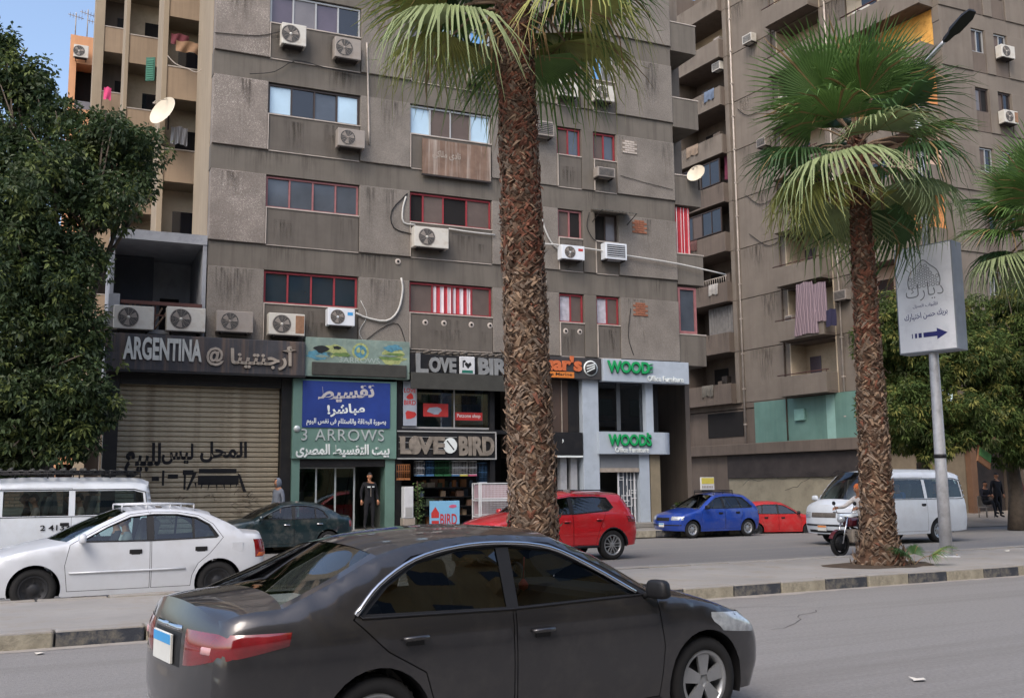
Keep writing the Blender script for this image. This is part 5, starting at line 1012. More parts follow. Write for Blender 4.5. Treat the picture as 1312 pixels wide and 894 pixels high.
for k, z in enumerate(ZK):
    zt = z+2.94
    bs('wall_panel', M_b2, MB1+.02, SL0-.02, -.4, 0, z+.02, zt-.02, ch=.015)
    bs('wall_panel', M_b2, CB1+.02, MB0-.02, -.4, 0, z+.02, zt-.02, ch=.015)
    bs('pilaster', M_b2, SL0-.0, SL0+.32, -.5, .14, z+.01, zt-.01, ch=.01)
    bs('painted_wall', (M_b2, M_rose, M_orange, M_rose, M_orange, M_yellow, M_cream, M_cream, M_cream)[k], CB0, CB1, -.5, -.1, z+.02, zt-.02)
    # corner balcony
    if k >= 1:
        b = bs('balcony', M_b2, CB0+.2, CB1-.3, .85, .97, z, z+1.05, ch=.01); bs('balcony_end', M_b2, CB0+.2, CB0+.32, -.1, .848, z, z+1.05, b); bs('balcony_slab', M_b2d, CB0+.33, CB1-.3, -.1, .847, z, z+.15, b); bs('balcony_end', M_b2, CB1-.42, CB1-.3, -.1, .846, z+.151, z+1.05, b)
        mb = MB(); mb.tube([(CB0+.2, .9, z+1.25), (CB1-.4, .9, z+1.22)], .04, 6); [mb.tube([(CB0+.3+i*1.15, .9, z+1.0), (CB0+.3+i*1.15, .9, z+1.25)], .025, 5) for i in range(5)]; mb.build('handrail', M_rail, b)
        bs('balcony_door', PANES['d'], CB1-1.9, CB1-1.0, -.1, -.06, z+.1, z+2.3)
    # small projecting balcony with its recess
    if k >= 0:
        bs('recess_wall', M_cream, MB0, MB1, -1.3, -1.15, z, zt); bs('recess_jamb', M_cream if k in (0, 1, 2, 7) else M_b2, MB0, MB0+.06, -1.15, 0, z+.021, zt-.02); bs('recess_jamb', M_cream, MB1-.06, MB1, -1.15, 0, z+.021, zt-.02)
        b = bs('balcony', M_b2, MB0+.03, MB1-.02, .72, .82, z+.02, z+1.05, ch=.01); bs('balcony_slab', M_b2d, MB0+.03, MB1-.02, -1.15, .715, z+.0, z+.14, b); bs('balcony_end', M_b2, MB0+.03, MB0+.13, .0, .717, z+.141, z+1.05, b); bs('balcony_end', M_b2, MB1-.12, MB1-.02, .0, .718, z+.141, z+1.05, b)
        bs('balcony_door', M_dark if k % 2 else PANES['p'], MB1-1.1, MB1-.35, -1.15, -1.1, z+.14, z+2.2); mb = MB(); mb.tube([(MB0-.1, .78, z+1.17), (MB1+.2, .78, z+1.14)], .03, 5); mb.tube([(MB0+.05, .78, z+1.0), (MB0+.06, .78, z+1.17)], .02, 5); mb.build('handrail', M_rail, b)
        bs('recess_ceiling', M_b2d, MB0+.061, MB1-.061, -1.149, -.01, zt-.12, zt-.021)
    # loggia column
    b = bs('loggia_parapet', M_b2d if k < 5 else M_b2, SL0+.33, SL1, .38, .5, z, z+1.15, ch=.012); bs('loggia_floor', M_b2d, SL0+.33, SL1, -1.5, .379, z, z+.15, b); bs('loggia_end', M_b2d, SL0+.331, SL0+.45, -.1, .378, z+.151, z+1.14, b)
    bs('loggia_back', M_cream if k in (7,) else M_b2d, SL0+.3, SL1, -1.65, -1.5, z, zt)  # shade inside the loggias put into the darker back wall colour
    bs('loggia_door', M_dark, SL1-2.0, SL1-.8, -1.5, -1.45, z+.15, z+2.35)
    if k in (4, 3): 
        w = window(0, 3.4, 0, 1.45, 'dmdd', M_brn, b, y=0); w.matrix_local = Matrix.Translation((SL0+.5+3.6, .4, z+1.25)) @ Matrix.Rotation(PI, 4, 'Z')
    if k == 1:
        mb = MB(); n = 40
        for s in range(n): a, c_ = SL0+.5+2.0*s/n, SL0+.5+2.0*(s+1)/n; mb.quad((a, .05*math.sin(s*1.3), z+1.15), (c_, .05*math.sin((s+1)*1.3), z+1.15), (c_, .05*math.sin((s+1)*1.3), z+2.8), (a, .05*math.sin(s*1.3), z+2.8))
        mb.build('loggia_curtain', mat('grey_curtain', (112, 110, 108), .9, var=.2, scale=4), b)
    if k == 2:
        mb = MB(); [mb.tube([(SL0+.5+i*.19, .44, z+1.15), (SL0+.5+i*.19, .44, z+1.5)], .02, 4) for i in range(23)]; mb.tube([(SL0+.4, .44, z+1.5), (SL1, .44, z+1.5)], .03, 5); mb.build('loggia_railing', M_lip, b)
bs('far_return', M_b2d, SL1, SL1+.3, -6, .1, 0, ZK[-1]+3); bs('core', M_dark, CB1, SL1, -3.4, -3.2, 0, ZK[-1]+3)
# base storeys on the side street: green cladding, ledge, dark boards, beige wall
M_teal2 = mat('teal_cladding', (98, 130, 120), .6, var=.14, scale=.9, dirt=((70, 110, 102), .5, 1.4), streak=True)
ga, gz0 = sid(978, 572); gb, gz1 = sid(1075, 510)
bs('ledge', M_b2d, -.2, SL1, -.4, .35, 3.35, 3.95, ch=.03); bs('overhang', M_b2d, CB1, SL1, -.4, -.01, 5.95, 6.25)
bs('cladding_sheet', M_teal2, 7.4, 13.2, -.3, .06, 3.96, 6.2); bs('cladding_sheet', M_teal2, 2.4, 7.36, -.3, .12, 3.96, 6.25); bs('cladding_strip', mat('teal_pale', (138, 174, 164), .6, var=.1), 7.36, 7.95, .065, .1, 3.96, 6.2)
bs('meter_box', mat('teal_box', (120, 160, 150), .6), 9.4, 10.1, .061, .2, 5.0, 5.6, ch=.02)
bs('base_wall', M_b2d, 13.2, SL1, -.4, -.05, 3.96, 5.9); bs('dark_window', M_dark, 14.2, 17.2, -.05, -.02, 4.4, 5.8)
bs('dark_fascia', mat('dark_board', (58, 52, 50), .8, var=.3, scale=1.5), 5.6, 15.5, -.1, .12, 2.05, 3.34, ch=.01); bs('beige_wall', mat('beige_dado', (150, 142, 122), .9, var=.12, scale=.8, dirt=((110, 102, 88), .6, 1.5)), 5.4, 15.5, -.1, .03, 0, 2.04); bs('beige_wall', mat('dim_beige', (122, 110, 92), .9, var=.15), .2, 5.3, -.1, .03, 0, 3.34); bs('drain_pipe', M_lip, 6.9, 7.0, .04, .14, 0, 2.1); bs('base_wall', M_b2d, 15.5, SL1, -.2, .02, 0, 3.34)  # mottled dark board; tree shade put into the corner wall's darker beige
mb = MB()
for k in range(5):
    p = [Vector((6+k*1.6, .2, 2.0))]
    for j in range(6): p.append(p[-1]+Vector((.3, 0, random.uniform(-.25, .2))))
    mb.tube(p, .012, 4)
o = mb.build('loose_wire', M_blk, B2); o.rotation_euler = (0, 0, SA)
# street face, right of the corner
def bf(name, m, x0, x1, y0, y1, z0, z1, par=None, ch=0):
    mb = MB(); (mb.cbox(x0, x1, y0, y1, z0, z1, ch) if ch else mb.box(x0, x1, y0, y1, z0, z1)); o = mb.build(name, m, par or B2)
    if par is None: o.rotation_euler = (0, 0, FY)
    return o
for k, z in enumerate(ZK):
    zt = z+2.94
    bf('floor_belt', M_b2, 0, 14, 0, .4, zt-.75, zt-.004)
    for a, b in ((0, 2.0), (2.9, 3.5), (4.4, 7.2), (8.2, 8.8), (9.8, 14)): bf('wall_panel', M_b2, a+.015, b-.015, -.06, .4, z+.012, zt-.765, ch=.014)
    for a, b in ((2.0, 2.9), (3.5, 4.4), (7.2, 8.2), (8.8, 9.8)):
        bf('spandrel_panel', M_b2d, a+.006, b-.006, -.02, .4, z+.012, z+1.0, ch=.008)
        w = window(a+.02, b-.02, z+1.02, zt-.78, 'md' if (k+int(a)) % 3 else 'gk', M_alu if k % 2 else M_brn, B2); w.rotation_euler = (0, 0, FY)
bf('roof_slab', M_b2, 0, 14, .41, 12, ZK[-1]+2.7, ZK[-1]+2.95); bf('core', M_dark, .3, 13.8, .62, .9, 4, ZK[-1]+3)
M_shf = mat('dim_shopfront', (66, 60, 58), .7, var=.3, scale=.8, dirt=((40, 38, 38), .6, 1.2))  # shade under the trees put into the colour of back wall and doors
bf('shop_wall', M_b2d, 0, 14, .1, .4, 4.4, 6.25); bf('shop_lintel', mat('maroon_lintel', (96, 54, 48), .7, var=.2), 0, 14, -.15, .1, 3.3, 3.7); bf('shop_back', M_shf, 0, 14, 1.5, 1.7, 0, 4.4)
for i, x in enumerate((0, 3.2, 5.4, 8.6, 11.4, 13.7)): bf('shop_pier', M_b2d if i % 2 else mat('tan_pier', (116, 86, 64), .8, var=.15), x, x+.35, -.1, 1.49, 0, 4.39)
for i, (a, b) in enumerate(((.4, 3.1), (3.6, 5.3))):
    bf('shop_door', M_shf, a, b, .9, 1.0, 0, 3.2)
# ================================================================= far block that closes the side street
for k, (st, kk, w_, c_, lab) in enumerate(((15.0, 6, .9, (92, 104, 122), 'blue-grey sheet over the uppermost loggia parapet'), (16.6, 5, 1.1, (128, 112, 96), 'tan blanket over the second loggia parapet'), (15.3, 2, .8, (150, 146, 140), 'pale towel over the railed loggia'), (17.0, 3, .9, (88, 60, 56), 'dark red rug over the shaded loggia parapet'), (16.0, 0, 1.0, (96, 92, 84), 'grey blanket over the lowest loggia parapet'))):
    mb = MB(); n = 12; z = ZK[kk]+1.17; vs_ = []
    for i in range(n+1):
        x = st+w_*i/n; d = .03*math.sin(i*1.3); vs_ += [(x, .35, z-.35), (x, .37, z+.01), (x, .515+d*.2, z+.01), (x, .54+d, z-.3), (x, .55+d*1.5, z-.62-.05*math.sin(i*.7))]
    mb.add(vs_, [(i*5+j, i*5+j+1, (i+1)*5+j+1, (i+1)*5+j) for i in range(n) for j in range(4)], 0, True); o = mb.build('draped_cloth', mat('draped_%d' % k, c_, .95, var=.2, scale=5)); o.location = C2; o.rotation_euler = (0, 0, SA); tag(o, lab, 'cloth', 'cloths over balconies')
for k in range(9):
    kk = k % 8; s0 = SL0+1.0+rnd.random()*2.5; mb = MB(); h_ = rnd.uniform(.3, .8); mb.cbox(s0, s0+rnd.uniform(.3, .7), -.7, -.35, ZK[kk]+1.0, ZK[kk]+1.15+h_, .03); o = mb.build('storage_box', (M_acb_, M_lip, M_b2d)[k % 3]); o.location = C2; o.rotation_euler = (0, 0, SA); tag(o, '%s storage box stacked in the %s loggia of the side street block' % (('dark', 'pale', 'brown')[k % 3], ('lowest', 'second lowest', 'railed', 'fourth', 'fifth', 'sixth', 'seventh', 'eighth')[kk]), 'box', 'boxes in the loggias')
B3 = thing('apartment_building', 'shaded brown block at the far end of the side street', 'building', (7.5, 70, 0), FY)
def b3(name, m, *a, ch=0): mb = MB(); mb.box(*a); return mb.build(name, m, B3)
b3('wall', M_b2d, -6, 14, 0, 8, 0, 30)
for k in range(9):
    z = 1.0+3.1*k
    for u in (.5, 4.6, 8.2):
        b = b3('balcony', M_b2d, u, u+2.6, -1.0, -.9, z+.2, z+1.3); mb = MB(); mb.box(u, u+2.6, -.9, -.004, z+.2, z+.32); mb.build('balcony_slab', M_b2d, b)
        mb = MB(); mb.box(u+.4, u+1.4, -.05, -.006, z+.33, z+2.4); mb.build('doorway', M_dark, b)
        mb = MB(); mb.box(u+1.7, u+2.4, -.05, -.006, z+1.3, z+2.3); mb.build('window', PANES['d'], b)
# ================================================================= stepped tan block at the left, behind the tree
M_tan2 = mat('tan_parapet', (150, 130, 108), .9, var=.1, scale=1, dirt=((112, 98, 82), .5, 1.4), streak=True)
B4 = thing('apartment_building', 'stepped tan apartment block with stacked balconies, rising behind the big tree', 'building', (0, 0, 0), 0)
def col(xl, xr_, Y, depth, zoff, fin=.45, back=M_cream, lv=range(0, 6), gap=(), wright=0.):
    a, b = atY(xl, 250, Y), atY(xr_, 250, Y); w = (Vector((b.x-a.x, 0, 0)).length)*math.cos(FY)+.25+wright; g_ = []
    def q(name, m, x0, x1, y0, y1, z0, z1, par=None, ch=0):
        mb = MB(); (mb.cbox(x0, x1, y0, y1, z0, z1, ch) if ch else mb.box(x0, x1, y0, y1, z0, z1)); o = mb.build(name, m, par or B4)
        if par is None: o.location = (a.x, a.y, 0); o.rotation_euler = (0, 0, FY)
        return o
    q('fin_wall', M_tan, -fin, 0, -.05, 2.2, 0, 31, ch=.01); q('rear_wall', back, .004, w, depth, depth+.25, 0, 31)
    for k in lv:
        z = 9.15+zoff+3*k; p = q('balcony', M_tan2, .004, w, 0, .12, z, z+1.15, ch=.012); q('balcony_slab', M_tan, .005, w, .121, depth-.003, z, z+.14, p)
        q('balcony_door', M_dark if k % 2 else PANES['d'], w*.25, w*.72, depth-.04, depth-.004, z+.141, z+2.25, p); q('parapet_cap', M_lip, 0.006, w+.01, -.02, .14, z+1.151, z+1.19, p)
    return a, w
c1 = col(208, 252, 33.9, 1.15, .1, .18, M_cream, wright=.5); c2 = col(157, 196, 37.8, 1.15, .1, .14, M_cream, wright=1.2); c3 = col(124, 150, 42.4, 1.4, -.35, .4, M_b2d, wright=1.2)
B5 = thing('apartment_building', 'peach rendered tower with rooftop aerials at the upper left', 'building', tuple(atY(80, 250, 53).xy)+(0,), FY)
PZ = atY(90, 44, 53).z
M_peach = mat('peach_render', (206, 152, 112), .9, var=.08, scale=.6, dirt=((170, 122, 88), .4, 1), streak=True)
for nm, m, bxs in (('wall', M_peach, (-0, .35, 0, 6, 0, PZ)), ('wall', M_peach, (1.25, 3.5, 0, 6, 0, PZ)), ('rear_wall', M_dark, (.35, 1.25, 1.2, 1.4, 0, PZ-.2)), ('roof_slab', M_peach, (.351, 1.249, .003, 6, PZ-1.6, PZ-.01))):
    mb = MB(); mb.box(*bxs); mb.build(nm, m, B5)
for k in range(7): z = PZ-4.2-3*k; mb = MB(); mb.box(.352, 1.248, .002, .15, z-1.3, z); mb.build('balcony', M_peach, B5); mb = MB(); mb.box(.353, 1.247, .1, .14, z+.001, z+.5); mb.build('window', PANES['g'], B5)
for k, (x, h) in enumerate(((.1, 1.4), (.7, 1.7), (1.1, 1.2))):
    a = thing('rooftop_aerial', ('aerial at the left corner', 'tallest aerial in the middle', 'aerial at the right side')[k]+' of the peach tower roof', 'aerial', B5.matrix_world @ Vector((0, 0, 0)) if False else (B5.location.x+x*math.cos(FY), B5.location.y+x*math.sin(FY)+.3, PZ), FY, 'rooftop aerials')
    mb = MB(); mb.tube([(0, 0, 0), (0, 0, h)], .03, 5); mb.build('mast', M_dull, a); mb = MB(); mb.tube([(-.4, 0, h*.9), (.4, 0, h*.8)], .02, 4); [mb.tube([(-.3+i*.15, -.3, h*.88-i*.02), (-.3+i*.15, .3, h*.88-i*.02)], .012, 4) for i in range(5)]; mb.build('crossbar', M_dull, a)
# ================================================================= blocks on the viewer's side of the street (their reflections show in glass and paint)
M_sand = mat('sand_render', (188, 160, 112), .9, var=.12, scale=.6, dirt=((140, 118, 84), .5, 1), streak=True)
for k, (a_, w, h, m, lab) in enumerate(((-34, 22, 20, M_tan, 'tan apartment block on the viewer side, farthest left'), (-11, 21, 18, M_cream, 'cream apartment block right behind the viewer'), (11, 20, 24, M_sand, 'sand-yellow apartment block on the viewer side, reflected in the grey car'), (32, 24, 21, M_b2, 'grey apartment block on the viewer side, farthest right'))):
    bb = thing('apartment_building', lab, 'building', (math.cos(RY)*a_+math.sin(RY)*13, math.sin(RY)*a_-math.cos(RY)*13, 0), RY); mb = MB(); mb.box(0, w, -9, 0, 0, h); mb.build('wall', m, bb)
    for i in range(int(w/3.2)):
        for j in range(int(h/3.1)):
            mb = MB(); mb.box(.8+i*3.2, 2.4+i*3.2, -.1, .03, 1.1+j*3.1, 2.5+j*3.1); mb.build('window', PANES['d'], bb)
            if (i+k) % 2: mb = MB(); mb.box(.5+i*3.2, 2.7+i*3.2, .0, .9, .2+j*3.1, 1.1+j*3.1); mb.build('balcony', m, bb)
# ================================================================= low brick wall under the tree
lw = thing('brick_wall', 'low brick garden wall under the big tree, behind the minibus', 'wall', FB(-12.0, -.6, 0), FY)
mb = MB(); mb.box(0, 7.55, .02, .28, 0, 2.0); mb.build('mortar_core', M_mort, lw)
bmh = MB(); bmh.cbox(0, .23, 0, .05, 0, .075, .008); M_bw = [mat('wall_brick_%d' % i, c, .9, var=.2, scale=8, bump=.3) for i, c in enumerate(((150, 112, 92), (138, 98, 80), (158, 124, 104)))]; bme = [bmh.mesh('brick', m) for m in M_bw]
for r_ in range(8):
    for c_ in range(30):
        b = put('brick', random.choice(bme), lw, (.02+c_*.25+(.125 if r_ % 2 else 0), random.uniform(-.006, .004), 1.28+r_*.09))
mb = MB(); mb.box(-.02, 7.7, -.03, .3, 2.001, 2.06); mb.build('coping', M_lip, lw)
# ================================================================= palms
M_frond = [mat('frond_green', (92, 122, 62), .55, var=.25, scale=3, spec=.45), mat('frond_deep', (68, 98, 56), .55, var=.25, scale=3, spec=.45), mat('frond_yellowing', (152, 154, 86), .6, var=.3, scale=3), mat('frond_pale', (142, 156, 110), .6, var=.25, scale=3)]
M_dry = mat('frond_dry', (142, 118, 80), .85, var=.3, scale=4)
M_trunk = mat('palm_fibre', (84, 62, 48), .95, var=.35, scale=6, bump=.8, bscale=25, dirt=((120, 96, 76), .6, 8)); M_boot = mat('palm_boot', (132, 110, 90), .9, var=.35, scale=5); M_boot2 = mat('palm_boot_dark', (84, 66, 53), .9, var=.35, scale=5); M_boot4 = mat('palm_boot_red', (110, 70, 54), .9, var=.35, scale=5); M_boot3 = mat('palm_boot_grey', (112, 97, 84), .9, var=.35, scale=5)
def frond_mesh(seed, droop, nseg=46, petl=.75, rad=1.05, m=None, split=.5, spread=200):
    """one fan leaf: petiole along +x, then pleated segments that split and hang at their tips"""
    rn = random.Random(seed); mb = MB(); pts = [Vector((t*petl, 0, .10*math.sin(t*PI)*droop)) for t in (0, .33, .66, 1)]
    mb.tube(pts, [.022, .017, .014, .011], 5, 1); hub = Vector((petl, 0, 0))
    for i in range(nseg):
        a = R(-spread/2+spread*i/(nseg-1)); L = rad*(.72+.28*math.cos(a*.62))*rn.uniform(.92, 1.06); hw = L*split*math.tan(R(spread/(nseg-1))/2)*1.04
        d = Vector((math.cos(a), math.sin(a), 0)); s = Vector((-d.y, d.x, 0)); sag = droop*rn.uniform(.75, 1.35); rows = []
        for t, wf in ((0.0, .04), (.28, .55), (split, 1.), (.72, .62), (.88, .34), (1., .04)):
            z = -.16*droop*(abs(a)/1.7)**2*t*1.5+.10*t - (sag*.55*max(0, t-split)**1.6/((1-split)**1.6)*(.55+.45*rn.random()) if t > split else 0)
            x = L*t-(sag*.10*max(0, t-split)); c = hub+d*x+Vector((0, 0, z*L)); w = hw*wf; f = .35*w
            rows.append((c-s*w+Vector((0, 0, f)), c-Vector((0, 0, f)), c+s*w+Vector((0, 0, f))))
        vs_ = [q for r_ in rows for q in r_]; fs = [(j*3+k, j*3+k+1, (j+1)*3+k+1, (j+1)*3+k) for j in range(len(rows)-1) for k in (0, 1)]; mb.add(vs_, fs, 0 if rn.random() > .06 else 2)
    return mb.mesh('frond', [m, M_boot, M_dry])
for m in M_frond: leafy(m, .25)
FR = {}
for mi in range(4):
    for k, dr_ in enumerate((.25, .7, 1.25)): FR[mi, k] = frond_mesh(mi*7+k, dr_, m=M_frond[mi])
def palm(label, base, H, r0, r1, nfr, scale, seed, flare=1.35, crown_tilt=(0, 0), boots=900, drybits=20, hang=0., clear=-5):
    rn = random.Random(seed); p = thing('palm_tree', label, 'palm', tuple(base), rn.random()*6, 'palms on the median'); mb = MB(); n = 28; k = int(H/.16); vs_ = []
    rad = lambda t: (r0*(1-t)+r1*t)*(1+(flare-1)*max(0, 1-t*H/1.0)**2)
    for i in range(k+1):
        t = i/k
        for j in range(n): a = 2*PI*j/n; q = rad(t)*(.9+.10*noise.noise(Vector((math.cos(a)*2.2, math.sin(a)*2.2, t*H*2.6)))); vs_.append((q*math.cos(a), q*math.sin(a), t*H-.15))
    mb.add(vs_, [(i*n+j, i*n+(j+1) % n, (i+1)*n+(j+1) % n, (i+1)*n+j) for i in range(k) for j in range(n)], 0, True); mb.build('trunk', M_trunk, p)
    mb = MB()
    for b in range(boots):
        t = (b+rn.random())/boots; a = b*2.39996+rn.uniform(-.3, .3); z = t*H-.05; q = .9+.10*noise.noise(Vector((math.cos(a)*2.2, math.sin(a)*2.2, t*H*2.6))); r_ = rad(t)*(q+.01); ln = rn.uniform(.05, .13)*(1 if rn.random() < .93 else 1.7); w = rn.uniform(.02, .05); out = rn.uniform(.004, .042)*(1 if rn.random() < .95 else 2.6); up = 1 if rn.random() < .7 else -1
        d = Vector((math.cos(a), math.sin(a), 0)); s = Vector((-d.y, d.x, 0)); c = d*r_+Vector((0, 0, z)); tip = c+d*out+Vector((0, 0, ln*up))+s*rn.choice((-1, 1))*rn.uniform(.03, .12)
        mb.add([c-s*w, c+s*w, tip+s*w*.3, tip-s*w*.5, c+d*(.02+out*.5)+Vector((0, 0, ln*up*.35))], [(0, 1, 4), (1, 2, 4), (2, 3, 4), (3, 0, 4), (0, 3, 2, 1)], rn.choices((0, 1, 2, 3), ((.30, .26, .38, .06) if t < .5 else (.12, .36, .12, .40)))[0])
    tag(mb.build('leaf_bases', [M_boot, M_boot2, M_boot3, M_boot4], p), kind='stuff')
    top = Vector((0, 0, H-.15))
    for i in range(nfr):
        u = (i+.5)/nfr; el = 80-u*(100+hang); az = i*137.508+rn.uniform(-14, 14); fa = math.atan2(-base[1], -base[0])-p.rotation_euler.z
        if el < clear and math.cos(R(az)-fa) > .78: continue
        kd = 0 if el > 40 else 1 if el > 0 else 2
        mi = rn.choice((0, 0, 1)) if el > 10 else rn.choice((0, 1, 2, 3)) if el > -15 else rn.choice((1, 2, 3, 3)); o = put('frond', FR[mi, kd], p, top+Vector((0, 0, -.35*u)))
        sc = scale*rn.uniform(.88, 1.1); o.scale = (sc, sc*rn.uniform(.9, 1.05), sc)
        o.rotation_mode = 'QUATERNION'; o.rotation_quaternion = (Matrix.Rotation(R(az), 3, 'Z') @ Matrix.Rotation(R(-el), 3, 'Y') @ Matrix.Rotation(R(rn.uniform(-16, 16)), 3, 'X')).to_quaternion()
    mb = MB()
    for i in range(drybits):
        a = rn.random()*6.28; d = Vector((math.cos(a), math.sin(a), 0)); c = top+Vector((0, 0, -.3-rn.random()*.5)); mb.tube([c+d*r1*.7, c+d*(r1+.25)-Vector((0, 0, .25)), c+d*(r1+.32)-Vector((0, 0, .75))], [.02, .015, .008], 4)
    mb.build('dry_stalks', M_dry, p); return p
pr = lambda a, q, z=.17: Vector((math.cos(RY)*a-math.sin(RY)*q, math.sin(RY)*a+math.cos(RY)*q, z))
pP1 = onplane(686, 690, pr(0, 14.12, 0), Vector((-math.sin(RY), math.cos(RY), 0))); pP1.z = .17
P1 = palm('thick-trunked fan palm on the median, in front of the pet shop', pP1, 9.95, .41, .29, 46, 1.66, 11, 1.35, boots=6000, hang=-2, clear=24)
P1.rotation_mode = 'QUATERNION'; P1.rotation_quaternion = (Matrix.Rotation(R(-1.6), 3, 'Y') @ Matrix.Rotation(P1.rotation_euler.z, 3, 'Z')).to_quaternion()
pP2 = onz(1128, 722, .18); palm('shorter fan palm on the median beside the lamp pole', (pP2.x, pP2.y, .17), 8.5, .345, .15, 33, 1.48, 23, 1.75, boots=3400, hang=38, clear=-24)
pP3 = pr(21.7, 14.35); palm('fan palm at the right edge, only its fronds in view', pP3, 7.6, .40, .26, 36, 1.35, 37, 1.3, boots=600, hang=18)
# fallen frond sprout at the second palm's foot
sp_ = thing('palm_sprout', 'small green palm sprout at the foot of the shorter palm', 'plant', (pP2.x+.55, pP2.y-.25, .18), .4)
for k in range(4): o = put('frond', FR[k % 2, 1], sp_); o.scale = (.5, .28, .5); o.rotation_mode = 'QUATERNION'; o.rotation_quaternion = (Matrix.Rotation(R(-30+k*75), 3, 'Z') @ Matrix.Rotation(R(-28), 3, 'Y')).to_quaternion()
# ================================================================= broadleaf trees
def leaf_cloud(mb, rn, lobes, n, ln, wd, down=.3, clump=9, mats=3, fold=.25, spread=.16):
    """leaves in small whorls over and through the lobes"""
    tot = sum(l[3]**2 for l in lobes)
    for (cx, cy, cz, r) in lobes:
        for c_ in range(int(n*r*r/tot/clump)):
            d = Vector((rn.gauss(0, 1), rn.gauss(0, 1), rn.gauss(0, 1))).normalized(); q = Vector((cx, cy, cz))+Vector((d.x, d.y, d.z*.85))*r*(rn.random()**.33)*(.86+.28*noise.noise(Vector((cx, cy, cz))+d*2.2))
            m = rn.choices(range(mats), (5, 4, 2, 1)[:mats])[0]; ax = (d+Vector((0, 0, rn.uniform(-.6, .5)))).normalized(); s1 = ax.orthogonal().normalized(); s2 = ax.cross(s1); qq = q
            for k in range(clump):
                a = 2*PI*k/clump+rn.uniform(-.3, .3); e = (s1*math.cos(a)+s2*math.sin(a)+ax*rn.uniform(.1, .9)+Vector((0, 0, -down))).normalized(); L = ln*rn.uniform(.65, 1.2); w = wd*rn.uniform(.7, 1.2); b = qq+e*spread*rn.uniform(0, .8)
                s = e.cross(Vector((rn.uniform(-1, 1), rn.uniform(-1, 1), 1))).normalized(); n_ = s.cross(e)*w*fold; mid = b+e*L*.45
                mb.add([b, mid-s*w+n_, b+e*L-Vector((0, 0, L*.18)), mid+s*w+n_], [(0, 1, 2), (0, 2, 3)], m)
def tufts(lobes, rn, k, f, inner=.72):
    """break each lobe of a crown into smaller tufts with gaps between"""
    out = []
    for (cx, cy, cz, r) in lobes:
        for i in range(k): d = Vector((rn.gauss(0, 1), rn.gauss(0, 1), rn.gauss(0, 1))).normalized()*r*inner*rn.uniform(.35, 1.05); out.append((cx+d.x, cy+d.y, cz+d.z*.85, r*f*rn.uniform(.7, 1.3)))
    return out
def branchwork(mb, rn, base, trunk_h, lobes, r0, n=9):
    top = Vector(base)+Vector((0, 0, trunk_h)); mb.tube([base, Vector(base)+Vector((.1, .05, trunk_h*.5)), top], [r0*1.2, r0, r0*.8], 10)
    for (cx, cy, cz, r) in lobes:
        c = Vector((cx, cy, cz)); m = top.lerp(c, .5)+Vector((rn.uniform(-.4, .4), rn.uniform(-.4, .4), .3)); mb.tube([top-Vector((0, 0, .3)), m, c], [r0*.42, r0*.2, r0*.07], 6)
        for k in range(5): d = Vector((rn.gauss(0, 1), rn.gauss(0, 1), rn.gauss(0, 1))).normalized(); mb.tube([m.lerp(c, rn.random()), c+d*r*.8], [r0*.12, .012], 4)
M_lf = [mat('ficus_leaf', (60, 78, 42), .7, var=.3, scale=2, spec=.5), mat('ficus_leaf_dark', (48, 66, 40), .7, var=.3, scale=2, spec=.5), mat('ficus_leaf_young', (100, 112, 60), .7, var=.25, scale=2), mat('ficus_leaf_grey', (92, 102, 76), .7, var=.25, scale=2)]
for m in M_lf: leafy(m, .3)
M_bark = mat('grey_bark', (92, 82, 72), .95, var=.3, scale=5, bump=.6, bscale=18)
rn = random.Random(5); tb = atY(45, 660, 24.6); T1 = thing('broadleaf_tree', 'big dark leafy tree at the left edge, over the white minibus', 'tree', (tb.x, tb.y, 0), 0)
lob = []
for (x, y, Y, r) in ((20, 110, 25, 1.15), (-20, 190, 24.6, 1.7), (95, 200, 24.6, 1.5), (155, 175, 24.9, 1.15), (40, 285, 24, 1.9), (122, 255, 24.2, 1.25), (172, 228, 24.8, .75), (15, 390, 23.8, 1.9), (72, 372, 23.8, 1.2), (55, 470, 23.6, 1.55), (112, 512, 23.8, .85), (-10, 520, 23.6, 1.7), (62, 560, 23.8, .95), (10, 590, 23.9, .8), (100, 330, 24.2, .95), (95, 425, 23.8, 1.0), (-70, 320, 24.2, 2.2), (-70, 470, 24, 2.2), (5, 60, 25, .7), (30, 560, 23.4, .9), (95, 560, 23.6, .75), (-40, 585, 23.5, 1.0), (80, 530, 23.3, .8), (30, 130, 25.2, .9), (70, 150, 25, .8)):
    p = atY(x, y, Y); lob.append((p.x-tb.x, p.y-tb.y, p.z, r))
mb = MB(); leaf_cloud(mb, rn, tufts(lob, rn, 15, .50, .66), 112000, .155, .04, .35, 8, 4, spread=.16); mb.build('crown', M_lf, T1)
mb = MB(); branchwork(mb, rn, (0, 0, 0), 2.6, lob, .38); mb.build('trunk', M_bark, T1)
for k, (a_, q_) in enumerate(((15, -8.5), (23, -9), (31, -8.5))):
    t = copy_tree(T1); t.location = (math.cos(RY)*a_-math.sin(RY)*q_, math.sin(RY)*a_+math.cos(RY)*q_, 0); t.rotation_euler = (0, 0, 1.3+k*2.1); t.scale = (.62,)*3; tag(t, ('nearest', 'middle', 'farthest')[k]+' leafy tree along the viewer side pavement, reflected in the grey car', 'tree', 'trees on the viewer side')
M_l2 = [mat('pod_tree_leaf', (88, 104, 56), .8, spec=.15, var=.3, scale=2), mat('pod_tree_leaf_dark', (62, 80, 44), .8, spec=.15, var=.3, scale=2), mat('pod_tree_leaf_yellow', (132, 132, 74), .8, spec=.15, var=.3, scale=2), mat('pod_tree_leaf_grey', (104, 114, 76), .8, spec=.15, var=.25, scale=2)]
for m in M_l2: leafy(m, .35)
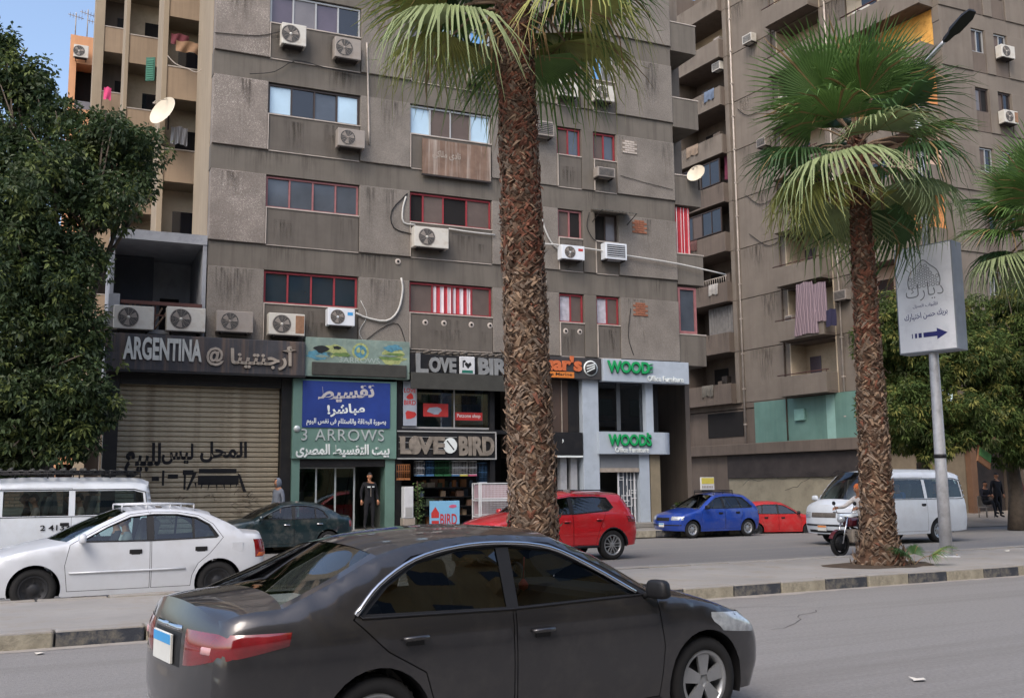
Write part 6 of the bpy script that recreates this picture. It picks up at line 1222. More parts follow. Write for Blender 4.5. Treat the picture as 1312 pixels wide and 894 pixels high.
for k, (lab, bx_, Y, lbs, seed) in enumerate((('leafy yellow-green street tree right of the shorter palm', 1185, 35.5, ((1150, 420, 35, 1.5), (1185, 470, 35, 1.7), (1160, 520, 34.6, 1.4), (1215, 530, 34.6, 1.5), (1225, 450, 35.5, 1.6), (1150, 470, 36, 1.3), (1195, 560, 34.5, 1.0), (1240, 560, 34.5, .9), (1145, 550, 35, .9), (1180, 425, 36.5, 1.4)), 3),
        ('leafy street tree at the right edge, over the dim shopfronts', 1300, 36.5, ((1260, 420, 36.5, 1.6), (1300, 400, 37, 1.8), (1280, 470, 36, 1.7), (1320, 500, 36, 1.8), (1265, 525, 35.6, 1.3), (1305, 560, 35.6, 1.1), (1340, 440, 37, 2), (1350, 540, 36, 1.8)), 4))):
    rn = random.Random(seed); tb = atY(bx_, 640, Y); t = thing('broadleaf_tree', lab, 'tree', (tb.x, tb.y, 0), 0, 'street trees at the right'); lo_ = []
    for (x, y, Y_, r) in lbs: p = atY(x, y, Y_); lo_.append((p.x-tb.x, p.y-tb.y, p.z, r))
    mb = MB(); leaf_cloud(mb, rn, tufts(lo_, rn, 11, .46, .85), 60000, .19, .034, .7, 11, 4, spread=.2); mb.build('crown', M_l2, t); mb = MB(); branchwork(mb, rn, (0, 0, 0), 2.4, lo_, .26); mb.build('trunk', M_bark, t)
# little bush by the furniture shop
bp_ = thing('bush', 'small green bush by the brown pier of the furniture shop', 'plant', FB(14.1, -.9, .26), 0); mb = MB(); leaf_cloud(mb, random.Random(2), [(0, 0, .35, .28), (.1, 0, .65, .2)], 700, .12, .03, .2, 7, 3); mb.build('crown', M_l2[:3], bp_); mb = MB(); mb.tube([(0, 0, 0), (.02, 0, .4), (.08, 0, .75)], .015, 5); mb.build('stem', M_bark, bp_)
# ================================================================= lamp post with sign box
M_pole = mat('galvanised_pole', (196, 198, 202), .45, metal=.35, var=.15, scale=3, dirt=((120, 120, 122), .5, 4))
pL = onz(1213, 712, .18); LP = thing('lamp_post', 'tall pale steel lamp post with curved arm and dark lamp head', 'lamp post', (pL.x, pL.y, .165), 0)
HT = 10.1; mb = MB(); mb.tube([(0, 0, 0), (0, 0, 2), (0, 0, 5), (0, 0, 8), (0, 0, HT)], [.13, .118, .095, .072, .055], 14); mb.build('pole', M_pole, LP)
mb = MB(); mb.cbox(-.2, .2, -.2, .2, -.02, .03, .01); mb.build('base_plate', M_pole, LP)
for dx in (-.15, .15):
    for dy in (-.15, .15): mb = MB(); mb.tube([(dx, dy, .03), (dx, dy, .07)], .02, 6); mb.build('bolt', M_dull, LP)
mb = MB(); mb.tube([(0, 0, 2.05), (0, 0, 2.13)], .131, 14); mb.build('clamp_band', M_trim, LP)
dn = Vector((.41, -.91, 0)); arm = [Vector((0, 0, HT-.05)), dn*.08+Vector((0, 0, HT+.35)), dn*.35+Vector((0, 0, HT+.62)), dn*.85+Vector((0, 0, HT+.86))]
mb = MB(); mb.tube([Vector(p) for p in crom([tuple(a) for a in arm], 5)], .04, 10); mb.build('arm', M_pole, LP)
mb = MB(); a0, a1 = arm[-1], dn*1.62+Vector((0, 0, HT+1.22)); dd_ = (a1-a0).normalized(); sx_ = dd_.cross(Vector((0, 0, 1))).normalized(); up_ = sx_.cross(dd_)
rows = []
for t, w, h in ((0, .05, .05), (.08, .07, .06), (.25, .09, .06), (.35, .15, .07), (.8, .17, .06), (1, .10, .04)):
    c = a0.lerp(a1, t); rows += [c-sx_*w-up_*h*.5, c-sx_*w*.7+up_*h, c+sx_*w*.7+up_*h, c+sx_*w-up_*h*.5]
n = 6; mb.add(rows, [(i*4+j, i*4+(j+1) % 4, (i+1)*4+(j+1) % 4, (i+1)*4+j) for i in range(n-1) for j in range(4)]+[(0, 1, 2, 3), ((n-1)*4+3, (n-1)*4+2, (n-1)*4+1, (n-1)*4)]); mb.build('lamp_head', M_trim, LP)
mb = MB(); mb.tube([(.06, -.1, 5.2), (.16, -.1, 6.6), (.1, -.12, 7.6), (.12, -.1, 8.3)], .02, 5); mb.tube([(-.02, -.12, 5.4), (.02, -.13, 7.2), (-.02, -.11, 8.6)], .015, 5); mb.build('cable', M_trim, LP)
# sign box: width runs along the direction (-.656,.755), face towards the left
SGA = math.atan2(-.755, .656); sgc = Vector((pL.x, pL.y, 0)); zb_ = atY(1185, 452, pL.y).z; zt_ = atY(1185, 316, pL.y).z
SB = thing('sign_box', 'pale grey sign box with ornamental logo and dark blue arrow on the lamp post', 'sign', (sgc.x, sgc.y, zb_), SGA)
M_face = mat('sign_face', (236, 237, 240), .4, var=.05, scale=.8, dirt=((150, 152, 160), .3, 2)); M_sidep = mat('sign_side', (128, 134, 142), .5, metal=.2, var=.15, scale=2); M_navy = mat('navy_print', (38, 40, 110), .5); M_line = mat('logo_line', (128, 130, 132), .6)
HS = zt_-zb_; hw = .65; lb(SB, 'case', M_sidep, -hw, hw, -.22, .22, 0, HS, .01); lb(SB, 'face', M_face, -hw+.03, hw-.03, -.228, -.221, .03, HS-.03)
mb = MB()
def ring(mb, cx, cz, r, y, th=.012, a0=0, a1=2*PI, n=22, ky=1.): mb.tube([(cx+r*math.cos(a0+(a1-a0)*i/n), y, cz+ky*r*math.sin(a0+(a1-a0)*i/n)) for i in range(n+1)], th, 4)
cz0 = HS*.66
dome = [(-.34, cz0-.14), (-.36, cz0+.02), (-.30, cz0+.2), (-.16, cz0+.33), (0, cz0+.46), (.16, cz0+.33), (.30, cz0+.2), (.36, cz0+.02), (.34, cz0-.14)]
dm = crom(dome, 4); mb.tube([(x, -.231, z) for x, z in dm], .010, 4); mb.build('dome_outline', M_line, SB)
mb = MB(); rr_ = random.Random(4)
for i in range(7):
    for j in range(6):
        x, z = -.3+i*.1+(.05 if j % 2 else 0), cz0-.1+j*.085
        if abs(x) < .33-(max(0, z-cz0-.05))*.85: ring(mb, x, z, .036, -.231, .006, n=8)
tag(mb.build('dome_lattice', M_line, SB), kind='stuff')
lettering(arabic('ديارك'), M_line, SB, -.42, -.229, cz0-.42, .84, .38, .003, -.012, 'logo_word'); lettering(arabic('للأبواب المنزل'), M_navy, SB, -.28, -.229, HS*.415, .55, .10, .003, .0, 'small_print'); lettering(arabic('بريك حسن اختيارك'), M_navy, SB, -.48, -.229, HS*.295, .96, .17, .003, .004, 'slogan', tilt=R(3))
mb = MB(); za = HS*.16; mb.prism([(-.08, za-.05), (.22, za-.05), (.22, za-.12), (.45, za), (.22, za+.12), (.22, za+.05), (-.08, za+.05)], -.232, -.229); mb.build('arrow', M_navy, SB)
for k, (x, w) in enumerate(((-.19, .07), (-.27, .045), (-.34, .02))): mb = MB(); mb.box(x, x+w, -.232, -.229, za-.05, za+.05); mb.build('arrow_dash', M_navy, SB)
for z in (HS*.25, HS*.75): lb(SB, 'bracket', M_dull, -.16, .16, -.2, .2, z, z+.02) if False else None
# ================================================================= air conditioners
M_acw = mat('ac_casing', (200, 196, 186), .55, var=.12, scale=3, dirt=((140, 122, 100), .55, 3)); M_acd = mat('ac_casing_dusty', (150, 142, 134), .7, var=.15, scale=3, dirt=((112, 98, 84), .6, 3)); M_acn = mat('ac_casing_new', (214, 218, 222), .4, var=.04); M_acg = mat('ac_grille', (58, 58, 58), .6, var=.1); M_acb = mat('ac_bracket', (44, 38, 36), .7, var=.2)
def ac_split(label, M_, w, h, d, m, rust=False, badge=None, fanx=.36, group='split air conditioner units on walls'):
    """outdoor unit: origin at lower left of its front, front towards -y"""
    a = thing('air_conditioner', label, 'air conditioner', (0, 0, 0), 0, group); a.matrix_world = M_
    mb = MB(); mb.cbox(0, w, 0, d, 0, h, .02); mb.build('casing', m, a); cx, cz, r = w*fanx, h*.5, h*.40
    mb = MB(); mb.lathe([(r, -.004), (r*1.04, -.012), (r*1.08, -.002)], 24, 'y', (cx, 0, cz)); [mb.lathe([(r*t, -.012), (r*t+.006, -.012)], 24, 'y', (cx, 0, cz)) for t in (.25, .4, .55, .7, .85)]
    [mb.tube([(cx, -.012, cz), (cx+r*math.cos(k*PI/6), -.012, cz+r*math.sin(k*PI/6))], .004, 4) for k in range(12)]; mb.build('fan_guard', M_acd, a)
    mb = MB(); mb.lathe([(0, -.003), (r, -.003)], 24, 'y', (cx, 0, cz)); g = mb.build('fan_opening', M_acg, a); mb = MB(); mb.lathe([(0, -.02), (r*.16, -.018), (r*.17, -.004)], 12, 'y', (cx, 0, cz)); mb.build('fan_hub', m, g)
    for k in range(3): b = MB(); an = k*2.094; b.add([(cx+r*.15*math.cos(an), -.006, cz+r*.15*math.sin(an)), (cx+r*.9*math.cos(an), -.007, cz+r*.9*math.sin(an)), (cx+r*.9*math.cos(an+.7), -.005, cz+r*.9*math.sin(an+.7)), (cx+r*.2*math.cos(an+.9), -.005, cz+r*.2*math.sin(an+.9))], [(0, 1, 2, 3)]); b.build('fan_blade', M_acd, g)
    mb = MB(); [mb.box(x-.02, x+.02, -.01, d+.25, -.05, -.003) for x in (w*.15, w*.85)]; mb.box(w*.1, w*.9, .02, d-.02, -.03, -.004); mb.build('bracket', M_acb, a)
    if rust: mb = MB(); mb.box(w*.74, w*.98, -.006, -.001, h*.1, h*.92); mb.build('rusty_panel', mat('rust_panel', (138, 104, 80), .8, var=.3, scale=4), a)
    if badge: mb = MB(); mb.box(w*.72, w*.92, -.006, -.001, h*.62, h*.8); mb.build('badge', badge, a)
    return a
def ac_window(label, M_, w, h, d, m, group='window air conditioner boxes on walls'):
    a = thing('air_conditioner', label, 'air conditioner', (0, 0, 0), 0, group); a.matrix_world = M_
    mb = MB(); mb.cbox(0, w, 0, d, 0, h, .015); mb.build('casing', m, a); gq = MB(); gq.box(w*.08, w*.92, -.006, -.001, h*.12, h*.88); g = gq.build('grille', M_acg, a)
    for k in range(6): b = MB(); b.box(w*.08, w*.92, -.014, -.007, h*(.15+.125*k), h*(.18+.125*k)); b.build('louvre', m, g)
    mb = MB(); [mb.box(x-.015, x+.015, .0, d+.1, -.05, -.003) for x in (w*.1, w*.9)]; mb.box(w*.1, w*.9, .02, .05, -.04, -.01); mb.build('bracket', M_acb, a); return a
def on_fac(x0, y0, x1, y1, out=.42, s=0):
    (u0, za), (u1, zb) = fac(x0, y1, out), fac(x1, y0, out); _, z1 = fac(x0, y0, out); _, z0 = fac(x0, y1, out)
    return Matrix.Translation(FB(u0, -out, z0)) @ Matrix.Rotation(FY, 4, 'Z'), u1-u0, z1-z0
for (b, k, lab, kw) in (((361, 28, 393, 55), 's', 'left of two dusty units under the topmost left window', {}), ((429, 46, 463, 72), 's', 'unit under the right end of the topmost left window', dict(m=M_acd)), ((433, 163, 468, 186), 's', 'dusty unit at the right corner of the second left window', dict(m=M_acd)),
  ((145, 390, 198, 420), 's', 'large white unit at the left end above the ARGENTINA fascia', {}), ((213, 392, 264, 423), 's', 'stained white unit, second from the left above the ARGENTINA fascia', {}), ((277, 397, 325, 424), 's', 'brownish dusty unit, third from the left above the ARGENTINA fascia', dict(m=M_acd)), ((344, 400, 391, 428), 's', 'unit with rusty end panel, fourth above the ARGENTINA fascia', dict(rust=True)),
  ((420, 394, 455, 416), 's', 'new white unit with blue badge above the faded green board', dict(m=M_acn, badge=M_plb)), ((531, 289, 575, 315), 's', 'cream unit below the red-framed middle window, pipe beside it', {}), ((602, 82, 625, 103), 's', 'unit half hidden by fronds left of the big palm', dict(m=M_acd)),
  ((717, 101, 741, 121), 's', 'left of two units under the fronds right of the big palm', {}), ((763, 107, 787, 127), 's', 'right of two units under the fronds right of the big palm', {}), ((720, 313, 749, 331), 's', 'white unit with red badge below the narrow window by the palm', dict(m=M_acn, badge=M_pred)), ((776, 310, 803, 331), 'w', 'white box unit with dark grille under the little canopy', dict(m=M_acn)), ((686, 153, 710, 172), 'w', 'louvred box unit beside the big palm trunk', dict(m=M_acd)),
  ((766, 213, 788, 225), 'w', 'small rusted box frame under the upper narrow window', dict(m=M_acd))):
    M_, w, h = on_fac(*b); m = kw.pop('m', M_acw)
    (ac_split if k == 's' else ac_window)(lab, M_, w, h, .34, m, **kw)
def on_side(x, y, out): s, z = sid(x, y, out); return Matrix.Translation(C2+sd_*s+sn*out+Vector((0, 0, z))) @ Matrix.Rotation(SA+PI, 4, 'Z')
for (x, y, out, w, h, k, lab, m) in ((951, 58, .5, .75, .5, 'w', 'window box unit on the side wall left of the small balconies, uppermost', M_acw), (912, 93, .3, .7, .5, 'w', 'pale box unit in the second loggia of the side street block', M_acw), (969, 190, .5, .7, .5, 'w', 'shaded box unit low beside the shorter palm fronds', M_acd), (999, 138, .4, .8, .6, 's', 'pale unit beside a bent white pipe on the side wall', M_acw), (1093, 33, .5, 1.0, .72, 's', 'white unit at the upper corner balcony, above the shorter palm', M_acw), (1068, 386, .4, .8, .5, 'w', 'brown box unit right of the hanging laundry', M_acd), (1117, 331, .4, .75, .6, 's', 'white unit beside the shorter palm trunk', M_acw), (1006, 419, .4, .5, .6, 'w', 'dark box unit left of the hanging laundry', M_acd)):
    (ac_split if k == 's' else ac_window)(lab, on_side(x, y, out), w, h, .4, m)
def on_front(x, y, out=.45): n = Vector((math.sin(FY), -math.cos(FY), 0)); p = onplane(x, y, C2+n*out, n); return Matrix.Translation(p) @ Matrix.Rotation(FY, 4, 'Z')
for (x, y, lab) in ((1284, 72, 'pale unit between two windows at the upper right corner'), (1288, 156, 'rust-streaked unit at the right edge above the third palm')): ac_split(lab, on_front(x, y), .9, .62, .36, M_acw, rust=y > 100)
pa = atY(94, 72, 52.6); ac_split('white unit on the peach tower balcony', Matrix.Translation(pa) @ Matrix.Rotation(FY, 4, 'Z'), .75, .7, .3, M_acw)
pa = atY(868, 562, 69); ac_window('shaded box unit on the block closing the side street', Matrix.Translation(pa) @ Matrix.Rotation(FY, 4, 'Z'), 1.2, .8, .5, M_acw)
# canopy over the dark narrow window
cn = fthing('window_canopy', 'small dark corrugated canopy over the narrow window right of the palm', 'canopy', None, u=11.4, y=-.75, z=11.32)
mb = MB(); n = 22
for i in range(n): a, b = i/n*1.5, (i+1)/n*1.5; za, zb = .02*(i % 2), .02*((i+1) % 2); mb.quad((a, 0, za-.1), (b, 0, zb-.1), (b, .72, zb+.14), (a, .72, za+.14))
mb.build('corrugated_sheet', M_aw, cn); mb = MB(); [mb.tube([(x, .02, -.1), (x, .72, -.35)], .015, 5) for x in (.05, 1.45)]; mb.build('strut', M_acb, cn)
# weathered board under a window
wb = fthing('old_signboard', 'rusty peeling signboard hung under the white-framed window', 'sign', None, u=5.05, y=-.14, z=11.95)
lb(wb, 'board', mat('peeling_board', (118, 96, 82), .85, var=.3, scale=2, dirt=((190, 182, 172), .8, 1.6), streak=True), 0, 2.45, 0, .05, 0, 1.2); lettering(arabic('نادى ملاكى'), M_dull, wb, .35, -.004, .55, 1.0, .3, .003, .02); lb(wb, 'frame', M_acb, -.02, 2.47, -.02, .04, -.06, -.002)
# satellite dishes
def dish(label, p, r, d, group='satellite dishes'):
    t = thing('satellite_dish', label, 'satellite dish', tuple(p), 0, group); q = Vector(d).to_track_quat('Z', 'Y').to_matrix().to_4x4(); mb = MB()
    mb.lathe([(r*k/8, .28*r*(k/8)**2) for k in range(0, 9)], 22, 'z', M_=q); mb.build('reflector', mat('dish_cream', (206, 196, 176), .6, var=.08, scale=2), t)
    mb = MB(); mb.tube([q @ Vector((0, r*.9, .25*r)), q @ Vector((0, r*.2, r*.95)), q @ Vector((0, 0, r))], .015, 5); mb.tube([q @ Vector((-.04, 0, r)), q @ Vector((.04, 0, r*.93))], .035, 6); mb.build('feed_arm', M_dull, t)
    mb = MB(); mb.tube([q @ Vector((0, 0, 0)), q @ Vector((0, 0, -.15)), q @ Vector((0, 0, -.15))+Vector((0, 0, -.5))], .03, 6); mb.build('mount', M_acb, t)
dish('large cream dish leaning out at the left beside the tree', atY(212, 145, 33.2), .55, (-.45, -.85, .35)); dish('small cream dish on the corner balcony of the grey block', FB(15.75, -.35, fac(890, 224, .3)[1]), .36, (-.55, -.75, .4))
# laundry, shutters and odds on the balconies
def cloth(label, cat, M_, w, h, m, waves=7, amp=.05, name='hanging_cloth', taper=0., group=None):
    mb = MB(); n, k = 36, 6; vs_ = []
    for j in range(k+1):
        for i in range(n+1): t = i/n; vs_.append(((t-.5)*w*(1-taper*(1-j/k)), amp*math.sin(t*waves*2*PI+.5*j)*(.3+.7*j/k), -h*j/k-.03*math.sin(t*9)))
    mb.add(vs_, [(j*(n+1)+i, j*(n+1)+i+1, (j+1)*(n+1)+i+1, (j+1)*(n+1)+i) for j in range(k) for i in range(n)], 0, True); o = tag(mb.build(name, m), label, cat, group); o.matrix_world = M_; return o
def striped(name, c1, c2, sc):
    m = mat(name, c1, .9, var=.1); t = m.node_tree; N = t.nodes; tc = N.new('ShaderNodeTexCoord'); wv = N.new('ShaderNodeTexWave'); wv.inputs['Scale'].default_value = sc; wv.inputs['Distortion'].default_value = 1.5
    t.links.new(tc.outputs['Object'], wv.inputs[0]); mx = N.new('ShaderNodeMix'); mx.data_type = 'RGBA'; t.links.new(wv.outputs['Fac'], mx.inputs[0]); mx.inputs[6].default_value = lin(c1); mx.inputs[7].default_value = lin(c2); t.links.new(mx.outputs[2], N['Principled BSDF'].inputs['Base Color']); return m
M_lau = striped('striped_sheet', (150, 132, 138), (104, 90, 98), 4.0)
z0 = 0
cloth('large striped mauve sheet hung out on the side street balcony', 'sheet', on_side(1030, 362, .92) , 1.7, 2.7, M_lau, 6, .07, taper=.35); cloth('shorter mauve sheet hung beside the large striped one', 'sheet', on_side(1049, 362, .9), .9, 2.0, M_lau, 4, .05); cloth('dark navy cloth at the end of the washing line', 'cloth', on_side(1064, 396, .9), .7, .85, mat('navy_cloth', (44, 42, 66), .9), 2, .04)
cloth('red-purple curtain in the side street loggia', 'curtain', on_side(937, 184, -.1), 1.4, 2.0, mat('plum_curtain', (112, 52, 74), .9, var=.2), 5, .05, 'curtain')
cloth('bright pink towel hanging among the leaves at the left', 'towel', Matrix.Translation(atY(138, 112, 42)) @ Matrix.Rotation(FY, 4, 'Z'), .3, .55, mat('pink_cloth', (206, 74, 120), .9, var=.1), 1, .03)
cloth('brown blanket draped over the upper left balcony rail', 'blanket', Matrix.Translation(atY(243, 54, 33.7)) @ Matrix.Rotation(FY, 4, 'Z'), .9, .4, mat('brown_blanket', (132, 104, 80), .95, var=.2), 2, .06); cloth('dark red rug over the upper left balcony rail', 'rug', Matrix.Translation(atY(231, 44, 33.8)) @ Matrix.Rotation(FY, 4, 'Z'), .6, .4, mat('dark_red_rug', (92, 44, 50), .95, var=.2), 2, .05)
cloth('grey striped washing on the lower left balcony', 'washing', Matrix.Translation(atY(230, 163, 33.6)) @ Matrix.Rotation(FY, 4, 'Z'), .55, .62, striped('grey_stripe', (150, 150, 152), (96, 98, 102), 6), 3, .05)
gs = thing('green_shutter', 'green louvred shutter swung open on the tan balcony', 'shutter', tuple(atY(186, 104, 37.3)), FY-.5); lb(gs, 'frame', mat('green_frame', (34, 92, 74), .6, var=.1), 0, .36, 0, .05, 0, .95, .01)
M_gl = mat('green_louvre', (52, 118, 96), .6, var=.1)
for k in range(9): lb(gs, 'slat', M_gl, .05, .31, -.02, -.002, .08+k*.09, .13+k*.09)
# cables and pipes on the facade
M_cab = mat('black_cable', (30, 28, 28), .7); M_cabw = mat('white_pipe', (190, 188, 182), .6, var=.1)
def cable(label, px, m=M_cab, r=.014, out=.1, sm_=3, cat='cable'):
    pts = [FB(fac(x, y, out)[0], -out, fac(x, y, out)[1]) for x, y in px]; mb = MB(); mb.tube([Vector(p) for p in crom(pts, sm_)], r, 5)
    return tag(mb.build('wall_cable', m), label, cat, 'cables on the facade')
cable('thin cable drooping along the belt under the topmost left window', ((275, 42), (330, 46), (362, 40))); cable('dark cable sagging across the upper left belt', ((320, 95), (352, 92), (380, 78), (420, 88), (470, 97)))
cable('white hose looping down the panel by the blue-badged unit', ((514, 356), (516, 372), (510, 398), (495, 411), (470, 407), (456, 401)), M_cabw, .035, .13); cable('thin wires tangled beside the blue-badged unit', ((462, 385), (470, 405), (460, 425), (468, 440)), M_cabw, .012); cable('dark wires hanging above the faded green board', ((466, 438), (490, 420), (510, 415), (520, 440)), M_cab, .012)
cable('white pipe from the cream unit to the red window', ((520, 252), (516, 268), (517, 285), (532, 288)), M_cabw, .03); cable('dark loop of cable left of the cream unit', ((522, 248), (502, 270), (505, 292), (528, 300)), M_cab, .018); cable('long pale pipe running right along the third storey', ((690, 312), (716, 314), (770, 321), (800, 327), (868, 338), (930, 352)), M_cabw, .03, .2); cable('white hose curving down right of the palm', ((692, 268), (697, 290), (706, 310), (718, 322)), M_cabw, .03)
cable('pale pipe under the red middle window', ((575, 293), (600, 297), (634, 301)), M_cabw, .025); cable('cable hanging down beside the canopy', ((755, 272), (752, 290), (760, 306), (770, 312)), M_cab, .014); cable('vertical grey conduit by the middle panel', ((470, 55), (471, 90), (472, 130), (473, 185)), M_lip, .03)
cable('cable dropping down the grey flank wall', ((700, 360), (694, 400), (697, 440)), M_lip, .02); cable('thin cable across the right-hand panel', ((795, 225), (830, 235), (862, 243)), M_cab, .01); cable('thin cable down the right-hand panels', ((808, 395), (805, 430), (812, 455)), M_cab, .012)
pp_ = [atY(x, y, 32.5) for x, y in ((215, 72), (225, 82), (240, 88), (255, 92), (272, 70))]; mb = MB(); mb.tube([Vector(p) for p in crom([tuple(p) for p in pp_], 4)], .015, 5); tag(mb.build('wall_cable', M_lip), 'pale cable slung between the tan balcony and the grey block', 'cable', 'cables on the facade')
for k, (x, y) in enumerate(((545, 413), (569, 414), (604, 416), (628, 417), (725, 424), (743, 425), (510, 335))):
    u, z = fac(x, y, .04); mb = MB(); mb.lathe([(0, -.05), (.06, -.05), (.10, -.03)], 14, 'y'); mb.lathe([(0, -.055), (.045, -.055)], 12, 'y', mi=1); mb.build('drilled_hole', [M_lip, M_dark], B1, (u, 0.0, z))
# tilted hanging sign and dim kiosk things at the right
hs = thing('hanging_sign', 'tilted green and brown sign board hung under the right-hand trees', 'sign', tuple(atY(1253, 590, 34)), FY+.3); o1 = lb(hs, 'board', mat('sign_brown', (132, 92, 62), .7, var=.15), 0, .95, 0, .06, 0, .55, .01); o2 = lb(hs, 'green_field', mat('sign_green', (74, 122, 66), .7, var=.2, scale=4), .03, .92, -.012, -.002, .22, .52)
lb(hs, 'rod', M_acb, .4, .44, .02, .05, .551, 1.1)
for o in (o1, o2): o.rotation_euler = (0, R(18), 0)

# rain and drip streaks on the concrete
def streak_mat():
    m = bpy.data.materials.new('rain_streak'); m.use_nodes = True; t = m.node_tree; N = t.nodes; L = t.links; p = N['Principled BSDF']; p.inputs['Base Color'].default_value = lin((58, 52, 47)); p.inputs['Roughness'].default_value = .95
    tc = N.new('ShaderNodeTexCoord'); mp = N.new('ShaderNodeMapping'); mp.inputs['Scale'].default_value = (9, 9, .7); n1 = N.new('ShaderNodeTexNoise'); n1.inputs['Scale'].default_value = 1.6; n1.inputs['Detail'].default_value = 6; L.new(tc.outputs['Object'], mp.inputs[0]); L.new(mp.outputs[0], n1.inputs['Vector'])
    sx = N.new('ShaderNodeSeparateXYZ'); L.new(tc.outputs['Generated'], sx.inputs[0])
    def edge(out):   # 0 at both ends of the strip, 1 in its middle
        a = N.new('ShaderNodeMath'); a.operation = 'MULTIPLY_ADD'; a.inputs[1].default_value = -1; a.inputs[2].default_value = 1; L.new(out, a.inputs[0]); b = N.new('ShaderNodeMath'); b.operation = 'MULTIPLY'; L.new(out, b.inputs[0]); L.new(a.outputs[0], b.inputs[1]); c = N.new('ShaderNodeMath'); c.operation = 'MULTIPLY'; c.inputs[1].default_value = 4; L.new(b.outputs[0], c.inputs[0]); return c.outputs[0]
    r = N.new('ShaderNodeMapRange'); r.inputs['From Min'].default_value = .42; r.inputs['From Max'].default_value = .68; r.inputs['To Max'].default_value = .5; L.new(n1.outputs['Fac'], r.inputs['Value']); e = N.new('ShaderNodeMath'); e.operation = 'MULTIPLY'; L.new(r.outputs[0], e.inputs[0]); L.new(edge(sx.outputs[0]), e.inputs[1]); e2 = N.new('ShaderNodeMath'); e2.operation = 'MULTIPLY'; L.new(e.outputs[0], e2.inputs[0]); L.new(sx.outputs[2], e2.inputs[1])
    tr = N.new('ShaderNodeBsdfTransparent'); mx = N.new('ShaderNodeMixShader'); L.new(e2.outputs[0], mx.inputs[0]); L.new(tr.outputs[0], mx.inputs[1]); L.new(p.outputs[0], mx.inputs[2]); L.new(mx.outputs[0], N['Material Output'].inputs[0]); return m
M_str = streak_mat(); rn = random.Random(77)
def stain(u0, u1, z0, z1, y): mb = MB(); mb.add([(u0, y, z0), (u1, y, z0), (u1, y, z1), (u0, y, z1)], [(0, 1, 2, 3)]); mb.build('stain', M_str, B1)
for f in range(3, 7):
    z0 = T(f)-MIDB
    for a, b in COLS:
        for k in range(2 if b-a < 1.5 else 4): w = rn.uniform(.25, .8); u = rn.uniform(a+.05, max(a+.06, b-w-.05)); w = min(w, b-u-.02); stain(u, u+w, z0+.02, z0+rn.uniform(.6, 1.1), -.0315)
    for k in range(5): w = rn.uniform(.4, 1.6); u = rn.uniform(UL+.1, UR-w-.1); stain(u, u+w, z0-.72, z0-.02, -.0035)
    for a, b in ((UL, 0), (2.95, 4.655), (12.494, UR)):
        for k in range(2): w = rn.uniform(.3, .9); u = rn.uniform(a+.05, b-w-.05); h = rn.uniform(.8, 1.8); stain(u, u+w, T(f)-.05-h, T(f)-.05, -.0785)

for k, z in enumerate(ZK):
    for (a, b, o_) in ((MB1+.1, SL0-.1, .004), (CB1+.1, MB0-.1, .004), (SL0+.4, SL1-.1, .504)):
        for j in range(3):
            w = rn.uniform(.5, 1.6); s0 = rn.uniform(a, b-w) if b-w > a else a; h = rn.uniform(.7, 2.2) if o_ < .1 else .9; zt = z+(2.9 if o_ < .1 else 1.12); mb = MB(); mb.add([(s0, o_, zt-h), (s0+w, o_, zt-h), (s0+w, o_, zt), (s0, o_, zt)], [(3, 2, 1, 0)]); o = mb.build('stain', M_str, B2); o.rotation_euler = (0, 0, SA)
for k, (s0, m) in enumerate(((SL0-.25, M_lip), (MB1+.35, M_b2d), (MB0-.4, M_lip))):
    mb = MB(); mb.tube([(s0, .07, 4.0), (s0, .07, 15), (s0, .07, 31)], .05, 6)
    for z in range(5, 31, 2): mb.box(s0-.07, s0+.07, .005, .13, z, z+.06)
    o = mb.build('drain_pipe', m, B2); o.rotation_euler = (0, 0, SA)
for k, pxs in enumerate((((945, 140), (958, 148), (980, 140)), ((960, 300), (985, 315), (1010, 300)), ((955, 250), (975, 262), (1000, 248)))):
    q = [sid(x, y, .05) for x, y in pxs]; mb = MB(); mb.tube([Vector(p) for p in crom([(a, .05, b) for a, b in q], 4)], .02, 4); o = mb.build('loose_wire', M_cab, B2); o.rotation_euler = (0, 0, SA)
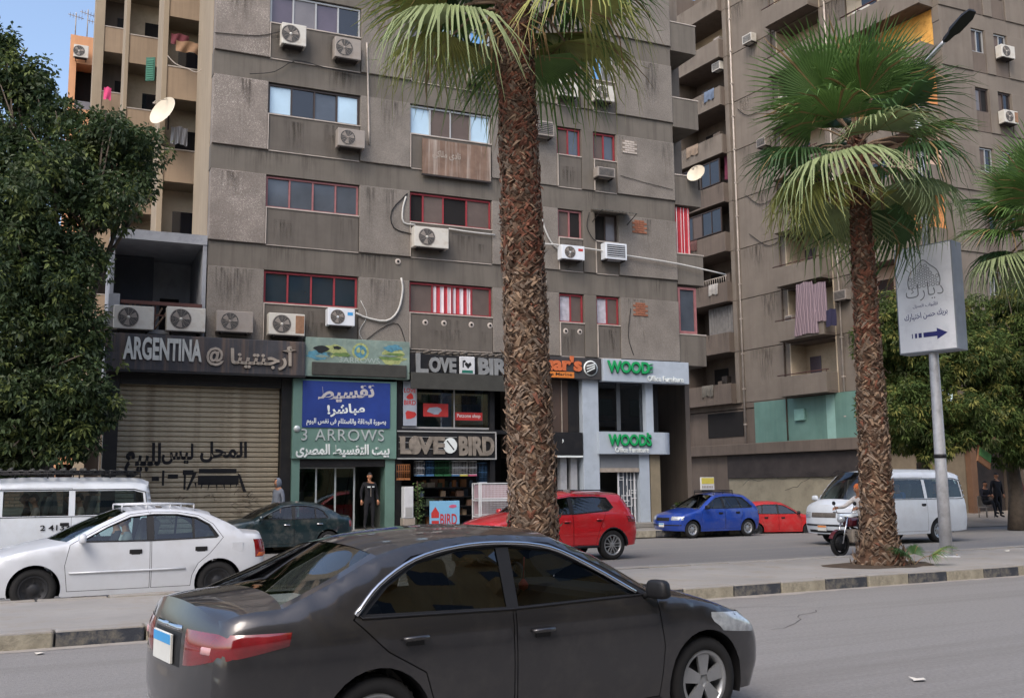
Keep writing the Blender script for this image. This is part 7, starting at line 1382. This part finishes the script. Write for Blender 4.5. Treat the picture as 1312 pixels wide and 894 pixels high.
# ================================================================= people
SK = [mat('skin_tan', (172, 122, 92), .6, var=.08), mat('skin_light', (196, 150, 120), .6, var=.08)]; M_hair = mat('black_hair', (22, 19, 18), .7, var=.2)
def clothm(n, c): return mat('cloth_'+n, c, .9, var=.15, scale=6)
POSE = {
 'stand': dict(pel=(0, 0, .93), hipL=(.10, 0, .90), kneeL=(.12, -.02, .50), ankL=(.13, .02, .09), toeL=(.15, -.16, .04), hipR=(-.10, 0, .90), kneeR=(-.12, -.03, .50), ankR=(-.14, .02, .09), toeR=(-.17, -.16, .04), belly=(0, -.01, 1.10), chest=(0, 0, 1.32), neck=(0, .01, 1.47), head=(0, -.01, 1.62),
   shL=(.19, .01, 1.41), elL=(.26, .03, 1.14), wrL=(.27, -.05, .90), shR=(-.19, .01, 1.41), elR=(-.27, .03, 1.14), wrR=(-.29, -.06, .90)),
 'sit': dict(pel=(0, 0, .12), hipL=(.10, -.03, .11), kneeL=(.13, -.45, .16), ankL=(.13, -.55, -.26), toeL=(.13, -.72, -.30), hipR=(-.10, -.03, .11), kneeR=(-.13, -.45, .16), ankR=(-.13, -.55, -.26), toeR=(-.13, -.72, -.30), belly=(0, .02, .30), chest=(0, .03, .52), neck=(0, .02, .67), head=(0, -.01, .82),
   shL=(.19, .03, .61), elL=(.25, -.06, .36), wrL=(.17, -.30, .38), shR=(-.19, .03, .61), elR=(-.25, -.06, .36), wrR=(-.17, -.30, .38)),
 'ride': dict(pel=(0, .1, .12), hipL=(.11, .06, .11), kneeL=(.20, -.36, .10), ankL=(.17, -.22, -.36), toeL=(.18, -.42, -.40), hipR=(-.11, .06, .11), kneeR=(-.20, -.36, .10), ankR=(-.17, -.22, -.36), toeR=(-.18, -.42, -.40), belly=(0, .06, .30), chest=(0, 0, .52), neck=(0, -.05, .67), head=(0, -.10, .82),
   shL=(.19, 0, .61), elL=(.30, -.25, .42), wrL=(.30, -.50, .40), shR=(-.19, 0, .61), elR=(-.30, -.25, .42), wrR=(-.30, -.50, .40))}
BON = [('pel', 'belly'), ('belly', 'chest'), ('chest', 'neck'), ('neck', 'head')]+[(a+s, b+s) for s in 'LR' for a, b in (('hip', 'knee'), ('knee', 'ank'), ('ank', 'toe'), ('sh', 'el'), ('el', 'wr'))]+[('pel', 'hipL'), ('pel', 'hipR'), ('chest', 'shL'), ('chest', 'shR')]
RAD = dict(pel=.155, belly=.14, chest=.165, neck=.06, head=.055, hip=.105, knee=.065, ank=.045, toe=.036, sh=.075, el=.05, wr=.033)
def person(label, pose, M_, top, legs, hair=True, skin=0, hood=False, scale=1., cap=None, group='people on the street', shoes=M_trim):
    J = {k: Vector(v) for k, v in POSE[pose].items()}; nm = list(J); me = bpy.data.meshes.new('sk'); me.from_pydata([tuple(J[k]) for k in nm], [(nm.index(a), nm.index(b)) for a, b in BON], [])
    ob = bpy.data.objects.new('sk', me); COL.objects.link(ob); md_ = ob.modifiers.new('s', 'SKIN'); ss = ob.modifiers.new('u', 'SUBSURF'); ss.levels = 1
    for i, k in enumerate(nm):
        r = RAD[k.rstrip('LR')]; me.skin_vertices[0].data[i].radius = (r, r*(.72 if k in ('chest', 'belly', 'pel') else 1)); me.skin_vertices[0].data[i].use_root = (k == 'pel')
    dg = bpy.context.evaluated_depsgraph_get(); ev = bpy.data.meshes.new_from_object(ob.evaluated_get(dg)); bpy.data.objects.remove(ob)
    mb = MB(); vs_ = [v.co.copy() for v in ev.vertices]; bones = [(J[a], J[b], a, b) for a, b in BON]
    def cls(c):
        best, bk = 9, None
        for a, b, na, nb in bones:
            t = max(0, min(1, (c-a).dot(b-a)/max((b-a).length_squared, 1e-6))); d = (c-a-(b-a)*t).length
            if d < best: best, bk, tt = d, (na, nb), t
        a, b = bk
        if b[:3] == 'toe': return 3
        if a[:3] == 'hip' or a[:4] == 'knee' or (a == 'pel' and b[:3] == 'hip'): return 2
        if a == 'neck' or b == 'neck' and tt > .8: return 0
        if b[:2] == 'wr' and tt > .93: return 0
        return 2 if (a == 'pel' and tt < .25) else 1
    for f in ev.polygons: c = sum((vs_[i] for i in f.vertices), Vector())/len(f.vertices); mb.f.append(tuple(f.vertices)); mb.m.append(cls(c)); mb.s.append(True)
    mb.v = [tuple(v) for v in vs_]
    # head: skull, jaw, nose, ears, eyes
    h = J['head']+Vector((0, -.01, .03)); bm = bmesh.new(); bmesh.ops.create_uvsphere(bm, u_segments=16, v_segments=12, radius=1)
    for v in bm.verts:
        x, y, z = v.co; v.co = Vector((x*.075*(1-.22*max(0, -z)), y*.095*(1-.1*max(0, -z)), z*.118)); 
        if y < -.75 and -.35 < z < .15 and abs(x) < .3: v.co.y -= .022*(1-abs(x)/.3)
    bm.verts.index_update(); mb.add([h+v.co for v in bm.verts], [[v.index for v in f.verts] for f in bm.faces], 0, True); bm.free()
    for s in (1, -1):
        mb.lathe([(0, -.01), (.03, -.008), (.032, .006), (0, .01)], 8, 'x', h+Vector((s*.076, .01, -.005)), 0); mb.lathe([(0, -.004), (.012, 0), (0, .004)], 6, 'y', h+Vector((s*.03, -.088, .015)), 4)
    mb.tube([h+Vector((-.025, -.09, -.062)), h+Vector((.025, -.09, -.062))], .006, 4, 4)
    # hands: palm and five bent fingers
    for s, sg in (('L', 1), ('R', -1)):
        w, e = J['wr'+s], J['el'+s]; d = (w-e).normalized(); sd2 = d.cross(Vector((0, 1, .01))).normalized()*1; nrm = sd2.cross(d)
        if pose != 'stand': sd2 = d.cross(Vector((0, 0, 1))).normalized(); nrm = Vector((0, 0, -1))
        mb.tube([w-d*.02, w+d*.04, w+d*.085], [.028, .038, .034], 8, 0)
        for k in range(4): b = w+d*.08+sd2*(.028-.019*k); L = (.062, .072, .066, .05)[k]; mb.tube([b, b+d*L*.5+nrm*.006, b+d*L*.75+nrm*.03, b+d*L*.8+nrm*.05], [.010, .009, .008, .006], 5, 0)
        b = w+d*.03+sd2*.03; mb.tube([b, b+sd2*.03+d*.025, b+sd2*.032+d*.055+nrm*.015], [.012, .010, .007], 5, 0)
    o = mb.build('person', [SK[skin], top, legs, shoes, M_hair]); tag(o, label, 'person', group); o.matrix_world = M_ @ Matrix.Scale(scale, 4)
    if hair or hood or cap:
        hb = MB(); bm = bmesh.new(); bmesh.ops.create_uvsphere(bm, u_segments=16, v_segments=10, radius=1); rr = 1.0 if not hood else 1.22; pts = []
        for v in bm.verts:
            x, y, z = v.co; k = Vector((x*.081*rr, y*.102*rr+.008, z*.126*rr+.004)); pts.append(h+k)
        bm.verts.index_update(); fs = []
        for f in bm.faces:
            c = f.calc_center_median()
            if hood: ok = c.y > -.55 or c.z > .75
            elif cap: ok = c.z > .1
            else: ok = (c.z > .42 and c.y > -.92) or (c.y > .05 and c.z > -.35)
            if ok: fs.append([v.index for v in f.verts])
        hb.add(pts, fs, 0, True); bm.free(); q = hb.build('hood' if hood else 'cap' if cap else 'hair', top if hood else cap if cap else M_hair, o)
    return o
Tz = lambda p, rz: Matrix.Translation(p) @ Matrix.Rotation(rz, 4, 'Z')
blk_j = clothm('black_jacket', (24, 24, 28)); blk_t = clothm('black_trousers', (30, 30, 34))
pm = person('man in black jacket and trousers standing in the arrows shop doorway', 'stand', Tz(FB(3.3, -.3, .43), FY+.15), blk_j, blk_t, scale=.98)
mb = MB(); mb.box(-.12, -.02, -.135, -.118, 1.30, 1.345); mb.box(.04, .11, -.135, -.118, 1.31, 1.345); mb.build('jacket_print', M_wlet, pm); mb = MB(); mb.box(-.004, .004, -.13, -.112, 1.02, 1.3); mb.build('zip', M_dull, pm)
u, z = fac(352, 640, .9); person('person in grey hooded top behind the dark teal car', 'stand', Tz(FB(.35, -1.1, .262), FY-1.2), clothm('grey_hoodie', (112, 118, 128)), blk_t, hood=True, scale=.97)
def in_car(c, x, y, z, label, top, turn=0., legs=blk_t, cap=None, sc=1., skin=0): return person(label, 'sit', c.o.matrix_world @ Matrix.Translation((x, y, z)) @ Matrix.Rotation(PI/2+turn, 4, 'Z'), top, legs, cap=cap, scale=sc, skin=skin, group='people in vehicles')
bpy.context.view_layer.update()
in_car(cw, .08, .36, .40, 'driver in a white shirt at the wheel of the white saloon', clothm('white_shirt', (196, 194, 190)), sc=.93); in_car(cw, .12, -.36, .40, 'dark-haired passenger beside the driver of the white saloon', clothm('dark_top', (50, 48, 52)), sc=.92)
in_car(gC, .06, .38, .42, 'driver of the dark grey saloon, seen through tinted glass', clothm('beige_top', (150, 138, 118)), sc=.92)
for k, (x, y, lab, c_) in enumerate(((.0, .45, 'passenger in pale pink by the middle window of the left minibus', (206, 176, 160)), (-.85, .45, 'passenger in beige at the rear window of the left minibus', (190, 168, 150)), (-.7, 0, 'passenger in dark red inside the left minibus', (110, 36, 40)), (.15, 0, 'passenger in black inside the left minibus', (36, 34, 36)))): in_car(cL, x, y, .72, lab, clothm('van%d' % k, c_), sc=.95)
in_car(cV, 1.02, .42, .72, 'driver of the right-hand white minibus', clothm('grey_shirt', (96, 100, 108)), sc=.95); in_car(cV, -.0, .45, .72, 'passenger in bright blue in the right-hand white minibus', clothm('bright_blue', (74, 136, 214)), sc=.95); in_car(cV, -1.45, .45, .72, 'passenger in dark clothes at the back of the right-hand minibus', clothm('dark2', (52, 50, 56)), sc=.95)
# seat covers seen as white in the left minibus come from the seats themselves
# ================================================================= motorcycle
MC = Vector((8.24, 24.7, 0)); mo = thing('motorcycle', 'dark red motorcycle coming out from behind the shorter palm', 'motorcycle', tuple(MC), RY+PI+R(4)); M_mr = paint('maroon_paint', (92, 26, 36), .3, .1, .8, .1)
tm, rm, hm = wheel_meshes(.30, .09, 'alloy', .235); tme, rme, hme = tm.mesh('tyre', M_tyre), rm.mesh('rim', [M_rimd, M_trim]), hm.mesh('wheel', M_trim)
for x in (.64, -.62): wv = put('wheel', hme, mo, (x, 0, .30)); put('tyre', tme, wv); put('rim', rme, wv)
mb = MB(); [mb.tube([(.64, s*.085, .30), (.42, s*.085, .92)], .022, 6) for s in (1, -1)]; mb.build('fork', M_chr, mo); mb = MB(); mb.tube([(.42, -.34, 1.02), (.44, -.15, 1.0), (.44, .15, 1.0), (.42, .34, 1.02)], .015, 6); mb.build('handlebar', M_chr, mo)
mb = MB(); mb.lathe([(0, .13), (.07, .12), (.09, .06), (.08, 0), (.03, -.06)], 14, 'x', (.50, 0, .86)); mb.build('headlamp', M_lens, mo); mb = MB(); mb.cbox(.0, .40, -.13, .13, .68, .90, .07); mb.build('fuel_tank', M_mr, mo); mb = MB(); mb.cbox(-.72, .0, -.13, .13, .70, .80, .04); mb.build('saddle', M_trim, mo)
mb = MB(); mb.cbox(-.12, .32, -.14, .14, .30, .62, .04); [mb.box(-.02, .28, -.16, .16, .42+.05*k, .44+.05*k) for k in range(4)]; mb.build('engine', M_dull, mo); mb = MB(); mb.tube([(.42, 0, .9), (.2, 0, .66), (-.2, 0, .55), (-.62, 0, .30)], .03, 6); mb.tube([(-.2, 0, .55), (-.7, 0, .74)], .025, 6); mb.build('frame', M_trim, mo)
mb = MB(); mb.add([(.64+.33*math.cos(a), s*.06, .30+.33*math.sin(a)) for a in [PI*.12+PI*.62*k/10 for k in range(11)] for s in (1, -1)], [(2*k, 2*k+1, 2*k+3, 2*k+2) for k in range(10)], 0, True); mb.build('mudguard', M_mr, mo); mb = MB(); mb.tube([(.2, -.17, .34), (-.2, -.18, .28), (-.75, -.18, .34)], [.025, .03, .04], 8); mb.build('exhaust', M_chr, mo)
for s in (1, -1): mb = MB(); mb.tube([(.43, s*.22, 1.02), (.42, s*.30, 1.2)], .008, 5); mb.lathe([(0, -.01), (.05, -.008), (.05, .008), (0, .01)], 10, 'x', (.42, s*.31, 1.23)); mb.build('mirror', M_trim, mo)
bpy.context.view_layer.update()
person('motorcycle rider in white with an orange vest, mostly behind the palm trunk', 'ride', mo.matrix_world @ Matrix.Translation((-.18, 0, .72)) @ Matrix.Rotation(PI/2, 4, 'Z'), clothm('rider_white', (206, 200, 194)), blk_t, cap=clothm('orange_cap', (206, 110, 60)))
# people by the dim shopfronts at the right
def street_p(x, Y, z, rz, lab, pose, top, legs=blk_t, **k): p = atY(x, 640, Y); return person(lab, pose, Tz((p.x, p.y, z), rz), top, legs, **k)
street_p(1278, 41, .3, .3, 'person in black standing at the dim shopfront on the right', 'stand', clothm('black2', (28, 28, 32))); street_p(1303, 41.5, .3, -.2, 'person in dark red standing at the right edge by the shopfront', 'stand', clothm('dark_red2', (110, 30, 34)), cap=clothm('yellow_cap', (206, 170, 60))); street_p(1263, 41.3, .78, .4, 'person in dark clothes sitting before the dim shopfront', 'sit', clothm('dark3', (46, 44, 50)))
p = atY(1263, 640, 41.3); chq = thing('plastic_chair', 'pale plastic chair under the seated person at the right', 'chair', (p.x, p.y, .3), .4)
lb(chq, 'seat', M_dull, -.22, .22, -.22, .22, .38, .42, .01); lb(chq, 'backrest', M_dull, -.22, .22, .2, .23, .43, .85, .01)
for x in (-.2, .2):
    for y in (-.2, .2): mb = MB(); mb.tube([(x, y, 0), (x, y, .38)], .018, 5); mb.build('leg', M_dull, chq)
